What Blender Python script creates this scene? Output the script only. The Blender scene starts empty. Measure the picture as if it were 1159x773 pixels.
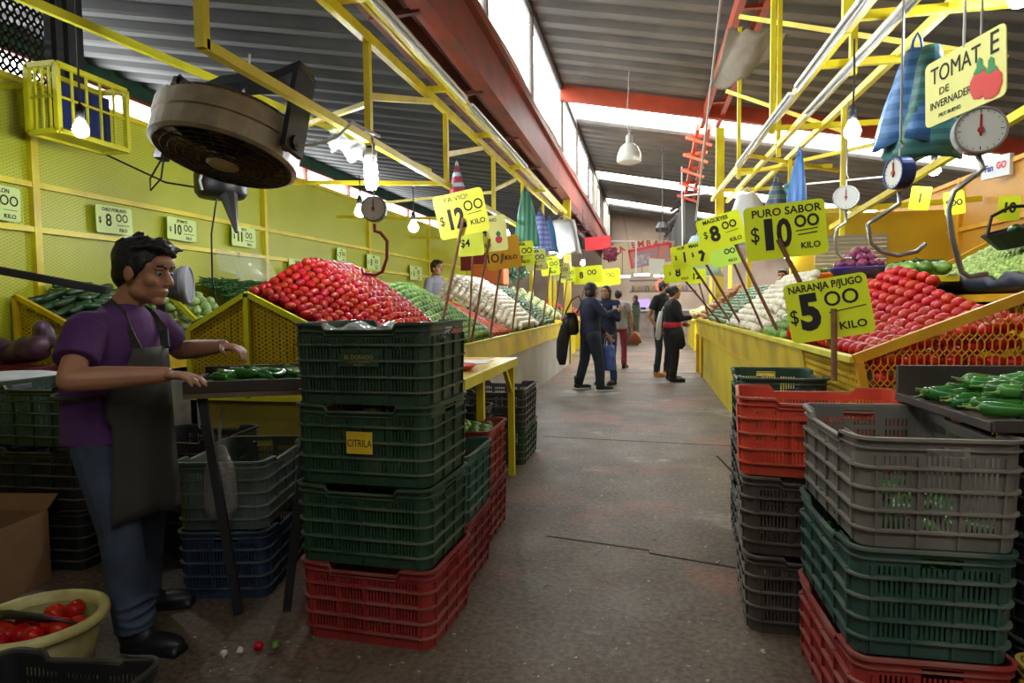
SKY, BULB, EXPO = 11.0, 220.0, 0.3
import bpy, math, random
from mathutils import Vector, Matrix, Euler
R = random.Random(7)
S = bpy.context.scene
C = S.collection
PI = math.pi
def rad(d): return math.radians(d)
def V(*a): return Vector(a)
# ------------------------------------------------------------------ colour / materials
def lin(c):
    if isinstance(c, str):
        c = [int(c[i:i + 2], 16) / 255 for i in (0, 2, 4)]
    return tuple((x / 12.92 if x <= .04045 else ((x + .055) / 1.055) ** 2.4) for x in c) + (1,)
MATS = {}
def mat(name, col, rough=.5, var=.0, scale=8, col2=None, bump=0, bscale=40, metal=0, spec=.5, rnd=0, trans=0, alpha=1, emit=None, estr=0, contrast=(.35, .65), sss=0, coat=0):
    """Procedural principled material: noise blend of two colours, optional per-object variation and bump."""
    if name in MATS: return MATS[name]
    m = bpy.data.materials.new(name); m.use_nodes = True
    nt = m.node_tree; N = nt.nodes; L = nt.links
    b = N['Principled BSDF']
    c1 = lin(col)
    b.inputs['Base Color'].default_value = c1
    b.inputs['Roughness'].default_value = rough
    b.inputs['Metallic'].default_value = metal
    b.inputs['Specular IOR Level'].default_value = spec
    if coat: b.inputs['Coat Weight'].default_value = coat
    if trans: b.inputs['Transmission Weight'].default_value = trans
    if sss:
        b.inputs['Subsurface Weight'].default_value = sss
        b.inputs['Subsurface Radius'].default_value = (.02, .008, .004)
    b.inputs['Alpha'].default_value = alpha
    if emit:
        b.inputs['Emission Color'].default_value = lin(emit); b.inputs['Emission Strength'].default_value = estr
    tc = N.new('ShaderNodeTexCoord')
    out = None
    if col2 or var:
        nz = N.new('ShaderNodeTexNoise'); nz.inputs['Scale'].default_value = scale; nz.inputs['Detail'].default_value = 6
        L.new(tc.outputs['Object'], nz.inputs['Vector'])
        r = N.new('ShaderNodeValToRGB')
        r.color_ramp.elements[0].position = contrast[0]; r.color_ramp.elements[1].position = contrast[1]
        if col2: a, z = c1, lin(col2)
        else:
            a = tuple(max(0, x * (1 - var)) for x in c1[:3]) + (1,); z = tuple(min(1, x * (1 + var)) for x in c1[:3]) + (1,)
        r.color_ramp.elements[0].color = a; r.color_ramp.elements[1].color = z
        L.new(nz.outputs['Fac'], r.inputs['Fac']); out = r.outputs['Color']
    if rnd:
        oi_ = N.new('ShaderNodeObjectInfo'); ge = N.new('ShaderNodeNewGeometry'); ad = N.new('ShaderNodeMath'); ad.operation = 'ADD'; oi = N.new('ShaderNodeMath'); oi.operation = 'FRACT'
        L.new(oi_.outputs['Random'], ad.inputs[0]); L.new(ge.outputs['Random Per Island'], ad.inputs[1]); L.new(ad.outputs[0], oi.inputs[0]); mr = N.new('ShaderNodeMapRange')
        mr.inputs['To Min'].default_value = 1 - rnd; mr.inputs['To Max'].default_value = 1 + rnd
        L.new(oi.outputs[0], mr.inputs['Value'])
        hs = N.new('ShaderNodeHueSaturation')
        if out: L.new(out, hs.inputs['Color'])
        else: hs.inputs['Color'].default_value = c1
        L.new(mr.outputs['Result'], hs.inputs['Value'])
        m2 = N.new('ShaderNodeMapRange'); m2.inputs['To Min'].default_value = .5 - rnd * .05; m2.inputs['To Max'].default_value = .5 + rnd * .05
        ml = N.new('ShaderNodeMath'); ml.operation = 'MULTIPLY'; ml.inputs[1].default_value = 7.31
        fr = N.new('ShaderNodeMath'); fr.operation = 'FRACT'
        L.new(oi.outputs[0], ml.inputs[0]); L.new(ml.outputs[0], fr.inputs[0]); L.new(fr.outputs[0], m2.inputs['Value'])
        L.new(m2.outputs['Result'], hs.inputs['Hue'])
        out = hs.outputs['Color']
    if out: L.new(out, b.inputs['Base Color'])
    if bump:
        n2 = N.new('ShaderNodeTexNoise'); n2.inputs['Scale'].default_value = bscale; n2.inputs['Detail'].default_value = 5
        L.new(tc.outputs['Object'], n2.inputs['Vector'])
        bp = N.new('ShaderNodeBump'); bp.inputs['Strength'].default_value = bump; bp.inputs['Distance'].default_value = .01
        L.new(n2.outputs['Fac'], bp.inputs['Height']); L.new(bp.outputs['Normal'], b.inputs['Normal'])
    MATS[name] = m
    return m
# ------------------------------------------------------------------ mesh builder
class MB:
    def __init__(s): s.v = []; s.f = []; s.mi = []; s.cur = 0
    def add(s, vs, fs):
        o = len(s.v); s.v += [tuple(x) for x in vs]; s.f += [tuple(o + i for i in f) for f in fs]; s.mi += [s.cur] * len(fs); return s
    def box(s, c, d, rot=None, taper=1):
        x, y, z = d[0] / 2, d[1] / 2, d[2] / 2
        vs = [V(a * x * (taper if k > 0 else 1), b * y * (taper if k > 0 else 1), k * z) for k in (-1, 1) for a, b in ((-1, -1), (1, -1), (1, 1), (-1, 1))]
        if rot is not None:
            M = rot if isinstance(rot, Matrix) else Euler(rot).to_matrix()
            vs = [M @ v for v in vs]
        c = Vector(c)
        return s.add([v + c for v in vs], [(3, 2, 1, 0), (4, 5, 6, 7), (0, 1, 5, 4), (1, 2, 6, 5), (2, 3, 7, 6), (3, 0, 4, 7)])
    def bx(s, x0, x1, y0, y1, z0, z1): return s.box(((x0 + x1) / 2, (y0 + y1) / 2, (z0 + z1) / 2), (abs(x1 - x0), abs(y1 - y0), abs(z1 - z0)))
    def bar(s, p, q, w, h=None, up=(0, 0, 1), caps=True):
        p = Vector(p); q = Vector(q); h = w if h is None else h
        d = (q - p).normalized(); u = Vector(up)
        if abs(d.dot(u)) > .98: u = V(0, 1, 0)
        a = d.cross(u).normalized(); b = a.cross(d)
        vs = [c + a * (i * w / 2) + b * (j * h / 2) for c in (p, q) for i, j in ((-1, -1), (1, -1), (1, 1), (-1, 1))]
        fs = [(0, 1, 5, 4), (1, 2, 6, 5), (2, 3, 7, 6), (3, 0, 4, 7)]
        if caps: fs += [(3, 2, 1, 0), (4, 5, 6, 7)]
        return s.add(vs, fs)
    def tube(s, pts, r, n=8, caps=True, closed=False):
        pts = [Vector(p) for p in pts]; k = len(pts)
        rr = r if isinstance(r, (list, tuple)) else [r] * k
        vs = []; a = None
        for i, p in enumerate(pts):
            if closed: d = pts[(i + 1) % k] - pts[i - 1]
            else: d = pts[min(i + 1, k - 1)] - pts[max(i - 1, 0)]
            d = d.normalized() if d.length > 1e-9 else V(0, 0, 1)
            if a is None: a = d.orthogonal().normalized()
            else:
                a = a - d * a.dot(d); a = a.normalized() if a.length > 1e-6 else d.orthogonal().normalized()
            b = d.cross(a)
            vs += [p + (a * math.cos(t * 2 * PI / n) + b * math.sin(t * 2 * PI / n)) * rr[i] for t in range(n)]
        fs = []
        for i in range(k if closed else k - 1):
            j = (i + 1) % k
            for t in range(n): fs.append((i * n + t, i * n + (t + 1) % n, j * n + (t + 1) % n, j * n + t))
        if caps and not closed: fs += [tuple(range(n - 1, -1, -1)), tuple((k - 1) * n + t for t in range(n))]
        return s.add(vs, fs)
    def lathe(s, prof, n=20, M=None, sy=1):
        """prof: (r, z) list; r==0 ends become poles."""
        vs = []; rings = []
        for r, z in prof:
            if r <= 1e-7: rings.append([len(vs)]); vs.append(V(0, 0, z))
            else:
                rings.append(list(range(len(vs), len(vs) + n)))
                vs += [V(r * math.cos(t * 2 * PI / n), sy * r * math.sin(t * 2 * PI / n), z) for t in range(n)]
        fs = []
        for A, B in zip(rings, rings[1:]):
            for t in range(n):
                u = (t + 1) % n
                if len(A) == 1 and len(B) == 1: break
                if len(A) == 1: fs.append((A[0], B[t], B[u])[::-1])
                elif len(B) == 1: fs.append((A[t], A[u], B[0]))
                else: fs.append((A[t], A[u], B[u], B[t]))
        if M is not None: vs = [M @ v for v in vs]
        return s.add(vs, fs)
    def ell(s, c, r, n=16, m=10, rot=None):
        r = (r, r, r) if not isinstance(r, (tuple, list)) else r
        M = Matrix.Translation(Vector(c)) @ ((rot if isinstance(rot, Matrix) else Euler(rot).to_matrix()).to_4x4() if rot is not None else Matrix.Identity(4)) @ Matrix.Diagonal((r[0], r[1], r[2], 1))
        return s.lathe([(math.sin(PI * i / m) if 0 < i < m else 0, -math.cos(PI * i / m)) for i in range(m + 1)], n, M)
    def cap(s, p, q, r0, r1, n=12):
        """tapered capsule"""
        p = Vector(p); q = Vector(q); d = q - p; l = d.length
        M = Matrix.Translation(p) @ V(0, 0, 1).rotation_difference(d).to_matrix().to_4x4()
        pr = [(0, -r0)] + [(r0 * math.sin(t), -r0 * math.cos(t)) for t in (PI / 6, PI / 3)] + [(r0, 0), (r1, l)] + [(r1 * math.cos(t), l + r1 * math.sin(t)) for t in (PI / 6, PI / 3)] + [(0, l + r1)]
        return s.lathe(pr, n, M)
    def cone(s, p, q, r0, r1, n=14):
        p = Vector(p); q = Vector(q); d = q - p
        M = Matrix.Translation(p) @ V(0, 0, 1).rotation_difference(d).to_matrix().to_4x4()
        return s.lathe([(0, 0), (r0, 0), (r1, d.length), (0, d.length)], n, M)
    def loft(s, rings, n=20):
        """rings: (centre, rx, ry[, yaw]) horizontal ellipses bottom to top, closed ends"""
        vs = []; fs = []
        for g in rings:
            c, rx, ry = Vector(g[0]), g[1], g[2]; a = g[3] if len(g) > 3 else 0
            for t in range(n):
                x, y = rx * math.cos(t * 2 * PI / n), ry * math.sin(t * 2 * PI / n)
                vs.append(c + V(x * math.cos(a) - y * math.sin(a), x * math.sin(a) + y * math.cos(a), 0))
        for i in range(len(rings) - 1):
            for t in range(n): fs.append((i * n + t, i * n + (t + 1) % n, (i + 1) * n + (t + 1) % n, (i + 1) * n + t))
        fs += [tuple(range(n - 1, -1, -1)), tuple((len(rings) - 1) * n + t for t in range(n))]
        return s.add(vs, fs)
    def prism(s, poly, axis, a, b):
        """extrude polygon: axis 'x','y','z' from a to b; poly coords are the two others in order"""
        def mk(p, t): return {'x': (t, p[0], p[1]), 'y': (p[0], t, p[1]), 'z': (p[0], p[1], t)}[axis]
        n = len(poly)
        vs = [mk(p, a) for p in poly] + [mk(p, b) for p in poly]
        return s.add(vs, [tuple(range(n))[::-1], tuple(range(n, 2 * n))] + [(i, (i + 1) % n, n + (i + 1) % n, n + i) for i in range(n)])
    def merge(s, o, M=None):
        return s.add([(M @ Vector(v)) if M is not None else v for v in o.v], o.f)
    def mesh(s, name, mats, smooth=False):
        me = bpy.data.meshes.new(name); me.from_pydata(s.v, [], s.f)
        for m in (mats if isinstance(mats, (list, tuple)) else [mats]): me.materials.append(m)
        if any(s.mi): me.polygons.foreach_set('material_index', s.mi)
        if smooth: me.polygons.foreach_set('use_smooth', [True] * len(me.polygons))
        me.update()
        import bmesh
        bm = bmesh.new(); bm.from_mesh(me); bmesh.ops.recalc_face_normals(bm, faces=bm.faces); bm.to_mesh(me); bm.free()
        return me
def link(name, data, parent=None, loc=None, rot=None):
    o = bpy.data.objects.new(name, data); C.objects.link(o)
    if parent: o.parent = parent
    if loc is not None: o.location = loc
    if rot is not None: o.rotation_euler = rot
    return o
def obj(name, mb, m, parent=None, smooth=False, loc=None, rot=None, bevel=0):
    o = link(name, mb.mesh(name, m, smooth), parent, loc, rot)
    if bevel:
        md = o.modifiers.new('bevel', 'BEVEL'); md.width = bevel; md.segments = 2; md.limit_method = 'ANGLE'
    return o
def tag(o, label, cat, group=None, kind=None):
    o['label'] = label; o['category'] = cat
    if group: o['group'] = group
    if kind: o['kind'] = kind
    return o
def thing(name, label, cat, loc=(0, 0, 0), rz=0, group=None, rot=None):
    o = link(name, None, None, loc, rot if rot is not None else (0, 0, rz)); o.empty_display_size = .05
    return tag(o, label, cat, group)
def struct(name, mb, m, smooth=False, bevel=0):
    o = obj(name, mb, m, smooth=smooth, bevel=bevel); o['kind'] = 'structure'; return o
def dup(root, loc=None, rz=None, label=None, group=None, rot=None):
    """copy of a thing with its parts and sub-parts"""
    def cp(o, par):
        c = o.copy(); C.objects.link(c); c.parent = par
        for ch in KIDS.get(o.name, []) if False else list(o.children): cp(ch, c)
        return c
    r = cp(root, None)
    if loc is not None: r.location = loc
    if rz is not None: r.rotation_euler = (0, 0, rz)
    if rot is not None: r.rotation_euler = rot
    if label: r['label'] = label
    if group: r['group'] = group
    return r
KIDS = {}
_dg = None
def baked(mb, name, m, voxel, smooth=4, fac=.5):
    """union of closed pieces into one continuous smooth surface"""
    o = link(name + '_tmp', mb.mesh(name, m))
    a = o.modifiers.new('r', 'REMESH'); a.mode = 'VOXEL'; a.voxel_size = voxel; a.use_smooth_shade = True
    if smooth:
        b = o.modifiers.new('s', 'SMOOTH'); b.iterations = smooth; b.factor = fac
    dg = bpy.context.evaluated_depsgraph_get(); dg.update()
    me = bpy.data.meshes.new_from_object(o.evaluated_get(dg)); me.name = name
    bpy.data.objects.remove(o)
    me.materials.clear(); me.materials.append(m)
    me.polygons.foreach_set('use_smooth', [True] * len(me.polygons))
    return me
def text_mb(txt, size, bold=0, width=1.0, shear=0, depth=.0006, align='CENTER'):
    cu = bpy.data.curves.new('t', 'FONT'); cu.body = txt; cu.size = size; cu.offset = bold; cu.shear = shear; cu.extrude = depth
    cu.align_x = align; cu.align_y = 'CENTER'; cu.resolution_u = 3
    o = bpy.data.objects.new('t', cu); C.objects.link(o)
    dg = bpy.context.evaluated_depsgraph_get(); dg.update()
    me = bpy.data.meshes.new_from_object(o.evaluated_get(dg))
    mb = MB(); mb.add([(v.co.x * width, 0 + -v.co.z, v.co.y) for v in me.vertices], [tuple(p.vertices) for p in me.polygons])
    bpy.data.objects.remove(o); bpy.data.curves.remove(cu); bpy.data.meshes.remove(me)
    return mb
# ------------------------------------------------------------------ camera (the photographer's spot)
CAMZ, FPX = 1.32, 740.0
YAW, PITCH, ROLL = rad(-11.585), rad(-3.241), rad(.6)
cam_d = bpy.data.cameras.new('camera'); cam = link('camera', cam_d); S.camera = cam
cam_d.sensor_fit = 'HORIZONTAL'; cam_d.sensor_width = 36; cam_d.lens = FPX / 1159 * 36; cam_d.clip_start = .05; cam_d.clip_end = 200
w = V(math.sin(YAW) * math.cos(PITCH), math.cos(YAW) * math.cos(PITCH), math.sin(PITCH))
r0 = V(math.cos(YAW), -math.sin(YAW), 0); u0 = r0.cross(w)
rr_ = r0 * math.cos(ROLL) - u0 * math.sin(ROLL); uu_ = r0 * math.sin(ROLL) + u0 * math.cos(ROLL)
Mx = Matrix((rr_, uu_, -w)).transposed().to_4x4(); Mx.translation = (0, 0, CAMZ)
cam.matrix_world = Mx
def size_from_cam(p): return 1 / max(.3, (Vector(p) - V(0, 0, CAMZ)).length)
# ------------------------------------------------------------------ the setting
X_CL, X_LW, X_RW, X_FAR_L, X_FAR_R = -1.75, -4.6, 3.9, -8.2, 8.0
Y0, Y1 = -4.0, 34.0
def zroof_mid(x): return 5.9 - .19 * (x - X_CL)
def zroof_left(x): return 3.92 + .17 * (-1.95 - x)
# floor
def floor_mat():
    m = bpy.data.materials.new('worn_concrete'); m.use_nodes = True; nt = m.node_tree; N = nt.nodes; L = nt.links
    b = N['Principled BSDF']; tc = N.new('ShaderNodeTexCoord')
    def noise(s, d=8, rough=.6):
        n = N.new('ShaderNodeTexNoise'); n.inputs['Scale'].default_value = s; n.inputs['Detail'].default_value = d; n.inputs['Roughness'].default_value = rough
        L.new(tc.outputs['Object'], n.inputs['Vector']); return n.outputs['Fac']
    def ramp(f, stops):
        r = N.new('ShaderNodeValToRGB'); e = r.color_ramp.elements
        while len(e) < len(stops): e.new(.5)
        for i, (p, c) in enumerate(stops): e[i].position = p; e[i].color = lin(c)
        L.new(f, r.inputs['Fac']); return r.outputs['Color']
    def mix(f, a, c, mode='MIX'):
        x = N.new('ShaderNodeMix'); x.data_type = 'RGBA'; x.blend_type = mode
        if isinstance(f, float): x.inputs[0].default_value = f
        else: L.new(f, x.inputs[0])
        L.new(a, x.inputs[6]); L.new(c, x.inputs[7]); return x.outputs[2]
    def val(f, a, b_):
        r = N.new('ShaderNodeMapRange'); r.inputs['From Min'].default_value = a; r.inputs['From Max'].default_value = b_
        L.new(f, r.inputs['Value']); return r.outputs['Result']
    base = ramp(noise(1.1), [(.36, '40332a'), (.5, '5a4a3d'), (.64, '706050')])
    red = ramp(noise(2.7), [(.0, '8a4a38'), (1, '93604c')])
    base = mix(val(noise(.9, 8), .52, .63), base, red)
    fine = ramp(noise(38, 4), [(.38, '3c3127'), (.62, '877764')])
    base = mix(.42, base, fine)
    chalk = ramp(noise(5), [(0, 'a3a7a5'), (1, 'b8bab4')])
    base = mix(val(noise(.7, 10, .7), .57, .72), base, chalk)
    specks = ramp(noise(5), [(0, 'cfc7b6'), (1, 'd8cfc0')])
    base = mix(val(noise(42, 2), .70, .73), base, specks)
    dark = ramp(noise(4), [(0, '2e2b28'), (1, '3a3632')])
    base = mix(val(noise(9, 5), .64, .74), base, dark)
    L.new(base, b.inputs['Base Color'])
    rr = N.new('ShaderNodeMapRange'); rr.inputs['To Min'].default_value = .35; rr.inputs['To Max'].default_value = .75
    L.new(noise(3), rr.inputs['Value']); L.new(rr.outputs['Result'], b.inputs['Roughness'])
    bp = N.new('ShaderNodeBump'); bp.inputs['Strength'].default_value = .35; bp.inputs['Distance'].default_value = .01
    L.new(noise(25), bp.inputs['Height']); L.new(bp.outputs['Normal'], b.inputs['Normal'])
    return m
struct('floor', MB().bx(X_FAR_L - .3, X_FAR_R + .3, Y0, Y1 + .3, -.12, 0), floor_mat())
# expansion joints in the slab (thin dark strips lying in the floor)
jm = mat('joint_tar', '23201e', .9)
j = MB()
j.bar((-.55, 3.62, .0005), (.02, 3.5, .0005), .012, .003); j.bar((.02, 3.46, .0005), (.44, 3.34, .0005), .014, .003)
j.bar((-1.0, 6.4, .0005), (1.0, 6.2, .0005), .012, .003); j.bar((.60, 5.8, .0005), (.72, 4.75, .0005), .02, .003)
j.bar((-1.6, 12.6, .0005), (1., 12.6, .0005), .03, .003); 
struct('trim_1', j, jm)
# corrugated roofs (real waves running down the slope)
def corrug(name, x0, x1, zf, ya, yb, m, pitch=.55, amp=.085, nx=2):
    mb = MB(); n = max(2, int((yb - ya) / pitch * 8)); xs = [x0 + (x1 - x0) * i / nx for i in range(nx + 1)]
    def prof(y):
        t = ((y / pitch) % 1.0)
        return amp * (1 if t < .38 else (1 - (t - .38) / .12) if t < .5 else 0 if t < .88 else (t - .88) / .12) 
    ys = [ya + (yb - ya) * i / n for i in range(n + 1)]
    vs = [(x, y, zf(x) + prof(y)) for y in ys for x in xs]; k = nx + 1
    fs = [(i * k + q, i * k + q + 1, (i + 1) * k + q + 1, (i + 1) * k + q) for i in range(n) for q in range(nx)]
    mb.add(vs, fs)
    o = struct(name, mb, m); md = o.modifiers.new('thick', 'SOLIDIFY'); md.thickness = .02; md.offset = 1
    return o
roofm = mat('old_galvanised_roof', '6b6966', .6, col2='7f7d7a', scale=1.2, metal=.25)
corrug('ceiling', X_CL - .15, X_FAR_R, zroof_mid, 16.7, 23.0, roofm)
corrug('ceiling.003', X_CL - .15, X_FAR_R, zroof_mid, 24.5, 29.0, roofm)
corrug('ceiling.005', X_CL - .15, X_FAR_R, zroof_mid, 31.0, 34.3, roofm)
corrug('ceiling.001', X_CL - .15, X_FAR_R, zroof_mid, -2.15, 14.1, roofm)
corrug('ceiling.004', X_CL - .15, X_FAR_R, zroof_mid, Y0, -2.8, roofm)
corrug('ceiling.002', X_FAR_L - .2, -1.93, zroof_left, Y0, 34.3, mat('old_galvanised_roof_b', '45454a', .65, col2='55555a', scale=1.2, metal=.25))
# translucent skylight sheets
def pane_mat(name, t=.9, tint='f4f7f6'):
    m = bpy.data.materials.new(name); m.use_nodes = True; nt = m.node_tree; N = nt.nodes; L = nt.links
    N.remove(N['Principled BSDF']); o = N['Material Output']
    a = N.new('ShaderNodeBsdfTransparent'); a.inputs['Color'].default_value = lin(tint)
    b = N.new('ShaderNodeBsdfTranslucent'); b.inputs['Color'].default_value = lin('e8ecea')
    x = N.new('ShaderNodeMixShader'); x.inputs[0].default_value = 1 - t
    L.new(a.outputs[0], x.inputs[1]); L.new(b.outputs[0], x.inputs[2]); L.new(x.outputs[0], o.inputs['Surface']); return m
panem = pane_mat('milky_pane')
win = 1
def window(mb):
    global win
    o = struct(f'window_{win}', mb, panem); win += 1; return o
for ya, yb in ((14.1, 16.7), (23.0, 24.5), (29.0, 31.0), (-2.8, -2.15)):  # only the first strip is real; the rest are added for more daylight
    xs = [X_CL - .1, 2.0, 5.0, X_FAR_R]
    for a, b in zip(xs, xs[1:]):
        mb = MB(); mb.add([(a, ya, zroof_mid(a) + .06), (b, ya, zroof_mid(b) + .06), (b, yb, zroof_mid(b) + .06), (a, yb, zroof_mid(a) + .06)], [(0, 1, 2, 3)])
        window(mb)
# central clerestory: panes between mullions, above the gutter beam
steel = mat('oxide_red_steel', 'a8473a', .55, col2='7e4a40', scale=2.5, bump=.1)
orange = mat('orange_steel', 'c8502f', .5, col2='a8452e', scale=2)
ZC0, ZC1 = 4.3, 5.78
muls = [-4.0, -1.2, 1.6, 4.4, 7.2, 10.2, 14.0, 17.0, 20.5, 24.0, 27.5, 31.0, 34.0]
for a, b in zip(muls, muls[1:]):
    mb = MB(); 
    if a > 17:   # the far run is mostly closed with sheet, small windows left open
        mb.bx(X_CL - .01, X_CL + .01, a + .1, a + 1.5, ZC0 + .2, ZC1 - .15)
        window(mb)
        t = MB(); t.bx(X_CL - .02, X_CL + .02, a + 1.5, b, ZC0, ZC1); t.bx(X_CL - .02, X_CL + .02, a, a + .1, ZC0, ZC1); t.bx(X_CL - .02, X_CL + .02, a + .1, a + 1.5, ZC0, ZC0 + .2); t.bx(X_CL - .02, X_CL + .02, a + .1, a + 1.5, ZC1 - .15, ZC1)
        struct('wall_clerestory', t, mat('weathered_board', '8f8878', .8, var=.25, scale=3))
    else:
        mb.bx(X_CL - .01, X_CL + .01, a + .04, b - .04, ZC0, ZC1); window(mb)
t = MB()
for y in muls: t.bx(X_CL - .04, X_CL + .04, y - .05, y + .05, ZC0, ZC1 + .1)
t.bx(X_CL - .05, X_CL + .05, Y0, Y1, ZC1, ZC1 + .16)
struct('trim_2', t, mat('dark_frame_steel', '4a3b36', .7))
# gutter beam pair under the clerestory
t = MB(); t.bx(X_CL - .05, X_CL + .06, Y0, Y1, 3.62, 4.3); t.bx(X_CL + .06, X_CL + .13, Y0, Y1, 4.2, 4.3); t.bx(X_CL + .06, X_CL + .13, Y0, Y1, 3.62, 3.7)
struct('trim_3', t, steel)
t = MB(); t.bx(X_CL - .42, X_CL - .28, Y0, Y1, 3.6, 3.95); t.bx(X_CL - .05, X_CL - .28, Y0, Y1, 3.86, 3.9)
for y in range(-3, 34, 2): t.bar((X_CL - .4, y, 3.6), (X_CL + .02, y, 3.62), .05, .04)
struct('trim_4', t, mat('brown_gutter_steel', '6b3a31', .6, var=.3, scale=3))
t = MB()
t.tube([(X_CL + .1, y, 4.36 + .03 * math.sin(y * 1.7)) for y in [Y0 + i * .5 for i in range(76)]], .022, 6)
struct('trim_5', t, mat('conduit_grey', '8d8a86', .5))
# cross beam (orange) in front of the skylight and the truss along the right of the aisle
t = MB(); t.bar((X_CL, 13.9, zroof_mid(X_CL) - .17), (X_FAR_R, 13.9, zroof_mid(X_FAR_R) - .17), .14, .30)
struct('trim_6', t, orange)
t = MB()
XT = 1.33; zt = zroof_mid(XT) - .08
for dx in (-.16, .16): t.bar((XT + dx, Y0, zt - .1), (XT + dx, 14.8, zt - .1), .09, .2)
for y in range(-3, 15, 2): t.bar((XT - .16, y, zt - .16), (XT + .16, y + .02, zt - .16), .07, .05)
struct('trim_7', t, orange)
t = MB()
for dx in (-.12, .12):
    t.bar((XT - .1 + dx, 15, zt - .1), (XT - .1 + dx, 20, zt - .9), .08, .14)
for i in range(5):
    y = 15.3 + i; z = zt - .1 - .16 * (y - 15)
    t.bar((XT - .45, y, z - .1), (XT + .1, y + .3, z), .07, .07); t.bar((XT - .45, y, z - .1), (XT + .1, y, z - .3), .06, .06)
struct('trim_8', t, orange)
t = MB(); t.bx(XT - .2, XT + .15, 20, 34, 3.2, 4.6); 
for i in range(8): t.bar((XT - .55, 20.5 + i * 1.5, 4.3 - .02 * i), (XT - .1, 20.5 + i * 1.5, 4.6), .09, .09)
struct('trim_9', t, mat('plain_dark_sheet', '3a3937', .8, var=.2, scale=2))  # dark grey block continuing the line of the far truss
# thin steel tie rods beside the truss
t = MB(); t.tube([(.95, 9, 5.3), (1.0, 14.0, 3.0)], .018, 6); t.tube([(.92, 18.0, 4.9), (.95, 18, 2.7)], .018, 6)
t.tube([(-1.6, 21, 3.3), (-.3, 21, 3.25), (-.3, 21, 2.2)], .03, 6); t.tube([(.9, 16.5, 3.9), (6.5, 16.5, 4.2)], .02, 6)
struct('trim_10', t, mat('pale_rod', 'a9a8a4', .5))
# outer shell: walls beyond the stalls, back wall
wallm = mat('dim_plaster', '6f6a62', .9, var=.2, scale=1.5)
ZF = zroof_left(X_FAR_L)
struct('wall_left', MB().bx(X_FAR_L - .15, X_FAR_L, Y0, Y1, 0, 3.9), mat('far_left_wall', '8a8377', .9, var=.2, scale=1))
for k in range(8):
    a = Y0 + k * 4.75
    window(MB().bx(X_FAR_L - .08, X_FAR_L - .06, a + .06, a + 4.7, 3.9, ZF - .28))
t = MB(); t.bx(X_FAR_L - .1, X_FAR_L + .05, Y0, Y1, ZF - .3, ZF - .25)
for k in range(17): t.bx(X_FAR_L - .1, X_FAR_L, Y0 + k * 2.375 - .04, Y0 + k * 2.375 + .04, 3.88, ZF - .28)
struct('trim_11', t, steel)
struct('trim_12', MB().bx(X_FAR_L - .12, X_FAR_L + .02, Y0, Y1, ZF - .25, ZF + .1), mat('green_fascia', '2f5a50', .7, var=.2))
struct('wall_right', MB().bx(X_FAR_R, X_FAR_R + .15, Y0, Y1, 0, 4.2), wallm)
struct('wall_back', MB().bx(X_FAR_L - .15, X_FAR_R + .15, Y0 - .15, Y0, 0, 6.2), wallm)
struct('wall_front', MB().bx(X_FAR_L - .15, X_FAR_R + .15, Y1, Y1 + .15, 0, 6.3), mat('far_end_wall', 'b09c8c', .9, var=.15, scale=1))
# sky
wd = bpy.data.worlds.new('overcast'); S.world = wd; wd.use_nodes = True
bg = wd.node_tree.nodes['Background']; bg.inputs['Color'].default_value = (1, .985, .955, 1); bg.inputs['Strength'].default_value = SKY
# portals guide the daylight through the openings, added skylights included
def portal(loc, rot, sx, sy):
    l = bpy.data.lights.new('daylight_portal', 'AREA'); l.shape = 'RECTANGLE'; l.size = sx; l.size_y = sy
    l.cycles.is_portal = True
    o = link('daylight_portal', l, None, loc, rot); return o
portal((X_CL - .04, 6.5, 5.04), (0, rad(-90), 0), 1.5, 21)
portal((X_FAR_L - .2, 15, 4.3), (0, rad(-90), 0), .9, 38)
for yc, ln in ((15.4, 2.6), (23.75, 1.5), (30.0, 2.0), (-2.475, .65)):
    portal(((X_CL + X_FAR_R) / 2, yc, zroof_mid((X_CL + X_FAR_R) / 2) + .12), (0, math.atan(.19), 0), 10, ln)
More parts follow.
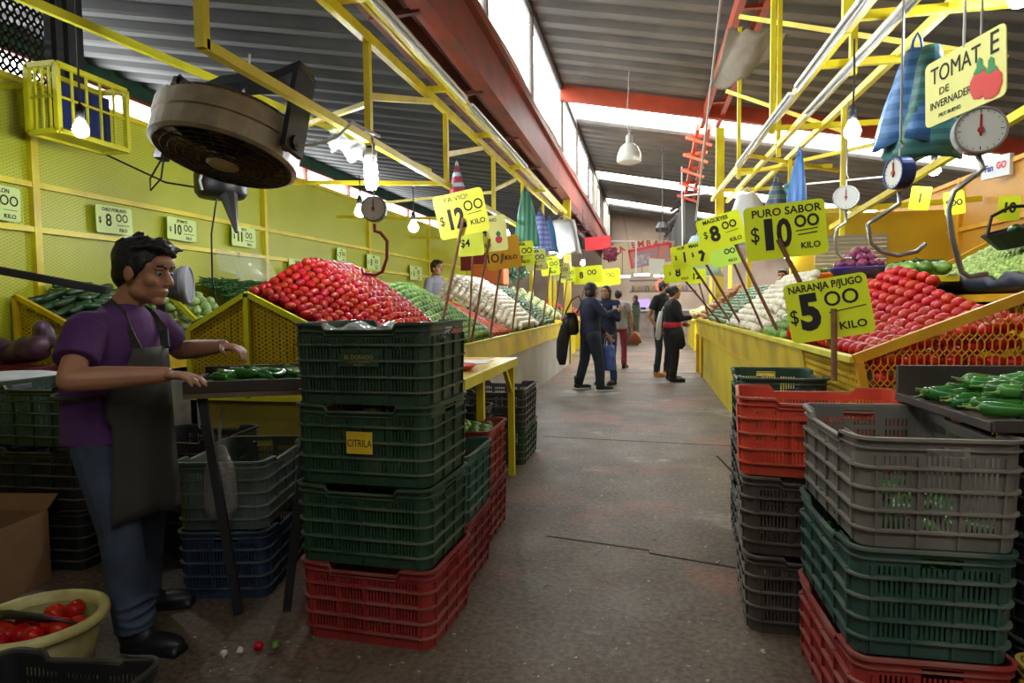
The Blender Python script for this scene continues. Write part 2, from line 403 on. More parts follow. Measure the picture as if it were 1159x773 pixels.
# ------------------------------------------------------------------ plastic field crates
def plastic(name, col, rough=.42, dirt='5a5044'):
    m = mat('plastic_' + name, col, rough, col2=None, var=.18, scale=6, bump=.06, bscale=60)
    return m
def dusty(name, col):
    c = [int(col[i:i + 2], 16) for i in (0, 2, 4)]; c2 = ''.join('%02x' % int(a * .5 + b_ * .5) for a, b_ in zip(c, (150, 138, 120)))
    return mat('dusty_' + name, col, .6, col2=c2, scale=5, contrast=(.38, .62))
def crate_parts(L, W, H=.314, notch=(0, 2), handle=(1, 3), plate=None, r=.045):
    a, b = L / 2, W / 2
    pts = []  # (pos2d, normal2d, side, t along, slot?)
    sides = [((-a, -b), (1, 0), L), ((a, -b), (0, 1), W), ((a, b), (-1, 0), L), ((-a, b), (0, -1), W)]
    cols = []
    for k, (st, d, ln) in enumerate(sides):
        n = (d[1], -d[0]); l = ln - 2 * r
        npan = 4 if l > .42 else 3
        pw = l / npan; ts = [(-l / 2, False)]
        for p in range(npan):
            t0 = -l / 2 + p * pw
            ns = int((pw - .016) / .0135); off = (pw - ns * .0135) / 2
            for q in range(ns):
                ts.append((t0 + off + q * .0135 + .0045, True)); ts.append((t0 + off + q * .0135 + .0105, False))
        ts.append((l / 2, False))
        mid = (st[0] + d[0] * ln / 2, st[1] + d[1] * ln / 2)
        for t, sl in ts: cols.append(((mid[0] + d[0] * t, mid[1] + d[1] * t), n, k, t, sl, l))
        cc = (mid[0] + d[0] * (l / 2) - n[0] * r, mid[1] + d[1] * (l / 2) - n[1] * r)
        a0 = math.atan2(n[1], n[0])
        for q in range(1, 6):
            an = a0 + PI / 2 * q / 6
            cols.append(((cc[0] + r * math.cos(an), cc[1] + r * math.sin(an)), (math.cos(an), math.sin(an)), -1, 0, False, l))
    rows = [(0, 0), (.052, 1), (.098, 0), (.114, 1), (.160, 0), (.176, 1), (.222, 0), (.236, 1), (.262, 2), (.290, 0), (H, 9)]
    zs = [q[0] for q in rows]; ty = [q[1] for q in rows]
    n = len(cols)
    def dip(k, t, l):
        if k not in notch: return 0
        u = abs(t) / (l / 2); return max(0, min(1, (.66 - u) / .08)) * .030
    def pos(i, z, off=0):
        p, nn, k, t, sl, l = cols[i % n]
        s = .962 + .038 * z / H
        zz = z
        if z > .24: zz = z - dip(k, t, l) * (z - .24) / (H - .24)
        return V(p[0] * s + nn[0] * off, p[1] * s + nn[1] * off, zz)
    def solid(i, j):
        if j < 0 or j >= len(rows) - 1: return False
        k, t, sl, l = cols[i % n][2], cols[i % n][3], cols[i % n][4], cols[i % n][5]
        if ty[j] == 1 and sl:
            if plate is not None and k in plate and abs(t) < .085 and 4 <= j <= 6: return True
            return False
        if ty[j] == 2 and k in handle and abs(t) < .065: return False
        if ty[j] == 2 and k in notch and sl and abs(t) > .12 and False: return False
        return True
    mb = MB(); T = .0035; m = len(zs)
    O = lambda i, j: (i % n) * m + j
    I = lambda i, j: n * m + (i % n) * m + j
    vs = [pos(i, z) for i in range(n) for z in zs] + [pos(i, z, -T) for i in range(n) for z in zs]
    fs = []
    for i in range(n):
        for j in range(m - 1):
            if not solid(i, j): continue
            fs.append((O(i, j), O(i + 1, j), O(i + 1, j + 1), O(i, j + 1)))
            fs.append((I(i, j), I(i, j + 1), I(i + 1, j + 1), I(i + 1, j)))
            if not solid(i - 1, j): fs.append((O(i, j), O(i, j + 1), I(i, j + 1), I(i, j)))
            if not solid(i + 1, j): fs.append((O(i + 1, j), I(i + 1, j), I(i + 1, j + 1), O(i + 1, j + 1)))
            if not solid(i, j - 1): fs.append((O(i, j), I(i, j), I(i + 1, j), O(i + 1, j)))
            if not solid(i, j + 1): fs.append((O(i, j + 1), O(i + 1, j + 1), I(i + 1, j + 1), I(i, j + 1)))
    mb.add(vs, fs)
    # upright stiffeners on the outside
    for k, (st, d, ln) in enumerate(sides):
        nn = V(d[1], -d[0], 0); l = ln - 2 * r; npan = 4 if l > .42 else 3
        mid = V(st[0] + d[0] * ln / 2, st[1] + d[1] * ln / 2, 0)
        for p in range(npan + 1):
            q = mid + V(d[0], d[1], 0) * (-l / 2 + p * l / npan)
            top = .236 if k in notch else .262
            mb.bar(q * .964 + nn * .003 + V(0, 0, .004), q * .997 + nn * .004 + V(0, 0, top), .006, .009, up=nn)
    body = mb
    coarse = [i for i in range(n) if not (cols[i][2] >= 0 and (cols[i][4] or (cols[i - 1][4] and True))) or abs(dip(cols[i][2], cols[i][3], cols[i][5]) - .015) < .0149]
    def ring(z0, z1, o0, o1):
        g = MB(); c = len(coarse); vs = []
        for i in coarse: vs += [pos(i, z0, o0), pos(i, z0, o1), pos(i, z1, o1), pos(i, z1, o0)]
        fs = []
        for i in range(c):
            A, B = i * 4, ((i + 1) % c) * 4
            for q in range(4): fs.append((A + q, B + q, B + (q + 1) % 4, A + (q + 1) % 4))
        return g.add(vs, fs)
    ribs = [ring(z, z + .0065, -.001, .013) for z in (.046, .103, .165, .226)]
    rim = ring(H - .009, H, -.004, .013)
    rim2 = ring(H - .034, H - .030, -.001, .009)
    rim.merge(rim2)
    fl = MB()
    aa, bb = (a - .012) * .962, (b - .012) * .962
    for i in range(15):
        y = -bb + 2 * bb * (i + .5) / 15; fl.bx(-aa, aa, y - .006, y + .006, .006, .012)
    for i in range(20):
        x = -aa + 2 * aa * (i + .5) / 20; fl.bx(x - .006, x + .006, -bb, bb, .002, .0062)
    return dict(body=body, rim=rim, ribs=ribs, floor=fl)
CRATES = {}
def crate(label, x, y, z, L, W, color, rz=0, notch=(0, 2), handle=(1, 3), plate=None, group=None, tilt=None):
    key = (L, W, notch, handle, plate, color)
    if key not in CRATES:
        g = (L, W, notch, handle, plate)
        if g not in CRATES:
            CRATES[g] = crate_parts(L, W, notch=notch, handle=handle, plate=plate)
        p = CRATES[g]; m = plastic(color, PCOL[color], .5)
        CRATES[key] = [('crate_body', p['body'].mesh('crate_body', m)), ('rim', p['rim'].mesh('rim', dusty(color, PCOL[color])))] + [('rib', q.mesh('rib', dusty(color, PCOL[color]))) for q in p['ribs']] + [('crate_floor', p['floor'].mesh('crate_floor', m))]
    t = thing('plastic_crate', label, 'crate', (x, y, z), rz, group)
    if tilt: t.rotation_euler = tilt
    for nm, me in CRATES[key]: link(nm, me, t)
    return t
PCOL = dict(dkgreen='26402f', green='24422e', teal='2d5548', red='8f2b27', maroon='7d2327', orange='c9462c', grey='6b6760', greygreen='56635b', navy='27394f', brown='4d453f', black='1c1c1e', charcoal='2b2d2f', emerald='2a483e')
CH = .3145
LW, LD = .56, .46
# stack at the left of the aisle
lx, ly = -1.055, 2.545
crate('red plastic crate at the bottom of the tall front stack beside the aisle', lx - .002, ly, 0, LW, LD, 'red', rad(-3.5))
c3 = crate('plain green plastic crate third from the top of the tall front stack', lx - .008, ly - .006, CH, LW, LD, 'green', rad(-3))
c2 = crate('green plastic crate with a yellow lettered card on its front', lx - .008, ly + .004, 2 * CH, LW, LD, 'green', rad(-2.5), plate=(0, 2))
c1 = crate('dark green plastic crate holding cucumbers, topmost of the tall front stack', lx - .004, ly - .004, 3 * CH, LW, LD, 'dkgreen', rad(-2), plate=(0, 2), handle=(1, 3))
cardm = mat('yellow_card', 'd8b62a', .6, var=.1, scale=10)
inkm = mat('black_ink', '1a1916', .7)
k = obj('label_card', MB().box((0, -.2410, .168), (.108, .003, .085)), cardm, c2); k['label'] = 'yellow card lettered CITRILA'
tm = text_mb('CITRILA', .040, 0, .72); o = obj('lettering', tm, inkm, k, loc=(0, -.2427, .165))
gold = mat('gold_print', '9c8733', .5)
pl = obj('maker_plate', MB().box((0, -.2330, .17), (.165, .006, .046)), plastic('dkgreen', PCOL['dkgreen']), c1)
for tx, sz, z in (('EL DORADO', .021, .182), ('FRUTAS Y LEGUMBRES', .009, .165), ('TEL. 55 10', .009, .153)):
    obj('lettering', text_mb(tx, sz, .0003), gold, pl, loc=(0, -.2364, z))
tg = obj('red_tag', MB().box((.2838, .09, .272), (.003, .11, .022)), mat('faded_red', 'a3423c', .6), c1)
# stacks along the aisle behind it
crate('red plastic crate on the floor under the teal one, behind the tall stack', -1.08, 3.055, 0, LW, LD, 'maroon', rad(-1))
crate('teal green empty crate standing on a red one behind the tall stack', -1.075, 3.07, CH, LW, LD, 'teal', rad(-1))
crate('red plastic crate beneath the crate of limes', -1.12, 3.66, 0, LW, LD, 'maroon', rad(0))
limecrate = crate('red plastic crate filled with green limes', -1.12, 3.66, CH, LW, LD, 'red', rad(0))
crate('black plastic crate beneath the navy crate under the yellow table', -1.34, 4.25, 0, LW, LD, 'charcoal', rad(1))
crate('dark navy empty crate beneath the yellow table', -1.34, 4.25, CH, LW, LD, 'navy', rad(1))
crate('green plastic crate beneath the far black crate at the table leg', -1.25, 5.52, 0, LW, .62, 'dkgreen', rad(0))
crate('charcoal empty crate standing beyond the leg of the yellow table', -1.25, 5.5, CH, LW, .62, 'charcoal', rad(0))
# under the pepper tray
crate('navy blue plastic crate on the floor under the pepper tray', -1.93, 2.85, 0, .40, .58, 'navy', rad(12), notch=(1, 3), handle=(0, 2))
crate('grey green empty crate on the navy one under the pepper tray', -1.94, 2.86, CH, .40, .58, 'greygreen', rad(12), notch=(1, 3), handle=(0, 2))
# dark crates behind the seller
for i, (col, lab) in enumerate((('black', 'black crate on the floor, bottom of the dark stack behind the seller'), ('black', 'black crate second in the dark stack behind the seller'), ('dkgreen', 'dark green crate on top of the dark stack behind the seller'))):
    crate(lab, -3.06 + .012 * i, 2.92 + .01 * i, CH * i, .56, .44, col, rad(4 - 2 * i))
for i, (col, lab) in enumerate((('black', 'low black crate on the floor between the seller and the grey crates'), ('charcoal', 'charcoal crate on the low black one behind the seller'))):
    crate(lab, -2.46, 3.22, CH * i, .5, .4, col, rad(6))
for i in range(3):
    crate(('red crate on the ground below the dark sloping board', 'red crate midway in the short stack below the dark sloping board', 'red crate topping the short stack below the dark sloping board')[i], -4.2, 3.72, CH * i, .56, .42, 'maroon', rad(3 * i - 2))
# stacks right of the aisle
RWD, RL = .415, .625
rx, ry = .785, 2.275
crate('red plastic crate at the floor under the teal and grey crates', rx, ry + .005, 0, RWD, RL, 'red', rad(1.5), notch=(1, 3), handle=(0, 2))
tealc = crate('teal green crate between the red and the grey one, chillies inside', rx - .004, ry + .004, CH, RWD, RL, 'emerald', rad(.5), notch=(1, 3), handle=(0, 2))
greyc = crate('grey empty plastic crate topping the stack before the right hand tray', rx + .002, ry, 2 * CH, RWD, RL, 'grey', rad(.5), notch=(1, 3), handle=(0, 2))
for i, (col, lab) in enumerate((('brown', 'brown grey crate on the floor below the orange one'), ('brown', 'brown grey crate between the floor and the orange one'), ('orange', 'bright orange red empty crate topping the stack right of the aisle'))):
    crate(lab, .715 - .008 * i, 2.885 + .004 * i, CH * i, .62, .42, col, rad(-2 - 2.5 * i), notch=(0, 2), handle=(1, 3))
for i, (col, lab) in enumerate((('charcoal', 'dark crate at the floor under the emerald one'), ('charcoal', 'dark crate in the middle under the emerald one'), ('emerald', 'emerald green empty crate peeping over the orange one'))):
    crate(lab, .685, 3.70, CH * i, .40, .56, col, rad(-2), notch=(1, 3), handle=(0, 2))
# dark crates below the right hand tray
for i in range(3):
    crate(('black crate on the floor beneath the cucumber tray', 'black crate in the middle beneath the cucumber tray', 'black crate touching the underside of the cucumber tray')[i], 1.36, 2.36, CH * i, .56, .44, 'black' if i else 'charcoal', rad(2 - i))
# yellow crate at the right edge and the black crate at the lower left
PCOL['yellow'] = 'c9a52a'
crate('yellow plastic crate on the floor at the right edge', 1.31, 1.86, 0, .56, .4, 'yellow', rad(1))
blackc = crate('black slatted crate in the lower left corner before the tomato tub', -1.60, 1.37, 0, .5, .4, 'black', rad(4))
# ------------------------------------------------------------------ expanded metal
def clipseg(p, q, poly):
    """clip a 2-D segment to a convex counter-clockwise polygon"""
    t0, t1 = 0.0, 1.0; dx, dy = q[0] - p[0], q[1] - p[1]
    for i in range(len(poly)):
        a, b = poly[i], poly[(i + 1) % len(poly)]
        nx, ny = -(b[1] - a[1]), b[0] - a[0]
        num = nx * (p[0] - a[0]) + ny * (p[1] - a[1]); den = nx * dx + ny * dy
        if abs(den) < 1e-12:
            if num < 0: return None
        else:
            t = -num / den
            if den > 0: t0 = max(t0, t)
            else: t1 = min(t1, t)
    if t0 >= t1 - 1e-6: return None
    return (p[0] + dx * t0, p[1] + dy * t0), (p[0] + dx * t1, p[1] + dy * t1)
def ccw(poly):
    s = sum(poly[i][0] * poly[(i + 1) % len(poly)][1] - poly[(i + 1) % len(poly)][0] * poly[i][1] for i in range(len(poly)))
    return poly if s > 0 else poly[::-1]
def hexmesh(polys, to3, nrm, p=.030, h=.034, d=.016, w=.0042, t=.003):
    mb = MB()
    for poly in polys:
        poly = ccw(poly); xs = [q[0] for q in poly]; zs = [q[1] for q in poly]
        per = h + 2 * d
        for j in range(int(math.floor(min(zs) / per)) - 1, int(math.ceil(max(zs) / per)) + 1):
            z = j * per
            for i in range(int(math.floor(min(xs) / p)) - 1, int(math.ceil(max(xs) / p)) + 2):
                x = i * p
                for a, b in (((x, z), (x, z + h)), ((x, z + h), (x + p / 2, z + h + d)), ((x, z + h), (x - p / 2, z + h + d)), ((x + p / 2, z + h + d), (x, z + per)), ((x - p / 2, z + h + d), (x, z + per))):
                    c = clipseg(a, b, poly)
                    if c: mb.bar(to3(*c[0]), to3(*c[1]), t, w, up=nrm, caps=False) if False else mb.bar(to3(*c[0]), to3(*c[1]), w, t, up=nrm, caps=False)
    return mb
yel = mat('stall_yellow', 'e0c01e', .45, col2='c79f1a', scale=3, bump=.08)
yelgreen = mat('stall_lime_paint', 'd6cf22', .42, col2='bdb81f', scale=2.5)
yelframe = mat('yellow_frame_paint', 'e6d51d', .4, col2='d2bb1c', scale=4)
dirtyyel = mat('worn_yellow_board', 'd8bf24', .5, col2='a58a1e', scale=2.2, contrast=(.45, .7), bump=.1)
wood = mat('stick_wood', '8a6242', .75, col2='6d4a32', scale=20)
# ------------------------------------------------------------------ produce shapes
def profile_fruit(pr, n=16, bend=0, squash=1, axis_y=True):
    """lathe profile along local Y (list of (r, y)), optionally bent sideways"""
    mb = MB(); mb.lathe(pr, n)
    mb.v = [(x, z, y * squash) for x, y, z in mb.v]
    if bend:
        ys = [v[1] for v in mb.v]; L = max(ys) - min(ys)
        mb.v = [(x + bend * ((y / L * 2) ** 2), y, z) for x, y, z in mb.v]
    return mb
def roundprof(r, l, k=9, pw=2.2, tip0=1, tip1=1):
    out = [(0, -l / 2)]
    for i in range(1, k):
        u = -1 + 2 * i / k
        out.append((r * (1 - abs(u) ** pw) ** (1 / pw) * (tip0 if u < 0 else tip1), u * l / 2))
    return out + [(0, l / 2)]
def fruit(name, mb, m): return mb.mesh(name, m, True)
tomred = mat('tomato_skin', 'a5130c', .25, col2='b41d10', scale=14, rnd=.14, spec=.3, contrast=(.3, .7))
tomred2 = mat('salad_tomato_skin', 'a8130e', .28, col2='b51c12', scale=12, rnd=.12, spec=.25)
onionw = mat('white_onion_skin', 'ece6d8', .4, col2='d9d0b4', scale=9, rnd=.12)
onionp = mat('red_onion_skin', '6b2348', .3, col2='8a3560', scale=9, rnd=.3)
limeg = mat('lime_skin', '4d7a26', .38, col2='6b9034', scale=9, rnd=.35, bump=.1, bscale=120)
pepg = mat('chilli_skin', '2f6a2b', .22, col2='3f7f30', scale=6, rnd=.35)
pepg2 = mat('shaded_cucumber_skin', '1f3f26', .35, col2='2c4f2c', scale=10, rnd=.3, bump=.2, bscale=50)  # green darkened to carry the shade of the bin behind the seller
darkg = mat('poblano_skin', '1f3f26', .3, col2='2c5631', scale=6, rnd=.35)
carro = mat('carrot_skin', 'd9641f', .5, col2='c4521a', scale=8, rnd=.18)
chay = mat('chayote_skin', 'a9c07a', .4, col2='93b066', scale=6, rnd=.15)
tomatillo = mat('tomatillo_skin', '8fae4a', .4, col2='a7bd63', scale=10, rnd=.3)
potat = mat('brown_onion_skin', 'b98a55', .5, col2='a07243', scale=8, rnd=.2)
stemm = mat('green_stem', '6f8a44', .6)
tom_meshes = [fruit('roma', profile_fruit(roundprof(.0315, .080, 9, 2.1, 1, .93)), tomred), fruit('roma_b', profile_fruit(roundprof(.033, .071, 9, 2.3, 1, 1)), tomred), fruit('roma_c', profile_fruit(roundprof(.030, .084, 9, 2.2, .9, 1.05)), tomred)]
tom2_meshes = [fruit('salad', profile_fruit(roundprof(.041, .096, 9, 2.2, 1, .95)), tomred2), fruit('salad_b', profile_fruit(roundprof(.043, .084, 9, 2.3, 1, 1)), tomred2), fruit('salad_c', profile_fruit(roundprof(.040, .10, 9, 2.3, .95, 1)), tomred2)]
on_meshes = [fruit('onion', profile_fruit([(0, -.039), (.012, -.038), (.03, -.027), (.041, -.005), (.04, .012), (.028, .03), (.012, .04), (.006, .05), (0, .052)]), onionw), fruit('onion_b', profile_fruit([(0, -.036), (.015, -.036), (.035, -.024), (.044, 0), (.038, .018), (.02, .034), (.007, .043), (0, .047)]), onionw)]
ronion = [fruit('ronion', profile_fruit([(0, -.045), (.012, -.043), (.035, -.03), (.047, -.005), (.045, .014), (.03, .034), (.012, .046), (.006, .056), (0, .058)]), onionp)]
lime_meshes = [fruit('lime', profile_fruit([(0, -.037), (.006, -.035), (.02, -.027), (.029, -.012), (.031, 0), (.029, .012), (.02, .026), (.008, .033), (.004, .038), (0, .039)]), limeg)]
lime_big = [fruit('lime_big', profile_fruit([(0, -.048), (.01, -.046), (.028, -.034), (.04, -.014), (.042, 0), (.039, .016), (.026, .034), (.01, .045), (0, .048)]), limeg)]
carrot_m = [fruit('carrot', profile_fruit([(0, -.09), (.004, -.085), (.012, -.04), (.017, .03), (.019, .07), (.015, .082), (0, .084)], 10), carro)]
pep_m = [fruit('pep', profile_fruit([(0, -.075), (.006, -.072), (.013, -.055), (.020, -.015), (.023, .025), (.021, .05), (.012, .062), (0, .064)], 12, bend=.012), pepg), fruit('pep_b', profile_fruit([(0, -.085), (.005, -.08), (.012, -.06), (.018, -.01), (.021, .03), (.019, .052), (.010, .062), (0, .064)], 12, bend=-.016), pepg)]
pepstem_m = fruit('pepstem', profile_fruit([(0, .058), (.009, .06), (.007, .066), (.0035, .072), (.003, .092), (.004, .094), (0, .095)], 8), stemm)
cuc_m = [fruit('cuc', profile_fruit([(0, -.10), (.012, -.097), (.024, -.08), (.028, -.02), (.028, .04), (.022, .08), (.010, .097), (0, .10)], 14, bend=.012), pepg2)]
zuc_m = [fruit('zuc', profile_fruit([(0, -.085), (.014, -.083), (.026, -.065), (.03, -.02), (.028, .04), (.019, .072), (.011, .083), (0, .085)], 12), mat('zucchini_skin', '44633a', .4, col2='557649', scale=8, rnd=.3))]
chay_m = [fruit('chay', profile_fruit([(0, -.06), (.018, -.057), (.04, -.035), (.047, -.01), (.04, .02), (.03, .045), (.016, .058), (0, .06)], 14), chay)]
tomatillo_m = [fruit('tomatillo', profile_fruit(roundprof(.023, .042, 7, 2.2), 10), tomatillo)]
pot_m = [fruit('pot', profile_fruit(roundprof(.04, .078, 8, 2.2), 12), potat)]
pob_m = [fruit('pob', profile_fruit([(0, -.07), (.007, -.066), (.018, -.04), (.028, 0), (.03, .035), (.022, .055), (0, .058)], 10, bend=.01), darkg)]
def onslope(p, n, axis=(0, 1, 0), jit=.4, tilt=0):
    z = Vector(n).normalized(); a = Vector(axis); a = (a - z * a.dot(z)).normalized()
    ang = R.uniform(-jit, jit); a = Matrix.Rotation(ang, 3, z) @ a
    x = a.cross(z)
    M = Matrix((x, a, z)).transposed()
    return M @ Matrix.Rotation(R.uniform(0, 2 * PI), 3, 'Y')
def lattice(h, x0, x1, y0, y1, sx, sy, rfac, keep=None, jit=.08):
    out = []; y = y0; row = 0; e = .004
    while y <= y1:
        x = x0 + (0)
        k = 0
        while x <= x1:
            hx = (h(x + e, y) - h(x - e, y)) / (2 * e); yy = y + (sy / 2 if k % 2 else 0) + R.uniform(-1, 1) * jit * sy; xx = x + R.uniform(-1, 1) * jit * sx * .5
            if yy <= y1 and (keep is None or keep(xx, yy)):
                hx = (h(xx + e, yy) - h(xx - e, yy)) / (2 * e); hy = (h(xx, yy + e) - h(xx, yy - e)) / (2 * e)
                n = V(-hx, -hy, 1).normalized()
                out.append((V(xx, yy, h(xx, yy)) + n * rfac, n))
            x += sx / math.sqrt(1 + hx * hx); k += 1
        y += sy
    return out
def heap(name, label, cat, group, meshes, pts, limit, axis=(0, 1, 0), jit=.4, stuffname=None, stufflabel=None, under=None, udrop=.05, scale=.92, svar=.07, stem=None, m=None):
    """one layer of individuals (the largest in the picture) over ONE object holding the rest"""
    pts = sorted(pts, key=lambda q: -size_from_cam(q[0]))
    rest = MB(); low = {}
    for me in meshes: low[me.name] = ([v.co.copy() for v in me.vertices], [tuple(p.vertices) for p in me.polygons])
    cnt = 0
    for i, (p, n) in enumerate(pts):
        me = R.choice(meshes); M = onslope(p, n, axis, jit).to_4x4(); M.translation = p; sc = scale * (1 + R.uniform(-svar, svar)); M = M @ Matrix.Diagonal((sc, sc, sc, 1))
        if cnt < limit:
            o = link(name, me); o.matrix_world = M; tag(o, label, cat, group); cnt += 1
            if stem is not None: link('stem', stem, o)
        else:
            vs, fs = low[me.name]; rest.add([M @ v for v in vs], fs)
    if under is not None:
        for p, n in under:
            me = R.choice(meshes); M = onslope(p, n, axis, jit).to_4x4(); M.translation = p - n * udrop
            if scale != 1: M = M @ Matrix.Diagonal((scale, scale, scale, 1))
            vs, fs = low[me.name]; rest.add([M @ v for v in vs], fs)
    if rest.v and stuffname:
        o = obj(stuffname, rest, m or meshes[0].materials[0], smooth=True); tag(o, stufflabel, cat, None, 'stuff')
def sm(t): t = max(0, min(1, t)); return t * t * (3 - 2 * t)
def lerp(a, b, t): return a + (b - a) * t
# ------------------------------------------------------------------ left island counter
XL, ZL = -1.68, .935
def L_deck(x):
    if x > -2.62: return lerp(.90, 1.36, (XL - x) / (XL + 2.62))
    return lerp(1.36, 1.12, (-2.62 - x) / .5)
LC0, LC1 = 4.0, 14.3
t = thing('produce_counter', 'long yellow edged produce counter with pale grey base, left of the aisle', 'counter', (XL, LC0, 0))
def P(mb): mb.v = [(v[0] - XL, v[1] - LC0, v[2]) for v in mb.v]; return mb
obj('base_panel', P(MB().bx(XL + .03, XL - .05, LC0 + .05, LC1, 0, .70).bx(-3.0, -3.06, LC0 + .05, LC1, 0, .9)), mat('grey_tiled_base', 'b9b8b2', .5, col2='a5a39c', scale=2, bump=.05), t)
mb = MB(); 
mb.prism([(XL + .035, .70), (XL + .06, .70), (XL + .03, ZL), (XL + .0, ZL)], 'y', LC0, LC1)
obj('lip_board', P(mb), dirtyyel, t)
mb = MB(); mb.bar((XL + .02, LC0, ZL + .008), (XL + .02, LC1, ZL + .008), .05, .022); mb.bar((-3.1, LC0, 1.17), (-3.1, LC1, 1.17), .04, .03)
obj('lip_rail', P(mb), yelgreen, t)
mb = MB(); mb.prism([(XL, .78), (-2.62, 1.19), (-3.08, 1.0), (-3.08, .97), (-2.62, 1.16), (XL, .75)], 'y', LC0 + .03, LC1)
obj('deck', P(mb), mat('deck_board', '6d5a3a', .8, var=.2), t)
quad = [(XL + .03, .70), (XL + .03, ZL), (-2.65, 1.41), (-2.65, .70)]; quad2 = [(-2.65, .70), (-2.65, 1.41), (-3.1, 1.17), (-3.1, .70)]
ep = obj('end_panel', P(hexmesh([quad, quad2], lambda x, z: (x, LC0, z), (0, 1, 0), p=.052, h=.003, d=.0125, w=.0095, t=.004)), yelgreen if False else yel, t)
mb = MB()
for a, b in (((XL + .03, .70), (XL + .03, ZL)), ((XL + .03, ZL), (-2.65, 1.41)), ((-2.65, 1.41), (-3.1, 1.17)), ((-3.1, 1.17), (-3.1, .70)), ((XL + .03, .70), (-3.1, .70)), ((-2.65, .7), (-2.65, 1.41))):
    mb.bar((a[0], LC0 - .01, a[1]), (b[0], LC0 - .01, b[1]), .035, .035)
obj('end_frame', P(mb), yelgreen, t)
mb = MB(); mb.bx(XL, -3.05, LC0 + .02, LC0 + .03, .02, .68)
mb.prism([(XL - .0, .7), (XL - .0, .918), (-2.65, 1.392), (-3.08, 1.162), (-3.08, .7)], 'y', LC0 + .012, LC0 + .022)
obj('end_board', P(mb), mat('dull_yellow_board', '8d7d2c', .6, var=.25, scale=2), t)
mb = MB()
mb.bx(-2.6, -2.64, LC0 + .06, LC1, 0.02, 1.15)
obj('centre_board', P(mb), MATS['deck_board'], t)
# heaps of the left counter; zc = crest height
def L_h(zc, ye0, ye1, e0=.75, e1=.45, lo=.35):
    def h(x, y):
        f = min(sm((y - ye0) / e0) if e0 else 1, sm((ye1 - y) / e1) if e1 else 1); f = lo + (1 - lo) * f
        u = max(0, min(1, (XL - .03 - x) / .92))
        base = lerp(.93, 1.37, u)
        if x < -2.63: base -= (-2.63 - x) * .7
        prof = math.sin(PI * .5 * min(1, u)) ** .8 if u <= 1 else 1
        return base + (zc - 1.37) * f * prof
    return h
def leftheap(zc, y0, y1, sx, sy, r, e0=.75, e1=.45, x1=-2.78, lo=.35, **k):
    h = L_h(zc, y0, y1, e0, e1, lo)
    a = lattice(h, x1, XL - .065, y0 + (.09 if y0 < 4.1 else .04), y1 - .04, sx, sy, r)
    b = lattice(h, x1 + .05, XL - .09, y0 + (.1 if y0 < 4.1 else .05), y1 - .05, sx, sy, r, jit=.1)
    return a, b
a, b = leftheap(1.66, 4.0, 5.88, .066, .088, .033, e0=.95, e1=.4, x1=-2.85, lo=.10)
heap('tomato', 'red plum tomato in the big heap on the left counter', 'tomato', 'plum tomatoes heaped on the left counter', tom_meshes, a, 165, jit=.7, scale=1.08, stuffname='tomatoes', stufflabel='remaining plum tomatoes farther back and beneath in the left heap', under=b, udrop=.068)
a, b = leftheap(1.52, 5.88, 7.42, .075, .095, .038)
heap('lime', 'green lime heaped between tomatoes and carrots on the left counter', 'lime', 'big limes on the left counter', lime_big, a, 90, jit=1.5, stuffname='limes', stufflabel='remaining green limes lower in the left counter heap', under=b, udrop=.085)
a, b = leftheap(1.37, 7.42, 8.52, .04, .18, .017, e1=.3); a = [q for q in a if q[0].x < XL - .12]; b = [q for q in b if q[0].x < XL - .13]
heap('carrot', 'orange carrot laid between limes and white onions on the left counter', 'carrot', 'carrots on the left counter', carrot_m, a, 80, axis=(1, .4, .3), jit=.5, stuffname='carrots', stufflabel='remaining orange carrots lower in the left counter bin', under=b, udrop=.04)
a, b = leftheap(1.70, 8.52, 10.62, .085, .095, .040, e0=.6, e1=.5)
heap('onion', 'white onion in the tall heap on the left counter', 'onion', 'white onions on the left counter', on_meshes, a, 130, jit=3, stuffname='onions', stufflabel='remaining white onions beneath and behind in the left heap', under=b, udrop=.09)
a, b = leftheap(1.62, 10.62, 12.6, .065, .18, .028)
heap('zucchini', 'dark green zucchini stacked beyond the white onions on the left', 'zucchini', 'zucchini on the left counter', zuc_m, a, 70, jit=.3, stuffname='zucchini_pile', stufflabel='remaining dark zucchini beneath the top layer on the left', under=b, udrop=.06)
caul = [fruit('caul', MB().ell((0, 0, 0), (.085, .085, .07), 14, 9), mat('cauliflower_curd', 'cfd3a4', .8, col2='a9bd84', scale=20, bump=.8, bscale=70, rnd=.15))]
a, b = leftheap(1.60, 12.6, 13.6, .16, .17, .07)
heap('cauliflower', 'pale green cauliflower beyond the zucchini on the left', 'cauliflower', 'cauliflowers on the left counter', caul, a, 60, jit=3)
pnk = [fruit('pnk', profile_fruit(roundprof(.05, .11, 8, 2.2), 12), mat('pitaya_pink', 'c55c8c', .5, col2='d98aac', scale=8, rnd=.2))]
a, b = leftheap(1.5, 13.6, 14.3, .10, .12, .045)
heap('pitaya', 'pink fruit at the far end of the left counter', 'fruit', 'pink fruit on the left counter', pnk, a, 50, jit=2)
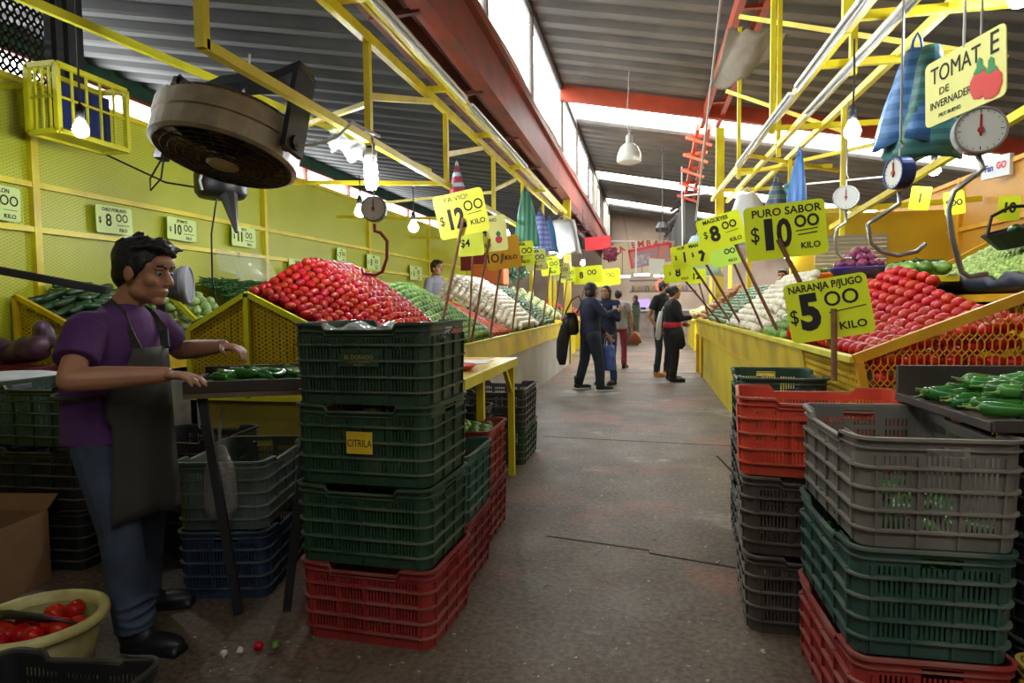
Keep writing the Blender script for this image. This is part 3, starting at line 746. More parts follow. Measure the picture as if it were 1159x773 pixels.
# ------------------------------------------------------------------ right counter
XR, ZR = .92, 1.045
RC0, RC1 = 3.20, 12.9
t = thing('produce_counter', 'long yellow produce counter right of the aisle with flared stained lip', 'counter', (XR, RC0, 0))
def P(mb): mb.v = [(v[0] - XR, v[1] - RC0, v[2]) for v in mb.v]; return mb
obj('base_panel', P(MB().bx(.99, 1.05, RC0 + .35, RC1 - .1, 0, .76).bx(1.0, 2.1, RC0 + .35, RC0 + .4, 0, .74)), mat('bright_yellow_base', 'dcc914', .45, col2='c9b414', scale=1.5), t)
mb = MB(); mb.prism([(.965, .73), (.99, .73), (XR + .03, ZR), (XR, ZR)], 'y', RC0 + 1.0, RC1)
obj('lip_board', P(mb), dirtyyel, t)
mb = hexmesh([[(RC0, 0), (RC0 + 1.0, 0), (RC0 + 1.0, .36), (RC0, .36)]], lambda y, s: (.98 - s / .36 * .05, y, .735 + s / .36 * .30), (1, 0, .4), p=.03, h=.018, d=.012, w=.008, t=.003)
obj('lip_mesh', P(mb), yel, t)
mb = MB(); mb.bar((XR + .01, RC0, ZR + .008), (XR + .01, RC1, ZR - .03), .05, .028)
obj('lip_rail', P(mb), mat('pale_yellow_rail', 'e4dc4a', .4, col2='cfc22c', scale=4), t)
mb = MB(); mb.bar((.98, RC0, .735), (.98, RC1, .735), .04, .03); mb.bar((1.0, RC1, 0), (1.0, RC1, .74), .12, .12); mb.bar((1.0, RC1 - .9, 0), (1.0, RC1 - .9, .74), .09, .09)
obj('lower_rail', P(mb), yel, t)
mb = MB(); mb.prism([(1.0, .84), (1.70, .92), (1.73, .92), (1.73, .90), (1.70, .90), (1.0, .82)], 'y', RC0 + .22, RC1)
obj('deck', P(mb), mat('deck_board', '6d5a3a', .8, var=.2), t)
kz = .42
quad = [(1.0, .74), (2.14, .74), (2.14, ZR + kz * 1.22), (XR + .02, ZR)]
obj('end_panel', P(hexmesh([quad], lambda x, z: (x, RC0 - .005, z), (0, 1, 0), p=.0295, h=.036, d=.0165, w=.0048, t=.003)), mat('orange_yellow_paint', 'dba51c', .45, col2='c98f1a', scale=4), t)
mb = MB(); mb.bar((XR, RC0 - .01, ZR + .01), (2.14, RC0 - .01, ZR + kz * 1.22), .03, .045); mb.bar((XR + .02, RC0 - .01, ZR), (1.0, RC0 - .01, .74), .03, .05); mb.bar((1, RC0 - .01, .74), (2.1, RC0 - .01, .74), .03, .03)
obj('end_frame', P(mb), MATS['orange_yellow_paint'], t)
mb = MB(); mb.bx(1.74, 1.77, 5.1, RC1, .9, 1.45).bx(1.74, 2.14, 5.1, RC1, 1.45, 1.49)
obj('back_shelf', P(mb), yel, t)
def R_h(zc, y0, y1, e0=.9, e1=.4, lo=.4, steep=.55):
    def h(x, y):
        f = min(sm((y - y0) / e0) if e0 else 1, sm((y1 - y) / e1) if e1 else 1); f = lo + (1 - lo) * f
        u = max(0, min(1, (x - .96) / .72))
        z = 1.02 + (zc - 1.02) * f * (u ** .9)
        if x > 1.66: z -= (x - 1.66) * .35
        return z
    return h
def rightheap(zc, y0, y1, sx, sy, r, x1=1.72, e0=.5, e1=.4, lo=.4, **k):
    h = R_h(zc, y0, y1, e0, e1, lo)
    return lattice(h, 1.03 if y0 < 4 else 1.0, min(x1, 1.68 if y0 < 4 else 1.59), y0 + .04, y1 - .04, sx, sy, r), lattice(h, 1.06, min(x1, 1.66 if y0 < 4 else 1.57), y0 + .05, y1 - .05, sx, sy, r, jit=.1)
a, b = rightheap(1.55, 3.24, 5.0, .080, .098, .042, e0=1.9, lo=.30, e1=.25)
heap('tomato', 'glossy red tomato in the heap behind the orange sign', 'tomato', 'tomatoes heaped on the right counter', tom2_meshes, a, 128, jit=1.1, stuffname='tomatoes', stufflabel='remaining red tomatoes beneath and behind in the right heap', under=b, udrop=.078)
a = [(V(1.06 + .085 * i + .04 * (q % 2) + R.uniform(-.01, .01), 3.262 + R.uniform(0, .03) - (.0 if q < 4 else -.02), .80 + .078 * q), V(0, 0, 1)) for i in range(12) for q in range(4)]
heap('tomato', '', 'tomato', None, tom2_meshes, a, 0, stuffname='tomatoes', stufflabel='red tomatoes pressed against the inside of the orange yellow mesh panel', jit=1.5)
a, b = rightheap(1.44, 5.0, 5.8, .078, .095, .04, e0=.2, e1=.2)
heap('lime', 'green lime between the tomatoes and white onions on the right counter', 'lime', 'big limes on the right counter', lime_big, a, 70, jit=1.5, stuffname='limes', stufflabel='remaining green limes lower in the right counter heap', under=b, udrop=.085)
a = lattice(R_h(1.2, 5.8, 6.12, .1, .1), 1.05, 1.5, 5.84, 6.1, .04, .14, .017)
heap('carrot', 'orange carrot squeezed beside the white onions on the right counter', 'carrot', 'carrots on the right counter', carrot_m, a, 30, axis=(1, .2, .2), jit=.3, stuffname='carrots', stufflabel='remaining carrots beside the white onions on the right')
a, b = rightheap(1.62, 6.12, 8.3, .085, .096, .041, e0=.4, e1=.3)
heap('onion', 'bright white onion in the heap on the right counter', 'onion', 'white onions on the right counter', on_meshes, a, 130, jit=3, stuffname='onions', stufflabel='remaining white onions beneath and behind in the right heap', under=b, udrop=.09)
a, b = rightheap(1.57, 8.3, 11.3, .07, .18, .03, e0=.3)
heap('zucchini', 'green zucchini stacked beyond the white onions on the right', 'zucchini', 'zucchini on the right counter', zuc_m, a, 110, jit=.3, stuffname='zucchini_pile', stufflabel='remaining zucchini beneath the top layer on the right', under=b, udrop=.062)
a, b = rightheap(1.64, 11.3, 12.8, .085, .09, .04, e0=.2)
heap('brown_onion', 'brown onion at the far end of the right counter', 'onion', 'brown onions on the right counter', pot_m, a, 70, jit=2, stuffname='brown_onions', stufflabel='remaining brown onions at the far end of the right counter', under=b, udrop=.085)
# limes / mangoes raised behind the right heap
a = [(V(1.50 + .085 * i + R.uniform(-.01, .01), 5.75 + .1 * q, 1.56 + .055 * k - .02 * abs(q - 1)), V(0, 0, 1)) for k in range(1) for i in range(3) for q in range(0)]
# ------------------------------------------------------------------ table along the left partition
WT0, WT1 = 4.0, 12.0
t = thing('side_counter', 'yellow sloping wall table along the left mesh partition', 'table', (-3.7, WT0, 0))
def P(mb): mb.v = [(v[0] + 3.7, v[1] - WT0, v[2]) for v in mb.v]; return mb
mb = MB(); mb.prism([(-3.72, .87), (-4.54, 1.20), (-4.54, 1.17), (-3.72, .84)], 'y', WT0 + .02, WT1); obj('deck', P(mb), MATS['deck_board'], t)
mb = MB(); mb.prism([(-3.68, .84), (-3.72, .84), (-3.72, 1.02), (-3.68, 1.02)], 'y', WT0, WT1); obj('lip_board', P(mb), yel, t)
mb = MB()
for y in (WT0 + .1, 6.6, 9.2, 11.9): mb.bx(-3.74, -3.80, y - .03, y + .03, 0, .86).bx(-4.5, -4.54, y - .03, y + .03, 0, 1.28)
obj('leg_frame', P(mb), mat('dull_yellow_steel', '9b8a24', .6), t)
q1 = [(-3.7, .84), (-3.7, 1.02), (-4.54, 1.42), (-4.54, .84)]
obj('end_panel', P(hexmesh([q1], lambda x, z: (x, WT0, z), (0, 1, 0), p=.052, h=.003, d=.0125, w=.0095, t=.003)), yel, t)
mb = MB()
for a, b in zip(q1, q1[1:] + q1[:1]): mb.bar((a[0], WT0 - .01, a[1]), (b[0], WT0 - .01, b[1]), .035, .035)
obj('end_frame', P(mb), yel, t)
mb = MB(); mb.bx(-3.72, -4.5, WT0 + .1, WT1, .02, .8); obj('back_board', P(mb), mat('grey_brown_board', '8c8574', .8, var=.2), t)  # grey-brown board colour, slightly varied all over
for y, z0 in ((5.14, 1.36), (7.72, 1.45)):
    mb = MB(); mb.bar((-4.52, y, z0 - .05), (-4.52, y, z0 + .38), .03, .03); mb.bar((-4.52, y, z0 + .38), (-3.75, y, 1.05), .03, .04); obj('bin_divider', P(mb), yelgreen, t)
def W_h(zc, y0, y1, e=.25, lo=.2):
    def h(x, y):
        f = lo + (1 - lo) * min(sm((y - y0) / e), sm((y1 - y) / e)); u = max(0, min(1, (-3.74 - x) / .76))
        return .985 + u * .36 + (zc - 1.345) * f * math.sin(PI / 2 * min(1, u * 1.25))
    return h
def wallheap(zc, y0, y1, sx, sy, r, x0=-4.47, x1=-3.80):
    h = W_h(zc, y0, y1); return lattice(h, x0, x1, y0 + .04, y1 - .04, sx, sy, r), lattice(h, x0, x1 - .03, y0 + .05, y1 - .05, sx, sy, r)
a, b = wallheap(1.50, 4.06, 5.02, .058, .21, .027)
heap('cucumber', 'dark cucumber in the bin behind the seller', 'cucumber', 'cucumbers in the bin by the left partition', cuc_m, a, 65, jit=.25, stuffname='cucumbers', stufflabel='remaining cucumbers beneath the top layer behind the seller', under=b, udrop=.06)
a, b = wallheap(1.5, 5.22, 7.10, .10, .125, .045)
heap('chayote', 'pale green chayote on the wall table beside the grey cone', 'chayote', 'chayotes on the wall table', chay_m, [q for q in a if q[0].x > -4.02 or q[0].y < 5.7], 90, jit=2, stuffname='chayotes', stufflabel='remaining chayotes beneath the top layer on the wall table', under=[q for q in b if q[0].x > -4.0 or q[0].y < 5.6], udrop=.095)
bean = [fruit('bean', MB().tube([(math.sin(i * .5) * .008, -.08 + .016 * i, 0) for i in range(11)], [.002, .005, .006, .006, .006, .006, .006, .006, .006, .004, .002], 6), mat('bean_green', '3f6b35', .45, col2='2f5a2c', scale=9))]
mb = MB()
for i in range(1500):
    y = R.uniform(5.95, 7.6); x = R.uniform(-4.46, -4.16); zz = W_h(1.60, 5.6, 7.9)(x, y) + R.uniform(-.02, .05)
    M = Euler((R.uniform(-.4, .4), R.uniform(0, 6), R.uniform(-2.0, 2.0))).to_matrix().to_4x4(); M.translation = (x, y, zz)
    mb.add([M @ v.co for v in bean[0].vertices], [tuple(p.vertices) for p in bean[0].polygons])
tag(obj('green_beans', mb, bean[0].materials[0], smooth=True), 'loose pile of green beans against the left partition', 'beans', None, 'stuff')
a, b = wallheap(1.55, 7.8, 10, .055, .12, .03)
heap('poblano', 'dark poblano chilli on the far wall table behind the tomatoes', 'chilli', 'poblanos on the wall table', pob_m, a, 40, jit=.6, stuffname='poblanos', stufflabel='remaining poblano chillies on the far wall table', under=b, udrop=.07)
# ------------------------------------------------------------------ second display, far right
D0, D1, XD = 3.0, 6.4, 2.2
t = thing('display_table', 'raised yellow display table heaped with tomatillos at the right', 'table', (XD, D0, 0))
def P(mb): mb.v = [(v[0] - XD, v[1] - D0, v[2]) for v in mb.v]; return mb
mb = MB(); mb.prism([(XD + .07, 1.29), (3.2, 1.80), (3.2, 1.77), (XD + .07, 1.26)], 'y', D0, D1); obj('deck', P(mb), MATS['deck_board'], t)
mb = MB(); mb.bar((XD, D0, 1.33), (XD, D1, 1.33), .04, .05); mb.bar((XD + .1, D0, 1.1), (XD + .1, D1, 1.1), .03, .04)
for y in (3.6, 4.5, 5.4): mb.bar((XD, y, 1.33), (XD + .1, y + .15, 1.1), .03, .03)
obj('front_rail', P(mb), MATS['orange_yellow_paint'], t)
mb = MB(); mb.bar((XD, D1, 1.40), (3.2, D1, 1.95), .04, .07); mb.bx(XD + .05, 3.2, D1 - .01, D1 + .01, 1.2, 1.4); obj('end_board', P(mb), MATS['orange_yellow_paint'], t)
mb = MB()
for y in (D0 + .1, D1 - .1): mb.bx(XD + .1, XD + .16, y - .03, y + .03, 0, 1.33).bx(3.1, 3.16, y - .03, y + .03, 0, 1.8)
obj('leg_frame', P(mb), MATS['orange_yellow_paint'], t)
mb = MB(); N_ = 30
vs = []
for i in range(N_ + 1):
    y = D0 + (D1 - D0 - .1) * i / N_; wv = .03 * math.sin(i * 1.9) + .02 * math.sin(i * .7)
    vs += [(XD + .05, y, 1.35), (XD - .03 + .02 * math.sin(i), y, 1.40), (XD - .04, y, 1.47 + wv), (XD + .03, y, 1.47 + wv * .8), (XD + .08, y, 1.42)]
mb.add(vs, [(i * 5 + q, i * 5 + q + 1, (i + 1) * 5 + q + 1, (i + 1) * 5 + q) for i in range(N_) for q in range(4)])
o = obj('tarpaulin', mb, mat('navy_tarp', '1c2233', .6, var=.3, scale=6), smooth=True); md = o.modifiers.new('s', 'SOLIDIFY'); md.thickness = .004
tag(o, 'folded navy tarpaulin edge holding back the tomatillos', 'tarpaulin')
hD = lambda x, y: 1.40 + (x - XD - .08) * .56 + .05 * math.sin(PI * min(1, (x - XD) / .9)) * sm((D1 - y) / .5)
a = lattice(hD, XD + .1, 3.1, D0 + .3, D1 - .06, .046, .05, .022, jit=.25); b = lattice(hD, XD + .1, 3.1, D0 + .3, D1 - .06, .046, .05, .022)
heap('tomatillo', 'small green tomatillo on the raised display at the right', 'tomatillo', 'tomatillos on the raised display', tomatillo_m, [q for q in a if q[0].x < 99], 290, jit=3, stuffname='tomatillos', stufflabel='remaining small tomatillos across the raised display', under=b, udrop=.055)
mb = MB()
for i in range(700):
    an = R.uniform(0, 6.28); q = math.sqrt(R.random()); x = 2.98 + .62 * q * math.cos(an); y = 8.0 + .5 * q * math.sin(an); z = 1.455 + .27 * (1 - q * q) + R.uniform(-.02, .02)
    M = Euler((R.uniform(-1, 1), R.uniform(0, 6), R.uniform(0, 6))).to_matrix().to_4x4(); M.translation = (x, y, z)
    mb.add([M @ v.co for v in pob_m[0].vertices], [tuple(p.vertices) for p in pob_m[0].polygons])
tag(obj('serrano_pile', mb, darkg, smooth=True), 'mound of dark green chillies behind the tomatoes at the right', 'chillies', None, 'stuff')
tb = thing('side_stand', 'plain yellow stand under the dark green chilli mound', 'stand', (2.98, 8.0, 0))
obj('stand_top', MB().box((0, 0, 1.38), (1.44, 1.3, .04)), yel, tb); obj('stand_base', MB().box((0, 0, .68), (1.3, 1.1, 1.36)), dirtyyel, tb)
# ------------------------------------------------------------------ stall partitions
wallg = mat('lime_partition', 'b3b51f', .45, col2='a2a61c', scale=1.3, contrast=(.3, .7))
wallo = mat('orange_partition', 'cf9426', .5, col2='b9801f', scale=1.3)
def partition_mat(name, c1, c2, hole, p=.05):
    """painted expanded-metal sheet: lozenge cells of darker gap in a painted web"""
    m = bpy.data.materials.new(name); m.use_nodes = True; nt = m.node_tree; N = nt.nodes; L = nt.links; b = N['Principled BSDF']
    tc = N.new('ShaderNodeTexCoord'); sp = N.new('ShaderNodeSeparateXYZ'); L.new(tc.outputs['Object'], sp.inputs[0])
    def M(op, a, b_=None, c=None):
        n = N.new('ShaderNodeMath'); n.operation = op
        for i, v in enumerate((a, b_, c)):
            if v is None: continue
            if isinstance(v, (int, float)): n.inputs[i].default_value = v
            else: L.new(v, n.inputs[i])
        return n.outputs[0]
    y = M('DIVIDE', sp.outputs['Y'], p); z = M('DIVIDE', sp.outputs['Z'], p * .52)
    a = M('ABSOLUTE', M('SUBTRACT', M('FRACT', M('ADD', y, z)), .5)); c = M('ABSOLUTE', M('SUBTRACT', M('FRACT', M('SUBTRACT', y, z)), .5))
    g = M('GREATER_THAN', M('MINIMUM', M('SUBTRACT', .5, a), M('SUBTRACT', .5, c)), .17)
    nz = N.new('ShaderNodeTexNoise'); nz.inputs['Scale'].default_value = 1.1; nz.inputs['Detail'].default_value = 4; L.new(tc.outputs['Object'], nz.inputs['Vector'])
    r = N.new('ShaderNodeValToRGB'); r.color_ramp.elements[0].color = lin(c1); r.color_ramp.elements[1].color = lin(c2); r.color_ramp.elements[0].position = .35; r.color_ramp.elements[1].position = .65
    L.new(nz.outputs['Fac'], r.inputs['Fac'])
    x = N.new('ShaderNodeMix'); x.data_type = 'RGBA'; L.new(g, x.inputs[0]); L.new(r.outputs['Color'], x.inputs[6]); x.inputs[7].default_value = lin(hole)
    L.new(x.outputs[2], b.inputs['Base Color']); b.inputs['Roughness'].default_value = .45
    bp = N.new('ShaderNodeBump'); bp.inputs['Strength'].default_value = .4; bp.inputs['Distance'].default_value = .004; bp.invert = True
    L.new(g, bp.inputs['Height']); L.new(bp.outputs['Normal'], b.inputs['Normal']); return m
pl_m = partition_mat('lime_mesh_sheet', 'c6c926', 'b4ba20', 'a4aa20')
pr_m = partition_mat('orange_mesh_sheet', 'd49a2b', 'c08824', 'a8741f')
struct('wall_left.001', MB().bx(X_LW - .05, X_LW, -1.0, 17.0, .0, 3.02), pl_m)
t = MB()
for y in (4.22, 7.32, 10.4, 13.5, 16.6, 1.1): t.bx(X_LW, X_LW + .045, y - .03, y + .03, 0, 3.05)
for z in (3.03, 2.27, 1.93): t.bx(X_LW, X_LW + .04, -1, 17, z - .022, z + .022)
struct('trim_13', t, yelframe)
struct('wall_right.001', MB().bx(X_RW, X_RW + .05, 2.0, 14.0, 0, 2.80), pr_m)
t = MB()
for y in (3.2, 5.2, 7.2, 9.3): t.bx(X_RW - .045, X_RW, y - .03, y + .03, 0, 2.85)
for z in (2.82, 2.2): t.bx(X_RW - .04, X_RW, 2, 14, z - .025, z + .025)
struct('trim_14', t, MATS['orange_yellow_paint'])
# cross partition with roller shutter at the back of the right stall
t = MB(); t.bx(1.95, 2.25, 9.6, 9.7, 0, 2.5).bx(3.15, 3.9, 9.6, 9.7, 0, 2.5).bx(2.25, 3.15, 9.6, 9.7, 0, 1.25).bx(2.25, 3.15, 9.6, 9.7, 2.2, 2.5).bx(2.2, 3.2, 10.5, 10.55, 0, 2.5)
struct('wall_right.002', t, mat('yellow_stall_wall', 'd8b91f', .5, col2='c9a31d', scale=1.4))
t = MB()
for i in range(9): t.bx(2.25, 3.15, 9.58, 9.62, 1.72 + i * .055, 1.765 + i * .055)
struct('trim_15', t, mat('shutter_grey', '9ba3a2', .45, metal=.3))
# yellow columns
t = MB(); t.bx(1.22, 1.36, 12.25, 12.38, 0, 4.4); struct('trim_16', t, yelframe)
t = MB(); t.bx(-1.78, -1.62, 14.4, 14.52, 0, 3.6); struct('trim_17', t, yelframe)
# dark posts and net, upper left
t = MB(); 
for x in (-4.70, -4.82, -4.94): t.bx(x - .035, x + .035, 4.75, 4.83, 0, 4.4)
struct('trim_18', t, mat('black_post', '17191c', .6))
nm = hexmesh([[(3.9, 2.9), (4.9, 2.9), (4.9, 4.35), (3.9, 4.35)]], lambda y, z: (-5.12, y, z), (1, 0, 0), p=.06, h=.03, d=.03, w=.022, t=.004)
tag(obj('hanging_net', nm, mat('dark_net', '2c2822', .9)), 'dark brown knotted shade net hanging above the left partition', 'net')
# ------------------------------------------------------------------ overhead frames
def frame_obj(name, label, segs, m, loc):
    t = thing(name, label, 'frame', loc); l = Vector(loc)
    for nm, p, q, wd, hh in segs: obj(nm, MB().bar(Vector(p) - l, Vector(q) - l, wd, hh), m, t)
    return t
XB = -1.9
segs = [('rail', (-1.7, -.5, 3.22), (-1.7, 14.3, 3.30), .045, .06), ('rail', (XB, -.5, 3.12), (XB, 14.3, 3.30), .05, .07), ('rail', (-1.80, -.5, 3.27), (-1.80, 14.3, 3.34), .03, .04),
        ('lower_rail', (XB, 2.6, 2.47), (XB, 14.0, 2.53), .045, .05), ('drop_post', (XB, 2.6, 2.45), (XB, 2.6, 3.95), .045, .045)]
for y in (4.36, 6.18, 8.2, 10.2, 12.3): segs.append(('drop_post', (XB, y, 2.44 if y < 5 else 2.50), (XB, y, 3.22), .045, .045))
for y in (3.95, 5.75, 7.4, 9.2, 11.2): segs.append(('cross_tie', (XB - .02, y, 3.26), (-1.68, y, 3.26), .05, .05))
for y in (4.36, 6.18, 8.2): segs.append(('brace', (XB, y, 2.78), (XB, y + 1.4, 3.16), .04, .05))
for y in (6.18, 9.0, 12.): segs.append(('cross_bar', (XB, y, 2.5), (-4.4, y - .1, 2.62), .04, .04))
for y in (4.4, 8.2): segs.append(('cross_bar', (XB, y + .0, 2.75), (-4.4, y + 2.0, 3.0), .035, .035))
frame_obj('overhead_frame', 'long yellow overhead frame hung above the left counter', segs, yelframe, (XB, 4.36, 3.2))
segs = [('rail', (-3.05, 1.0, 2.93), (-4.55, 10.5, 2.95), .04, .06)]
frame_obj('overhead_beam', 'thin lime green bar running toward the left partition above the fan', [('rail', (-3.2, 1.5, 2.86), (-3.2, 9.6, 3.36), .035, .05)], yelgreen, (-3.2, 1.5, 2.86))
segs = [('rail', (1.15, -.5, 2.78), (1.15, 12.2, 3.14), .045, .06), ('rail', (1.4, -.5, 2.84), (1.4, 12.2, 3.1), .045, .06), ('rail', (1.7, -.5, 2.93), (1.7, 12.2, 3.12), .045, .055)]
for y, xx in ((4.25, 1.15), (6.55, 1.15), (8.8, 1.15), (5.0, 1.4), (7.6, 1.4)): segs.append(('hanger_post', (xx, y, 2.88), (xx, y, 4.75), .045, .045))
for y, z in ((3.2, 2.97), (4.25, 2.98), (5.05, 2.98), (7.0, 3.04), (9.2, 3.06), (11.0, 3.1)): segs.append(('cross_bar', (1.14, y, z), (2.35, y, z), .04, .05))
for y, z in ((3.2, 2.97), (4.25, 2.98), (5.05, 2.98)): segs.append(('short_drop', (2.33, y, z), (2.33, y, z - .22), .04, .04))
segs += [('brace', (1.1, 8.4, 4.72), (2.9, 6.2, 3.3), .045, .05), ('brace', (1.0, 8.8, 3.98), (2.2, 7.6, 3.05), .04, .045), ('brace', (1.15, 8.0, 3.0), (2.5, 9.5, 3.05), .035, .04), ('brace', (2.5, 8.0, 3.05), (1.2, 9.5, 3.05), .035, .04)]
for y in (6.3, 8.5): segs.append(('hanger_post', (1.7, y, 1.9), (1.7, y, 3.05), .04, .04))
segs += [('cross_bar', (1.7, 8.5, 2.38), (3.85, 8.7, 2.5), .05, .06), ('long_brace', (2.3, 9.0, 2.25), (2.42, 4.2, 2.58), .05, .06), ('long_brace', (2.42, 4.2, 2.58), (2.25, 2.6, 2.62), .04, .05)]
frame_obj('overhead_frame', 'long yellow overhead frame hung above the right counter', segs, yelframe, (1.15, 4.25, 2.9))
# strip light housings lying along the frames
def strip_light(label, p, q):
    t = thing('hanging_strip_light', label, 'light', p); d = Vector(q) - Vector(p)
    obj('housing', MB().bar((0, 0, .02), d + V(0, 0, .02), .05, .025), mat('housing_white', 'dcdcd6', .4), t)
    obj('tube', MB().tube([V(0, 0, -.01), d * .5 + V(0, 0, -.01), d + V(0, 0, -.01)], .013, 8), mat('unlit_tube', 'c9cccb', .2), t, smooth=True)
    obj('cable', MB().tube([V(.0, 0, .039), d * .3 + V(.004, 0, .039), d * .7 + V(-.004, 0, .039), d + V(.0, 0, .039)], .006, 6), mat('black_cable', '141414', .5), t)
strip_light('unlit strip light along the right aisle rail, nearest', (1.085, 2.2, 2.80), (1.085, 5.2, 2.87))
strip_light('unlit strip light along the right aisle rail, second one', (1.085, 5.4, 2.88), (1.085, 8.4, 2.96))
strip_light('unlit strip light on the second right hand rail', (1.335, 3.0, 2.83), (1.335, 6.0, 2.89))
strip_light('unlit strip light along the left aisle rail beside the gutter', (-1.65, 3.0, 3.20), (-1.65, 6.0, 3.22))
strip_light('unlit strip light farther along the left aisle rail', (-1.65, 6.2, 3.22), (-1.65, 9.2, 3.24))
# ------------------------------------------------------------------ lamps
def emit_mat(name, col, st):
    if name in MATS: return MATS[name]
    m = bpy.data.materials.new(name); m.use_nodes = True; b = m.node_tree.nodes['Principled BSDF']
    b.inputs['Base Color'].default_value = lin(col); b.inputs['Emission Color'].default_value = lin(col); b.inputs['Emission Strength'].default_value = st; b.inputs['Roughness'].default_value = .3
    MATS[name] = m; return m
blackp = mat('black_plastic', '161617', .45)
def bulb(label, loc, top, r=.045, cfl=False, st=None, group=None):
    t = thing('hanging_bulb', label, 'lamp', loc, 0, group)
    m = emit_mat('bulb_glow', 'f2f8ff', BULB) if st is None else emit_mat(f'bulb_glow_{st}', 'f2f8ff', st)
    mb = MB()
    if cfl:
        mb.lathe([(0, -.13), (.03, -.128), (.042, -.10), (.044, .04), (.038, .055), (.025, .06), (0, .06)], 18)
        for i in range(3): mb.tube([(.045 * math.cos(a * .5), .045 * math.sin(a * .5), -.1 + .045 * i + a * .003) for a in range(13)], .006, 6)
        obj('ballast', MB().lathe([(0, .06), (.034, .06), (.036, .1), (.022, .13), (0, .13)], 16), mat('lamp_base', 'b7b5ae', .5), t, smooth=True)
    else:
        mb.lathe([(0, -r), (r * .5, -r * .87), (r * .87, -r * .5), (r, 0), (r * .87, r * .5), (r * .62, r * 1.0), (r * .42, r * 1.5), (0, r * 1.5)], 16)
    obj('globe', mb, m, t, smooth=True)
    z0 = .13 if cfl else r * 1.45
    obj('socket', MB().lathe([(0, z0), (r * .5, z0), (r * .55, z0 + .05), (r * .3, z0 + .09), (0, z0 + .09)], 12), blackp, t, smooth=True)
    L = top - loc[2]
    obj('cord', MB().tube([(0, 0, z0 + .08), (.006, 0, (z0 + L) * .5), (0, 0, L)], .006, 6), mat('lamp_cord', '202020', .6), t)
    return t
bulb('large white tube lamp hanging from the left frame above the tomatoes', (XB, 4.38, 2.27), 2.44, cfl=True, r=.06)
bpy.data.objects['hanging_bulb'].children[0].scale = (1.25, 1.25, 1.25)
bulb('bare bulb hanging in front of the lime wire cage', (-3.35, 3.42, 2.40), 4.1, .045)
bulb('bare bulb beside the left hanging scale', (-2.75, 6.05, 2.24), 2.6, .05)
bulb('bare bulb behind the first price sign on a stick at the left', (-2.4, 6.6, 2.14), 2.6, .05)
bulb('bare bulb hanging above the right counter near the green bag', (1.27, 4.52, 2.38), 2.95, .05)
bulb('bare bulb deep in the right stall beside the blue rimmed scale', (2.5, 6.5, 2.47), 2.95, .05)
bulb('bare bulb at the upper right, beside the blue plastic sheet', (1.92, 4.0, 2.9), 3.4, .05)
bulb('bare bulb above the carrots, left counter', (-1.95, 9.2, 2.3), 2.6, .055)
bulb('first of two bulbs side by side over the far left counter', (-1.7, 12.0, 2.3), 3.2, .055)
bulb('second of two bulbs side by side over the far left counter', (-1.72, 13.3, 2.3), 3.2, .055)
bulb('bare bulb behind the shoppers at the left', (-1.5, 16.0, 2.3), 3.6, .055)
bulb('bare bulb far down the left side near the red banner', (-2.2, 9.8, 1.95), 2.6, .045)
bulb('bare bulb in the dark stall opening behind the purple bowl', (2.9, 10.2, 1.55), 2.5, .05)
for i in range(6):
    bulb(('bare bulb over the stall past the left column', 'bare bulb over the stall past the right column', 'bare bulb over the farther left stall', 'bare bulb over the farther right stall', 'bare bulb near the far end on the left', 'bare bulb near the far end on the right')[i], ((-2.3, 15.8, 2.3), (1.9, 15.0, 2.4), (-2.3, 20.0, 2.4), (1.9, 19.5, 2.4), (-2.3, 24.5, 2.5), (1.8, 24.0, 2.5))[i], 3.4, .06)
bulb('bare bulb above the zucchini of the right counter', (1.9, 9.6, 1.95), 3.0, .05)
# high bay lamp over the aisle (off)
t = thing('high_bay_lamp', 'white bell shaped high bay lamp hanging over the aisle', 'lamp', (-.3, 12.3, 4.02))
obj('shade', MB().lathe([(.21, -.13), (.225, -.10), (.21, .02), (.16, .14), (.09, .2), (.05, .22), (0, .22)], 24), mat('prismatic_shade', 'd8d8d2', .25, trans=.3), t, smooth=True)
obj('lens', MB().lathe([(0, -.17), (.1, -.165), (.21, -.13)], 24), mat('lamp_lens', 'e8e8e4', .2, trans=.3), t, smooth=True)
obj('gear_box', MB().lathe([(0, .22), (.06, .22), (.06, .34), (.03, .38), (0, .38)], 14), mat('gear_grey', '9a9a96', .5), t)
obj('hook_chain', MB().tube([(0, 0, .38), (-.04, 0, .6), (0, 0, 1.5)], .01, 6).tube([(0, 0, .38), (.06, 0, .55), (0, 0, .8)], .008, 6), mat('gear_grey', '9a9a96'), t)
t = thing('flood_lamp', 'small dark flood lamp hanging far down the aisle', 'lamp', (.42, 17.5, 3.3))
obj('body', MB().lathe([(0, -.15), (.16, -.15), (.19, -.05), (.1, .1), (0, .12)], 14), blackp, t); obj('cord', MB().tube([(0, 0, .1), (0, 0, 2.0)], .012, 6), blackp, t)
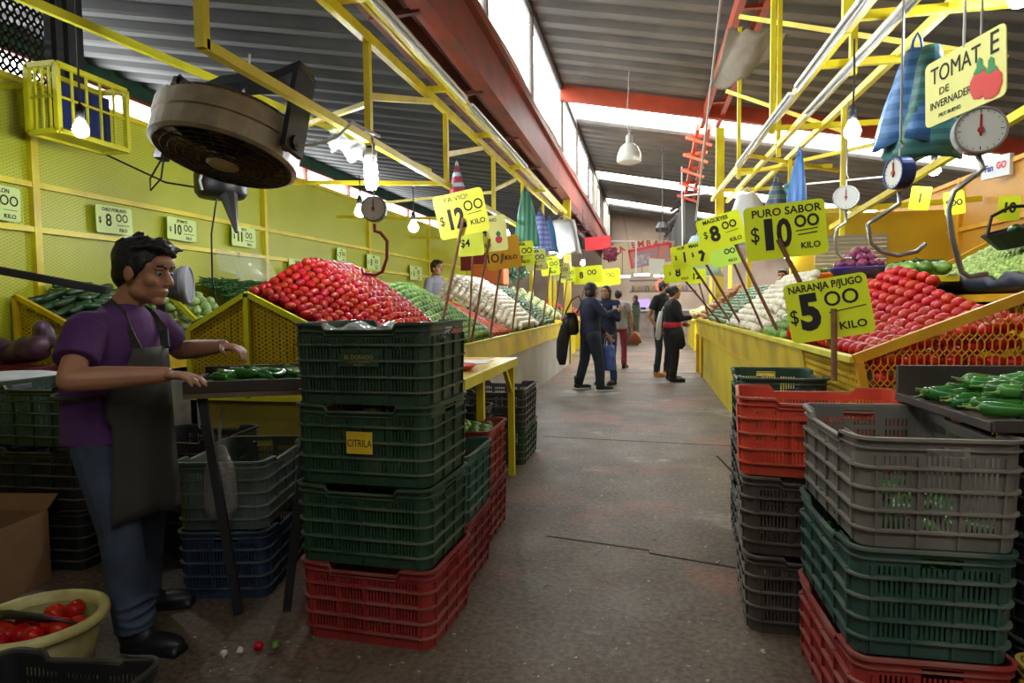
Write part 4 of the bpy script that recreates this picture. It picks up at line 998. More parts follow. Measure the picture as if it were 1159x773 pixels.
# ------------------------------------------------------------------ industrial fan
t = thing('drum_fan', 'big dusty drum fan hung face down from the left frame', 'fan', (-2.50, 3.62, 2.31), rot=(rad(-16), rad(4), rad(-8)))
tan = mat('dusty_fan_drum', 'b3a797', .6, col2='8d8172', scale=6, bump=.1)
obj('drum', MB().lathe([(.40, -.10), (.425, -.085), (.425, .02), (.418, .03), (.432, .035), (.432, .13), (.40, .155), (.36, .165), (.36, .15), (.39, .12), (.39, -.09), (.40, -.10)], 40), tan, t, smooth=False)
mb = MB()
for i in range(9): 
    q = .05 + .043 * i; mb.tube([(q * math.cos(a * PI / 18), q * math.sin(a * PI / 18), -.10 - .03 * (1 - (q / .4) ** 2)) for a in range(36)], .004, 5, closed=True)
for i in range(24): 
    a = i * PI / 12; mb.tube([(.05 * math.cos(a), .05 * math.sin(a), -.13), (.25 * math.cos(a), .25 * math.sin(a), -.12), (.40 * math.cos(a), .40 * math.sin(a), -.10)], .003, 5)
obj('guard', mb, mat('guard_wire', '2e2a27', .6), t)
obj('hub_cap', MB().lathe([(0, -.15), (.08, -.145), (.095, -.135), (.095, -.12), (0, -.12)], 20), tan, t)
mb = MB()
for k in range(5):
    a = k * 2 * PI / 5; ca, sa = math.cos(a), math.sin(a)
    mb.add([(.08 * ca, .08 * sa, -.02), (.37 * math.cos(a - .3), .37 * math.sin(a - .3), .02), (.37 * math.cos(a + .35), .37 * math.sin(a + .35), -.06), (.1 * math.cos(a + .5), .1 * math.sin(a + .5), -.06)], [(0, 1, 2, 3)])
o = obj('blade_rotor', mb, mat('fan_blade', '221f1d', .5), t); md = o.modifiers.new('s', 'SOLIDIFY'); md.thickness = .006
mb = MB(); mb.lathe([(0, .06), (.34, .06), (.34, .075), (0, .075)], 30)
obj('shroud_back', mb, mat('fan_inner', '191614', .7), t)
mb = MB()
for i in range(60):
    a = i * PI / 30; mb.bar((.37 * math.cos(a), .37 * math.sin(a), .16), (.41 * math.cos(a), .41 * math.sin(a), .155), .012, .012)
mb.tube([(.37 * math.cos(i * PI / 18), .37 * math.sin(i * PI / 18), .175) for i in range(36)], .010, 6, closed=True)
obj('slotted_rim', mb, mat('rust_rim', '5a4334', .7), t)
yk = mat('black_yoke', '202227', .35, var=.2)
mb = MB()
# U-shaped bracket over the drum: two flat side arms joined by an arched bridge
mb.bar((.485, 0, -.06), (.455, 0, .46), .17, .035, up=(1, 0, 0)); mb.bar((-.485, 0, .0), (-.46, 0, .44), .17, .035, up=(1, 0, 0))
pts = [(-.47, 0, .44), (-.30, 0, .33), (-.1, 0, .40), (.1, 0, .41), (.28, 0, .40), (.47, 0, .47)]
for a, b in zip(pts, pts[1:]): mb.bar(a, b, .14, .06)
obj('yoke', mb, yk, t)
for s in (-1, 1): obj('pivot_knob', MB().cone((s * .43, 0, .0), (s * .52, 0, .0), .05, .045, 18), yk, t, smooth=False)
obj('hanging_wire', MB().tube([(.0, 0, .30), (.02, .02, .45), (.0, 0, .62)], .006, 6).tube([(0, 0, .42), (.04, .0, .34), (.06, 0, .22)], .004, 6), mat('white_wire', 'c9c9c4', .6), t)
obj('power_cable', MB().tube([(.50, 0, -.02), (.62, .02, .0), (.74, .04, .05), (.82, .05, .15), (.85, .3, .2)], .009, 6), mat('white_cable', 'd5d5d0', .5), t)
obj('switch_box', MB().box((-.5, 0, -.03), (.06, .07, .12)).tube([(-.5, 0, -.09), (-.55, 0, -.22), (-.52, 0, -.3), (-.46, 0, -.22), (-.48, 0, -.09)], .006, 6), blackp, t)
t = thing('speaker', 'black plastic speaker on a pointed bracket behind the drum fan', 'speaker', (-3.35, 4.75, 2.32), rad(-10))
obj('cabinet', MB().lathe([(0, -.12), (.17, -.12), (.2, -.08), (.2, .06), (.14, .1), (0, .1)], 20), blackp, t, smooth=True)
obj('bracket', MB().cone((.12, -.05, -.1), (.26, -.12, -.42), .07, .012, 8), blackp, t); obj('handle', MB().tube([(.02, -.21, .03), (.02, -.23, -.02), (.02, -.21, -.09)], .01, 6), mat('white_wire', 'c9c9c4'), t)
obj('cord', MB().tube([(-.05, 0, -.12), (-.12, 0, -.4), (-.18, .05, -.75), (-.2, .1, -.95)], .007, 6), blackp, t)
# ------------------------------------------------------------------ wire cage on the left partition
t = thing('wire_cage', 'lime green barred steel cage fixed to the left partition', 'cage', (-4.24, 3.9, 2.56))
mb = MB(); Wc, Lc, Hc = .24, .62, .46
for x in (0, Wc):
    for y in (0, Lc): mb.bar((x, y, 0), (x, y, Hc), .035, .035)
for z in (0, Hc):
    for x in (0, Wc): mb.bar((x, 0, z), (x, Lc, z), .035, .035)
    for y in (0, Lc): mb.bar((0, y, z), (Wc, y, z), .035, .035)
obj('frame', mb, yelgreen, t)
mb = MB()
for i in range(1, 5): mb.bar((Wc, Lc * i / 5, 0), (Wc, Lc * i / 5, Hc), .014, .014)
for i in range(1, 4): mb.bar((Wc * i / 4, 0, 0), (Wc * i / 4, 0, Hc), .014, .014)
mb.bar((Wc, 0, Hc * .52), (Wc, Lc, Hc * .52), .014, .014); mb.bar((0, 0, Hc * .52), (Wc, 0, Hc * .52), .014, .014)
obj('grille_bar', mb, yelgreen, t)
obj('back_strut', MB().bar((0, .1, Hc * .8), (-.33, .1, Hc * .8), .03, .03).bar((0, Lc - .1, Hc * .8), (-.33, Lc - .1, Hc * .8), .03, .03), yelgreen, t)
obj('cage_floor', MB().bx(.02, Wc - .02, .02, Lc - .02, .0, .01), yelgreen, t)
tv = thing('monitor', 'dark blue screen monitor standing inside the lime cage', 'monitor', (-4.12, 4.21, 2.578), rad(90))
obj('screen', MB().box((0, -.03, .2), (.46, .02, .3)), mat('dark_blue_screen', '1d2a63', .15), tv); obj('casing', MB().box((0, .0, .2), (.5, .05, .34)), blackp, tv); obj('foot', MB().box((0, .01, .015), (.2, .10, .03)), blackp, tv)
# ------------------------------------------------------------------ price signs
neon = mat('neon_yellow_card', 'e2f01c', .5, rnd=.02); neong = mat('neon_green_card', 'c5ee52', .5); amber = mat('amber_card', 'e3a92a', .5); palec = mat('pale_yellow_card', 'ece98c', .5); whitec = mat('white_card', 'e9ecdf', .5)
def rbox(w, h, t, r=.02):
    pts = []
    for cx, cy, a0 in ((w / 2 - r, h / 2 - r, 0), (-w / 2 + r, h / 2 - r, 90), (-w / 2 + r, -h / 2 + r, 180), (w / 2 - r, -h / 2 + r, 270)):
        for k in range(4): a = rad(a0 + 30 * k); pts.append((cx + r * math.cos(a), cy + r * math.sin(a)))
    return MB().prism(pts, 'y', -t / 2, t / 2)
def sign(label, c, w, h, texts, m, roll=0, yaw=0, pitch=0, stick=None, rule=None, cat='sign', name='price_sign', extra=None, group=None):
    t = thing(name, label, cat, c, 0, group)
    Rm = (Matrix.Rotation(yaw, 3, 'Z') @ Matrix.Rotation(pitch, 3, 'X') @ Matrix.Rotation(roll, 3, 'Y'))
    card = obj('card', rbox(w, h, .004, min(w, h) * .09), m, t); card.rotation_euler = Rm.to_euler()
    lt = MB()
    for tx, sz, x, z, bold, wid in texts:
        q = text_mb(tx, sz, bold, wid); lt.merge(q, Matrix.Translation((x, -.0032, z)))
    if rule:
        for x0, z0, x1, z1 in rule: lt.bar((x0, -.003, z0), (x1, -.003, z1), .004 * w / .3, .001, up=(0, 1, 0))
    if lt.v: obj('lettering', lt, inkm, card)
    if extra: extra(card)
    if stick:
        a, b = stick
        obj('stick', MB().tube([Vector(a) - Vector(c), Vector(b) - Vector(c)], .013 if w > .25 else .010, 7), wood, t)
    return t
sign('yellow card on a stick lettered NARANJA P/JUGO 5.00 KILO at the near right', (.825, 3.25, 1.287), .355, .28,
     [('NARANJA P/JUGO', .046, 0, .107, .0012, .86), ('5', .22, -.08, -.012, .011, .82), ('OO', .096, .06, .038, .0012, .95), ('KILO', .048, .09, -.09, .001, 1.1), ('$', .092, -.15, -.02, .0006, .8)], neon, roll=rad(-9.5), yaw=rad(-6), pitch=rad(-4),
     stick=((.842, 3.225, 1.285), (.842, 3.20, .955)), rule=[(.0, -.02, .155, -.009)])
sign('yellow card on a stick lettered PURO SABOR 10.00 KILO', (.70, 3.6, 1.685), .39, .28,
     [('PURO SABOR', .055, .01, .098, .001, 1.0), ('1', .20, -.078, -.02, .013, .9), ('0', .20, -.005, -.02, .006, .72), ('OO', .085, .105, .035, .0022, .85), ('KILO', .042, .115, -.088, .001, 1.0), ('$', .11, -.145, -.01, .0008, .8)], neon, roll=rad(-5), yaw=rad(-6),
     stick=((.665, 3.585, 1.64), (.965, 3.62, 1.04)), rule=[(.05, -.01, .155, -.004), (.06, -.03, .15, -.024)])
sign('tilted yellow card on a stick lettered 8.00 KILO above the onions', (.535, 5.0, 1.835), .315, .24,
     [('MAGUEYES', .04, -.02, .09, .001, .9), ('8', .15, -.045, -.01, .006, .9), ('OO', .075, .065, .03, .002, .85), ('KILO', .038, .085, -.08, .001, 1), ('$', .07, -.11, .0, .0006, .8)], neon, roll=rad(-15), yaw=rad(-4),
     stick=((.62, 5.01, 1.78), (.98, 5.15, 1.06)), rule=[(.03, -.02, .12, -.015)])
sign('small green card on a stick half hidden behind the 8.00 card', (.64, 5.65, 1.70), .23, .16, [('OO', .06, .04, .03, .002, .9), ('KILO', .03, .05, -.045, .001, 1)], neong, roll=rad(-12), stick=((.70, 5.66, 1.66), (1.0, 6.0, 1.08)))
sign('yellow card on a stick lettered MAN 7 beside the green zucchini', (.52, 6.7, 1.80), .27, .24, [('MAN', .045, -.05, .085, .002, .9), ('7', .13, .02, -.03, .010, .9), ('$', .06, -.07, .0, .001, .8)], neon, roll=rad(-10), stick=((.55, 6.71, 1.75), (.98, 7.1, 1.06)))
sign('yellow card on a stick lettered NOPALES 18 over the zucchini', (.42, 7.4, 1.82), .30, .25, [('NOPALES', .04, 0, .095, .001, .9), ('18', .14, .02, -.01, .007, .8), ('$', .06, -.1, .0, .001, .8)], neon, roll=rad(-8), stick=((.47, 7.41, 1.76), (.98, 7.9, 1.06)))
sign('low yellow card lettered 8 at the end of the right row of signs', (.40, 8.6, 1.70), .36, .24, [('8', .14, 0, .0, .006, .9), ('$', .06, -.1, .0, .001, .8), ('KILO', .04, .08, -.08, .001, 1)], neon, roll=rad(-5), stick=((.45, 8.61, 1.65), (.97, 9.1, 1.05)))
sign('yellow card farther down the right row of sticks', (.75, 10.4, 1.72), .3, .22, [('12', .13, 0, 0, .006, .9)], neon, roll=rad(-5), stick=((.78, 10.42, 1.68), (.97, 10.6, 1.05)))
sign('big yellow card on a stick lettered YA VIO 12.00 KILO at the left', (-1.42, 5.0, 2.035), .40, .345,
     [('YA VIO!', .058, -.02, .125, .0006, 1.0), ('12', .21, -.055, -.035, .010, .72), ('OO', .115, .105, .045, .001, .85), ('KILO', .055, .115, -.085, .001, 1), ('$', .1, -.16, -.03, .001, .8)], mat('lemon_card', 'f0ee4c', .5), roll=rad(-12), yaw=rad(8),
     stick=((-1.40, 4.985, 2.0), (-1.63, 5.0, 1.0)), rule=[(.05, -.015, .16, -.01)])
def radish(card):
    o = obj('painted_radish', MB().lathe([(0, -.04), (.02, -.034), (.034, -.01), (.03, .015), (.01, .028), (0, .03)], 14, Matrix.Diagonal((1, .06, 1, 1))), mat('radish_red', 'd8324a', .5), card, loc=(.065, -.003, -.06))
    obj('painted_leaf', MB().lathe([(0, .02), (.02, .04), (.022, .06), (0, .08)], 8, Matrix.Diagonal((1, .06, 1, 1))), mat('leaf_paint', '3d8a4e', .5), card, loc=(.065, -.003, -.06))
sign('white and yellow card with a painted radish behind the 12.00 card', (-1.45, 6.15, 2.0), .30, .34, [('RABANO', .045, -.02, .125, .001, .85), ('4', .12, -.07, .02, .003, .9), ('KILO', .045, -.06, -.11, .001, .9)], palec, roll=rad(-5), yaw=rad(6), stick=((-1.47, 6.14, 1.95), (-1.68, 6.2, .95)), extra=radish)
sign('amber card on a stick lettered 10 KILO at the left', (-1.46, 6.7, 1.86), .36, .34, [('O', .13, -.09, -.05, .002, .85), ('KILO', .06, .08, -.06, .001, 1), ('1', .13, -.16, -.05, .002, .9)], amber, roll=rad(-7), yaw=rad(6), stick=((-1.46, 6.68, 1.85), (-1.66, 6.9, .96)))
sign('yellow card peeking out left of the radish card', (-1.62, 6.0, 1.90), .25, .24, [('$4', .10, -.05, 0, .002, .9)], neon, roll=rad(-4), yaw=rad(6), stick=((-1.6, 6.02, 1.85), (-1.68, 6.1, .95)))
for i, (x, y, z, tx, top) in enumerate(((-1.50, 8.0, 1.945, '12', 'PIÑA'), (-1.53, 9.2, 1.95, '10', 'PAPA'), (-1.51, 10.5, 1.93, '15', 'COL'), (-1.50, 11.8, 1.90, '9', 'AJO'), (-1.52, 13.0, 1.90, '14', 'APIO'))):
    sign(('yellow card lettered 12.00 KILO, first of the far left row', 'yellow card lettered 10.00, second of the far left row', 'yellow card lettered 15.00, third of the far left row', 'yellow card lettered 9.00, fourth of the far left row', 'yellow card lettered 14.00, last of the far left row')[i],
         (x, y, z), .30, .30, [(top, .05, 0, .115, .002, .9), (tx, .10, -.075, 0, .004, .8), ('OO', .095, .06, .03, .002, .85), ('KILO', .05, .03, -.1, .002, 1)], neon if i % 2 == 0 else palec, roll=rad(-5), yaw=rad(5), stick=((x, y - .015, z - .02), (-1.66, y + .1, .97)), rule=[(.0, -.03, .12, -.028)])
for i, (x, y) in enumerate(((-1.55, 15.6), (-1.2, 17.2), (-1.5, 18.4))):
    sign(('lime yellow card at the stall beyond the left counter', 'lime yellow card hanging behind the shoppers', 'lime yellow card farthest along the left row')[i], (x + .2, y, 2.0), .7, .42, [('OO', .16, .1, .05, .004, .85), ('8', .2, -.15, 0, .008, .9)], neon, roll=rad(-4), yaw=rad(4), stick=((x + .2, y + .02, 2.0), (x - .1, y + .1, .9)))
# cards pinned to the left partition (facing the aisle)
for i, (y, z, w_, h_, big, nm) in enumerate(((3.92, 2.09, .30, .25, '9', 'MELON'), (4.95, 2.09, .40, .235, '8', 'CHILE POBLANO'), (5.80, 2.10, .42, .22, '10', 'JITOMATE'), (6.83, 2.13, .46, .23, '11', 'EJOTE'), (8.0, 1.84, .42, .22, '1', 'CHAYOTE'), (10.5, 2.06, .55, .25, '8', 'TUNA'), (12.6, 1.97, .7, .28, '6', 'RABO'), (9.3, 2.1, .3, .2, '7', 'COL'))):
    sign(('green card with 9.00 leftmost on the partition', 'green card with 8.00 on the partition behind the seller', 'green card with 10.00 on the partition above the grey cone', 'green card with 11.00 on the partition above the clear bag', 'green card with a 1 low on the partition behind the tomatoes', 'green card with an 8 far along the left partition', 'green card farthest along the left partition', 'small green card with 7 far along the left partition')[i],
         (X_LW + .055, y, z), w_, h_, [(nm, h_ * .17, 0, h_ * .36, .0008, .9), (big, h_ * .62, -w_ * .17, -.01, .003 if i != 3 else .008, .9), ('OO', h_ * .42, w_ * .2, h_ * .08, .001, .85), ('KILO', h_ * .17, w_ * .22, -h_ * .36, .001, 1), ('$', h_ * .3, -w_ * .4, -.01, .001, .8)],
         mat('mint_card', 'cfe68a', .5), yaw=rad(90), roll=rad(R.uniform(-2, 2)), rule=[(w_ * .05, -h_ * .18, w_ * .4, -h_ * .17)])
# cards hanging deep in the right stall
for i, (px_, y, z, rl) in enumerate(((2.43, 6.6, 2.24, 8), (2.75, 6.7, 2.2, -6), (3.05, 6.4, 2.1, 4))):
    sign(('neon card with one tall stroke deep in the right stall, left of two', 'neon card with three figures deep in the right stall', 'neon card above the black basket')[i], (px_, y, z), .16, .21, [(('1', '9OO', '10')[i], .12 if i != 1 else .075, 0, 0, .004, .8)], neon, roll=rad(rl), yaw=rad(-15))
# tomato greenhouse sign, hanging on a cord
def toms(card):
    for dx, dz in ((.088, -.065), (.135, -.082)):
        obj('painted_tomato', MB().lathe([(0, -.05), (.028, -.042), (.044, -.01), (.042, .02), (.025, .04), (0, .044)], 16, Matrix.Diagonal((1, .05, 1, 1))), mat('paint_red', 'd9362f', .5), card, loc=(dx - .012, -.0035, dz + .02))
        obj('painted_leaf', MB().lathe([(0, .0), (.028, .012), (.012, .03), (.012, .05), (0, .06)], 6, Matrix.Diagonal((1, .05, 1, 1))), mat('paint_green', '2f8a48', .5), card, loc=(dx - .012, -.0045, dz + .05))
sgn = sign('pale hanging card lettered TOMATE DE INVERNADERO with two painted tomatoes', (1.084, 2.6, 2.088), .36, .235,
     [('TOMAT', .085, -.035, .058, 0, .78), ('E', .105, .135, .066, 0, .8), ('DE', .036, -.085, -.004, 0, 1.1), ('INVERNADERO', .038, -.045, -.048, 0, .84), ('MUY BUENO', .020, -.06, -.090, 0, .9)], palec, roll=rad(-2.6), yaw=rad(-73), extra=toms)
obj('cord', MB().tube([(.0, 0, .11), (.0, 0, .95)], .005, 6), mat('white_wire', 'c9c9c4'), sgn)
# lit display panel on the right partition
t = thing('led_display', 'white framed display with red and blue characters on the right partition', 'display', (X_RW - .10, 8.25, 2.78), rad(-70))
obj('frame', MB().box((0, 0, 0), (.36, .05, .23)), mat('display_white', 'd9dfe6', .4), t)
obj('lettering', text_mb('Fan', .10, .004, .8), mat('display_blue', '2d3a8c', .5), t, loc=(-.075, -.028, -.005)); obj('lettering', text_mb('GO', .10, .005, .8), mat('display_red', 'd9364a', .5), t, loc=(.08, -.028, .005))
# ------------------------------------------------------------------ hanging scales
chrome = mat('dull_chrome', '9d9c99', .3, metal=.8, var=.1)
dialm = mat('dial_white', 'cfcfc8', .5); 
def scale(label, c, yaw, rim, top, arm, r=.10, armm=None, extra=None):
    t = thing('hanging_scale', label, 'scale', c)
    Mz = Matrix.Rotation(yaw, 4, 'Z') @ Matrix.Rotation(rad(90), 4, 'X')
    mb = MB(); mb.lathe([(0, -.035), (r * .96, -.035), (r, -.025), (r, .03), (r * .97, .04), (r * .9, .04), (r * .9, .03), (0, .03)], 28, Mz); obj('case', mb, mat('scale_' + rim, rim, .35, metal=.4, var=.1), t)
    obj('dial', MB().lathe([(0, .0305), (r * .9, .0305), (r * .9, .033), (0, .033)], 28, Mz), dialm, t)
    mb = MB()
    for k in range(20):
        a = k * PI / 10; l = .14 if k % 5 == 0 else .07
        mb.bar(Mz @ V(r * (.84 - l) * math.cos(a), r * (.84 - l) * math.sin(a), .034), Mz @ V(r * .84 * math.cos(a), r * .84 * math.sin(a), .034), .003, .002)
    obj('scale_marks', mb, inkm, t)
    mb = MB(); mb.bar(Mz @ V(0, r * .65, .037), Mz @ V(0, -r * .25, .037), .008, .003); mb.lathe([(0, .034), (.012, .034), (.012, .042), (0, .042)], 10, Mz); obj('needle', mb, mat('needle_red', 'a32622', .5), t)
    obj('top_hook', MB().tube([(0, 0, r), (0, 0, r + .04), (.015, 0, r + .06), (0, 0, r + .085), (0, 0, top - c[2])], .006, 6), chrome, t)
    obj('hook_arm', MB().tube([Vector(p) for p in arm], .012 if r > .08 else .01, 7), armm or chrome, t, smooth=True)
    return t
scale('round white dial scale hanging under the tomato card', (1.40, 3.2, 2.04), rad(-12), '8d8b88', 2.86, [(0, 0, -.1), (.02, 0, -.16), (-.03, 0, -.2), (-.09, 0, -.25), (-.11, 0, -.33), (-.09, 0, -.45), (-.05, 0, -.6), (-.02, 0, -.62), (.05, 0, -.61)])
scale('blue rimmed dial scale turned sideways below the green bag', (1.30, 3.8, 1.985), rad(-76), '2d3f7a', 2.95, [(0, 0, -.1), (0, 0, -.16), (-.12, 0, -.24), (-.15, 0, -.26), (-.13, 0, -.36), (-.08, 0, -.41), (.0, 0, -.43), (.09, 0, -.41), (.13, 0, -.37)], r=.085)
scale('grey dial scale hanging over the purple bowl', (1.62, 5.9, 2.17), rad(-18), '9a9a98', 2.95, [(0, 0, -.1), (0, 0, -.2), (-.07, 0, -.25), (-.08, 0, -.32), (-.06, 0, -.45), (-.02, 0, -.50), (.05, 0, -.50)])
scale('grey dial scale with a red hook arm over the left tomatoes', (-1.835, 4.27, 1.985), rad(12), '5b5f6c', 2.47, [(0, 0, -.1), (0, 0, -.15), (.04, 0, -.16), (.09, 0, -.22), (.085, 0, -.34), (.05, 0, -.43), (.0, 0, -.45), (-.09, 0, -.44), (-.10, 0, -.40)], r=.088, armm=mat('red_arm', '8f2a26', .5))
# black basket on the first scale's hook
t = thing('wire_basket', 'black basket of peppers resting on the tomatillo heap', 'basket', (2.55, 5.2, 1.70), rad(10), rot=(0, rad(-15), rad(10)))
mb = MB(); mb.lathe([(0, 0), (.12, 0), (.2, .12), (.21, .12), (.13, -.006), (0, -.006)], 16); obj('bowl', mb, blackp, t); obj('handle', MB().tube([(-.2, 0, .12), (-.14, 0, .24), (0, 0, .27), (.14, 0, .24), (.2, 0, .12)], .012, 6), blackp, t)
for i in range(7):
    o = link('pepper', pob_m[0]); o.location = (2.47 + .05 * i - .01 * (i % 3), 5.16 + .06 * (i % 3) - .03, 1.80 + .012 * (i % 2)); o.rotation_euler = (R.uniform(-.2, .2), 0, R.uniform(0, 6)); tag(o, 'pepper lying in the black basket on the tomatillos', 'pepper', 'peppers in the black basket')
# ------------------------------------------------------------------ bags hung in bundles
def stripes(name, a, b, sc, c=None, axis='Z'):
    m = bpy.data.materials.new(name); m.use_nodes = True; nt = m.node_tree; N = nt.nodes; L = nt.links; bs = N['Principled BSDF']
    tc = N.new('ShaderNodeTexCoord'); wv = N.new('ShaderNodeTexWave'); wv.bands_direction = axis; wv.inputs['Scale'].default_value = sc; wv.inputs['Distortion'].default_value = .6
    r = N.new('ShaderNodeValToRGB'); e = r.color_ramp.elements; e[0].color = lin(a); e[1].color = lin(b); e[0].position = .45; e[1].position = .55
    if c: q = e.new(.85); q.color = lin(c)
    L.new(tc.outputs['Object'], wv.inputs['Vector']); L.new(wv.outputs['Fac'], r.inputs['Fac']); L.new(r.outputs['Color'], bs.inputs['Base Color']); bs.inputs['Roughness'].default_value = .4; return m
def bagbundle(label, top, L_, w0, w1, d, m, lean=(0, 0), seed=0, name='hanging_bag', m2=None, side=1):
    q = random.Random(seed); t = thing(name, label, 'bag', top)
    def cloth(L_, w0, w1, d, ox, oy):
        rings = []; n = 28; vs = []; fs = []; K = 9; ph = q.uniform(0, 6)
        for k in range(K + 1):
            u = k / K; w_ = lerp(w0, w1, u ** .8); dd = lerp(w0 * .7, d, u)
            for i in range(n):
                a = 2 * PI * i / n; f = 1 + .16 * math.sin(5 * a + ph + u * 2) * min(1, u * 2) + .07 * math.sin(11 * a + ph)
                vs.append((ox + lean[0] * u * L_ + w_ / 2 * f * math.cos(a), oy + lean[1] * u * L_ + dd / 2 * f * math.sin(a), -u * L_ + .03 * math.sin(3 * a + ph) * u))
        fs = [(k * n + i, k * n + (i + 1) % n, (k + 1) * n + (i + 1) % n, (k + 1) * n + i) for k in range(K) for i in range(n)]
        fs += [tuple(range(n))[::-1], tuple(K * n + i for i in range(n))]
        return MB().add(vs, fs)
    obj('bag_body', cloth(L_, w0, w1, d, 0, 0), m, t, smooth=True)
    if m2: obj('second_bag', cloth(L_ * (.9 if side > 0 else 1.12), w0, w1 * (.8 if side > 0 else 1.0), d * .8, w1 * (.42 if side > 0 else .16), .03 * side), m2, t, smooth=True)
    obj('handle_loop', MB().tube([(-w0 * .3, 0, 0), (-w0 * .2, 0, .05), (0, 0, .085), (w0 * .2, 0, .05), (w0 * .3, 0, 0)], .008, 6), m, t)
    return t
bagbundle('big green striped bag bundle hanging beside the tomato card', (1.44, 4.0, 2.68), .52, .09, .36, .24, stripes('blue_stripe', '3b6fae', '5b8fd0', 4), (-.06, 0), 1, side=-1, m2=stripes('green_stripe', '4c8f87', '3c6f74', 5))
bagbundle('narrow blue bag hanging over the right counter', (1.19, 5.6, 2.46), .40, .05, .15, .12, stripes('blue_bag', '3f78b8', '2f5f9c', 6, axis='X'), (-.05, 0), 2)
bagbundle('multicoloured bag bundle left of the narrow blue bag', (1.13, 6.2, 2.36), .36, .07, .26, .2, stripes('mixed_bag', '35507a', 'b9524a', 4, '3c8a6b'), (0, 0), 3, m2=stripes('teal_bag', '4a9a98', '2f6f72', 5))
bagbundle('white plastic bag bundle above the white onions on the right', (1.2, 8.4, 2.62), .62, .2, .62, .4, mat('white_bag_plastic', 'd9dade', .35, trans=.25), (0, 0), 4)
bagbundle('pale aqua plastic sack hanging at the right yellow column', (.92, 11.6, 2.45), .66, .3, .7, .36, mat('aqua_plastic', 'b5d3d3', .4, trans=.2), (0, 0), 5)
bagbundle('red and blue bag bundle behind the 12.00 card', (-1.83, 6.3, 2.66), .46, .05, .22, .16, stripes('red_blue', 'b83a52', '4a78c0', 3, 'c9dcec'), (.05, 0), 6)
bagbundle('aqua green striped bag above the radish card', (-1.62, 8.9, 2.86), .72, .09, .33, .22, stripes('aqua_stripe', '3f9d86', '7fc4b4', 5, axis='X'), (.05, 0), 7)
bagbundle('lilac blue bag hanging beyond the aqua one', (-1.62, 10.2, 2.75), .60, .08, .34, .22, stripes('lilac', '7a84b5', '5a64a0', 4), (0, 0), 8)
bagbundle('plain blue bag hanging beyond the lilac one', (-1.62, 11.2, 2.75), .52, .08, .3, .2, mat('blue_fabric', '4a80c0', .5), (0, 0), 9)
bagbundle('white plastic sheet bundle at the far left stall', (-1.52, 12.4, 2.9), .62, .4, .6, .3, mat('white_bag_plastic', 'd9dade'), (0, 0), 10)
bagbundle('blue plastic sheet hanging at the upper right', (2.06, 3.62, 3.25), 1.0, .3, .5, .25, mat('blue_sheet', '3d6fc4', .35), (.05, 0), 11)
# clear bag on the left partition
def sheet(name, label, cat, f, nu, nv, m, thick=.002):
    vs = [f(i / nu, j / nv) for j in range(nv + 1) for i in range(nu + 1)]
    fs = [(j * (nu + 1) + i, j * (nu + 1) + i + 1, (j + 1) * (nu + 1) + i + 1, (j + 1) * (nu + 1) + i) for j in range(nv) for i in range(nu)]
    o = obj(name, MB().add(vs, fs), m, smooth=True); md = o.modifiers.new('s', 'SOLIDIFY'); md.thickness = thick
    return tag(o, label, cat)
clearm = mat('clear_film', 'dfe6df', .15, alpha=.16, spec=.8)
sheet('plastic_bag', 'clear plastic bag hanging open on the left partition', 'bag', lambda u, v: (X_LW + .14 + .10 * math.sin(u * 9) * (.3 + v) + .08 * v, 6.15 + .95 * u + .06 * (v - .5) * (1 if u > .5 else -1), 1.93 - .34 * v * (1 - .35 * (2 * u - 1) ** 2) + .01 * math.sin(u * 17)), 30, 12, clearm)
# dusty film wrapped round the right truss
sheet('plastic_film', 'grey dusty plastic film slung from the orange truss', 'film', lambda u, v: (lerp(.90, 1.52, u) - .20 * v * (1 - u) ** .8 + .02 * math.sin(u * 13 + v * 3), 7.9 + .03 * math.sin(u * 9 + v), 4.40 - .13 * u - .64 * v * (1 - u ** 2.2) + .025 * math.sin(u * 21 + v * 6)), 30, 14, mat('dusty_film', 'ada294', .35, col2='928779', scale=5, alpha=.92))
sheet('hanging_wrap', 'torn white plastic scrap hanging beside the big tube lamp', 'plastic', lambda u, v: (-2.05 - .1 * u, 4.6 - .35 * u + .03 * math.sin(v * 9), 2.52 - .16 * v + .05 * u + .03 * math.sin(u * 11)), 12, 10, clearm)
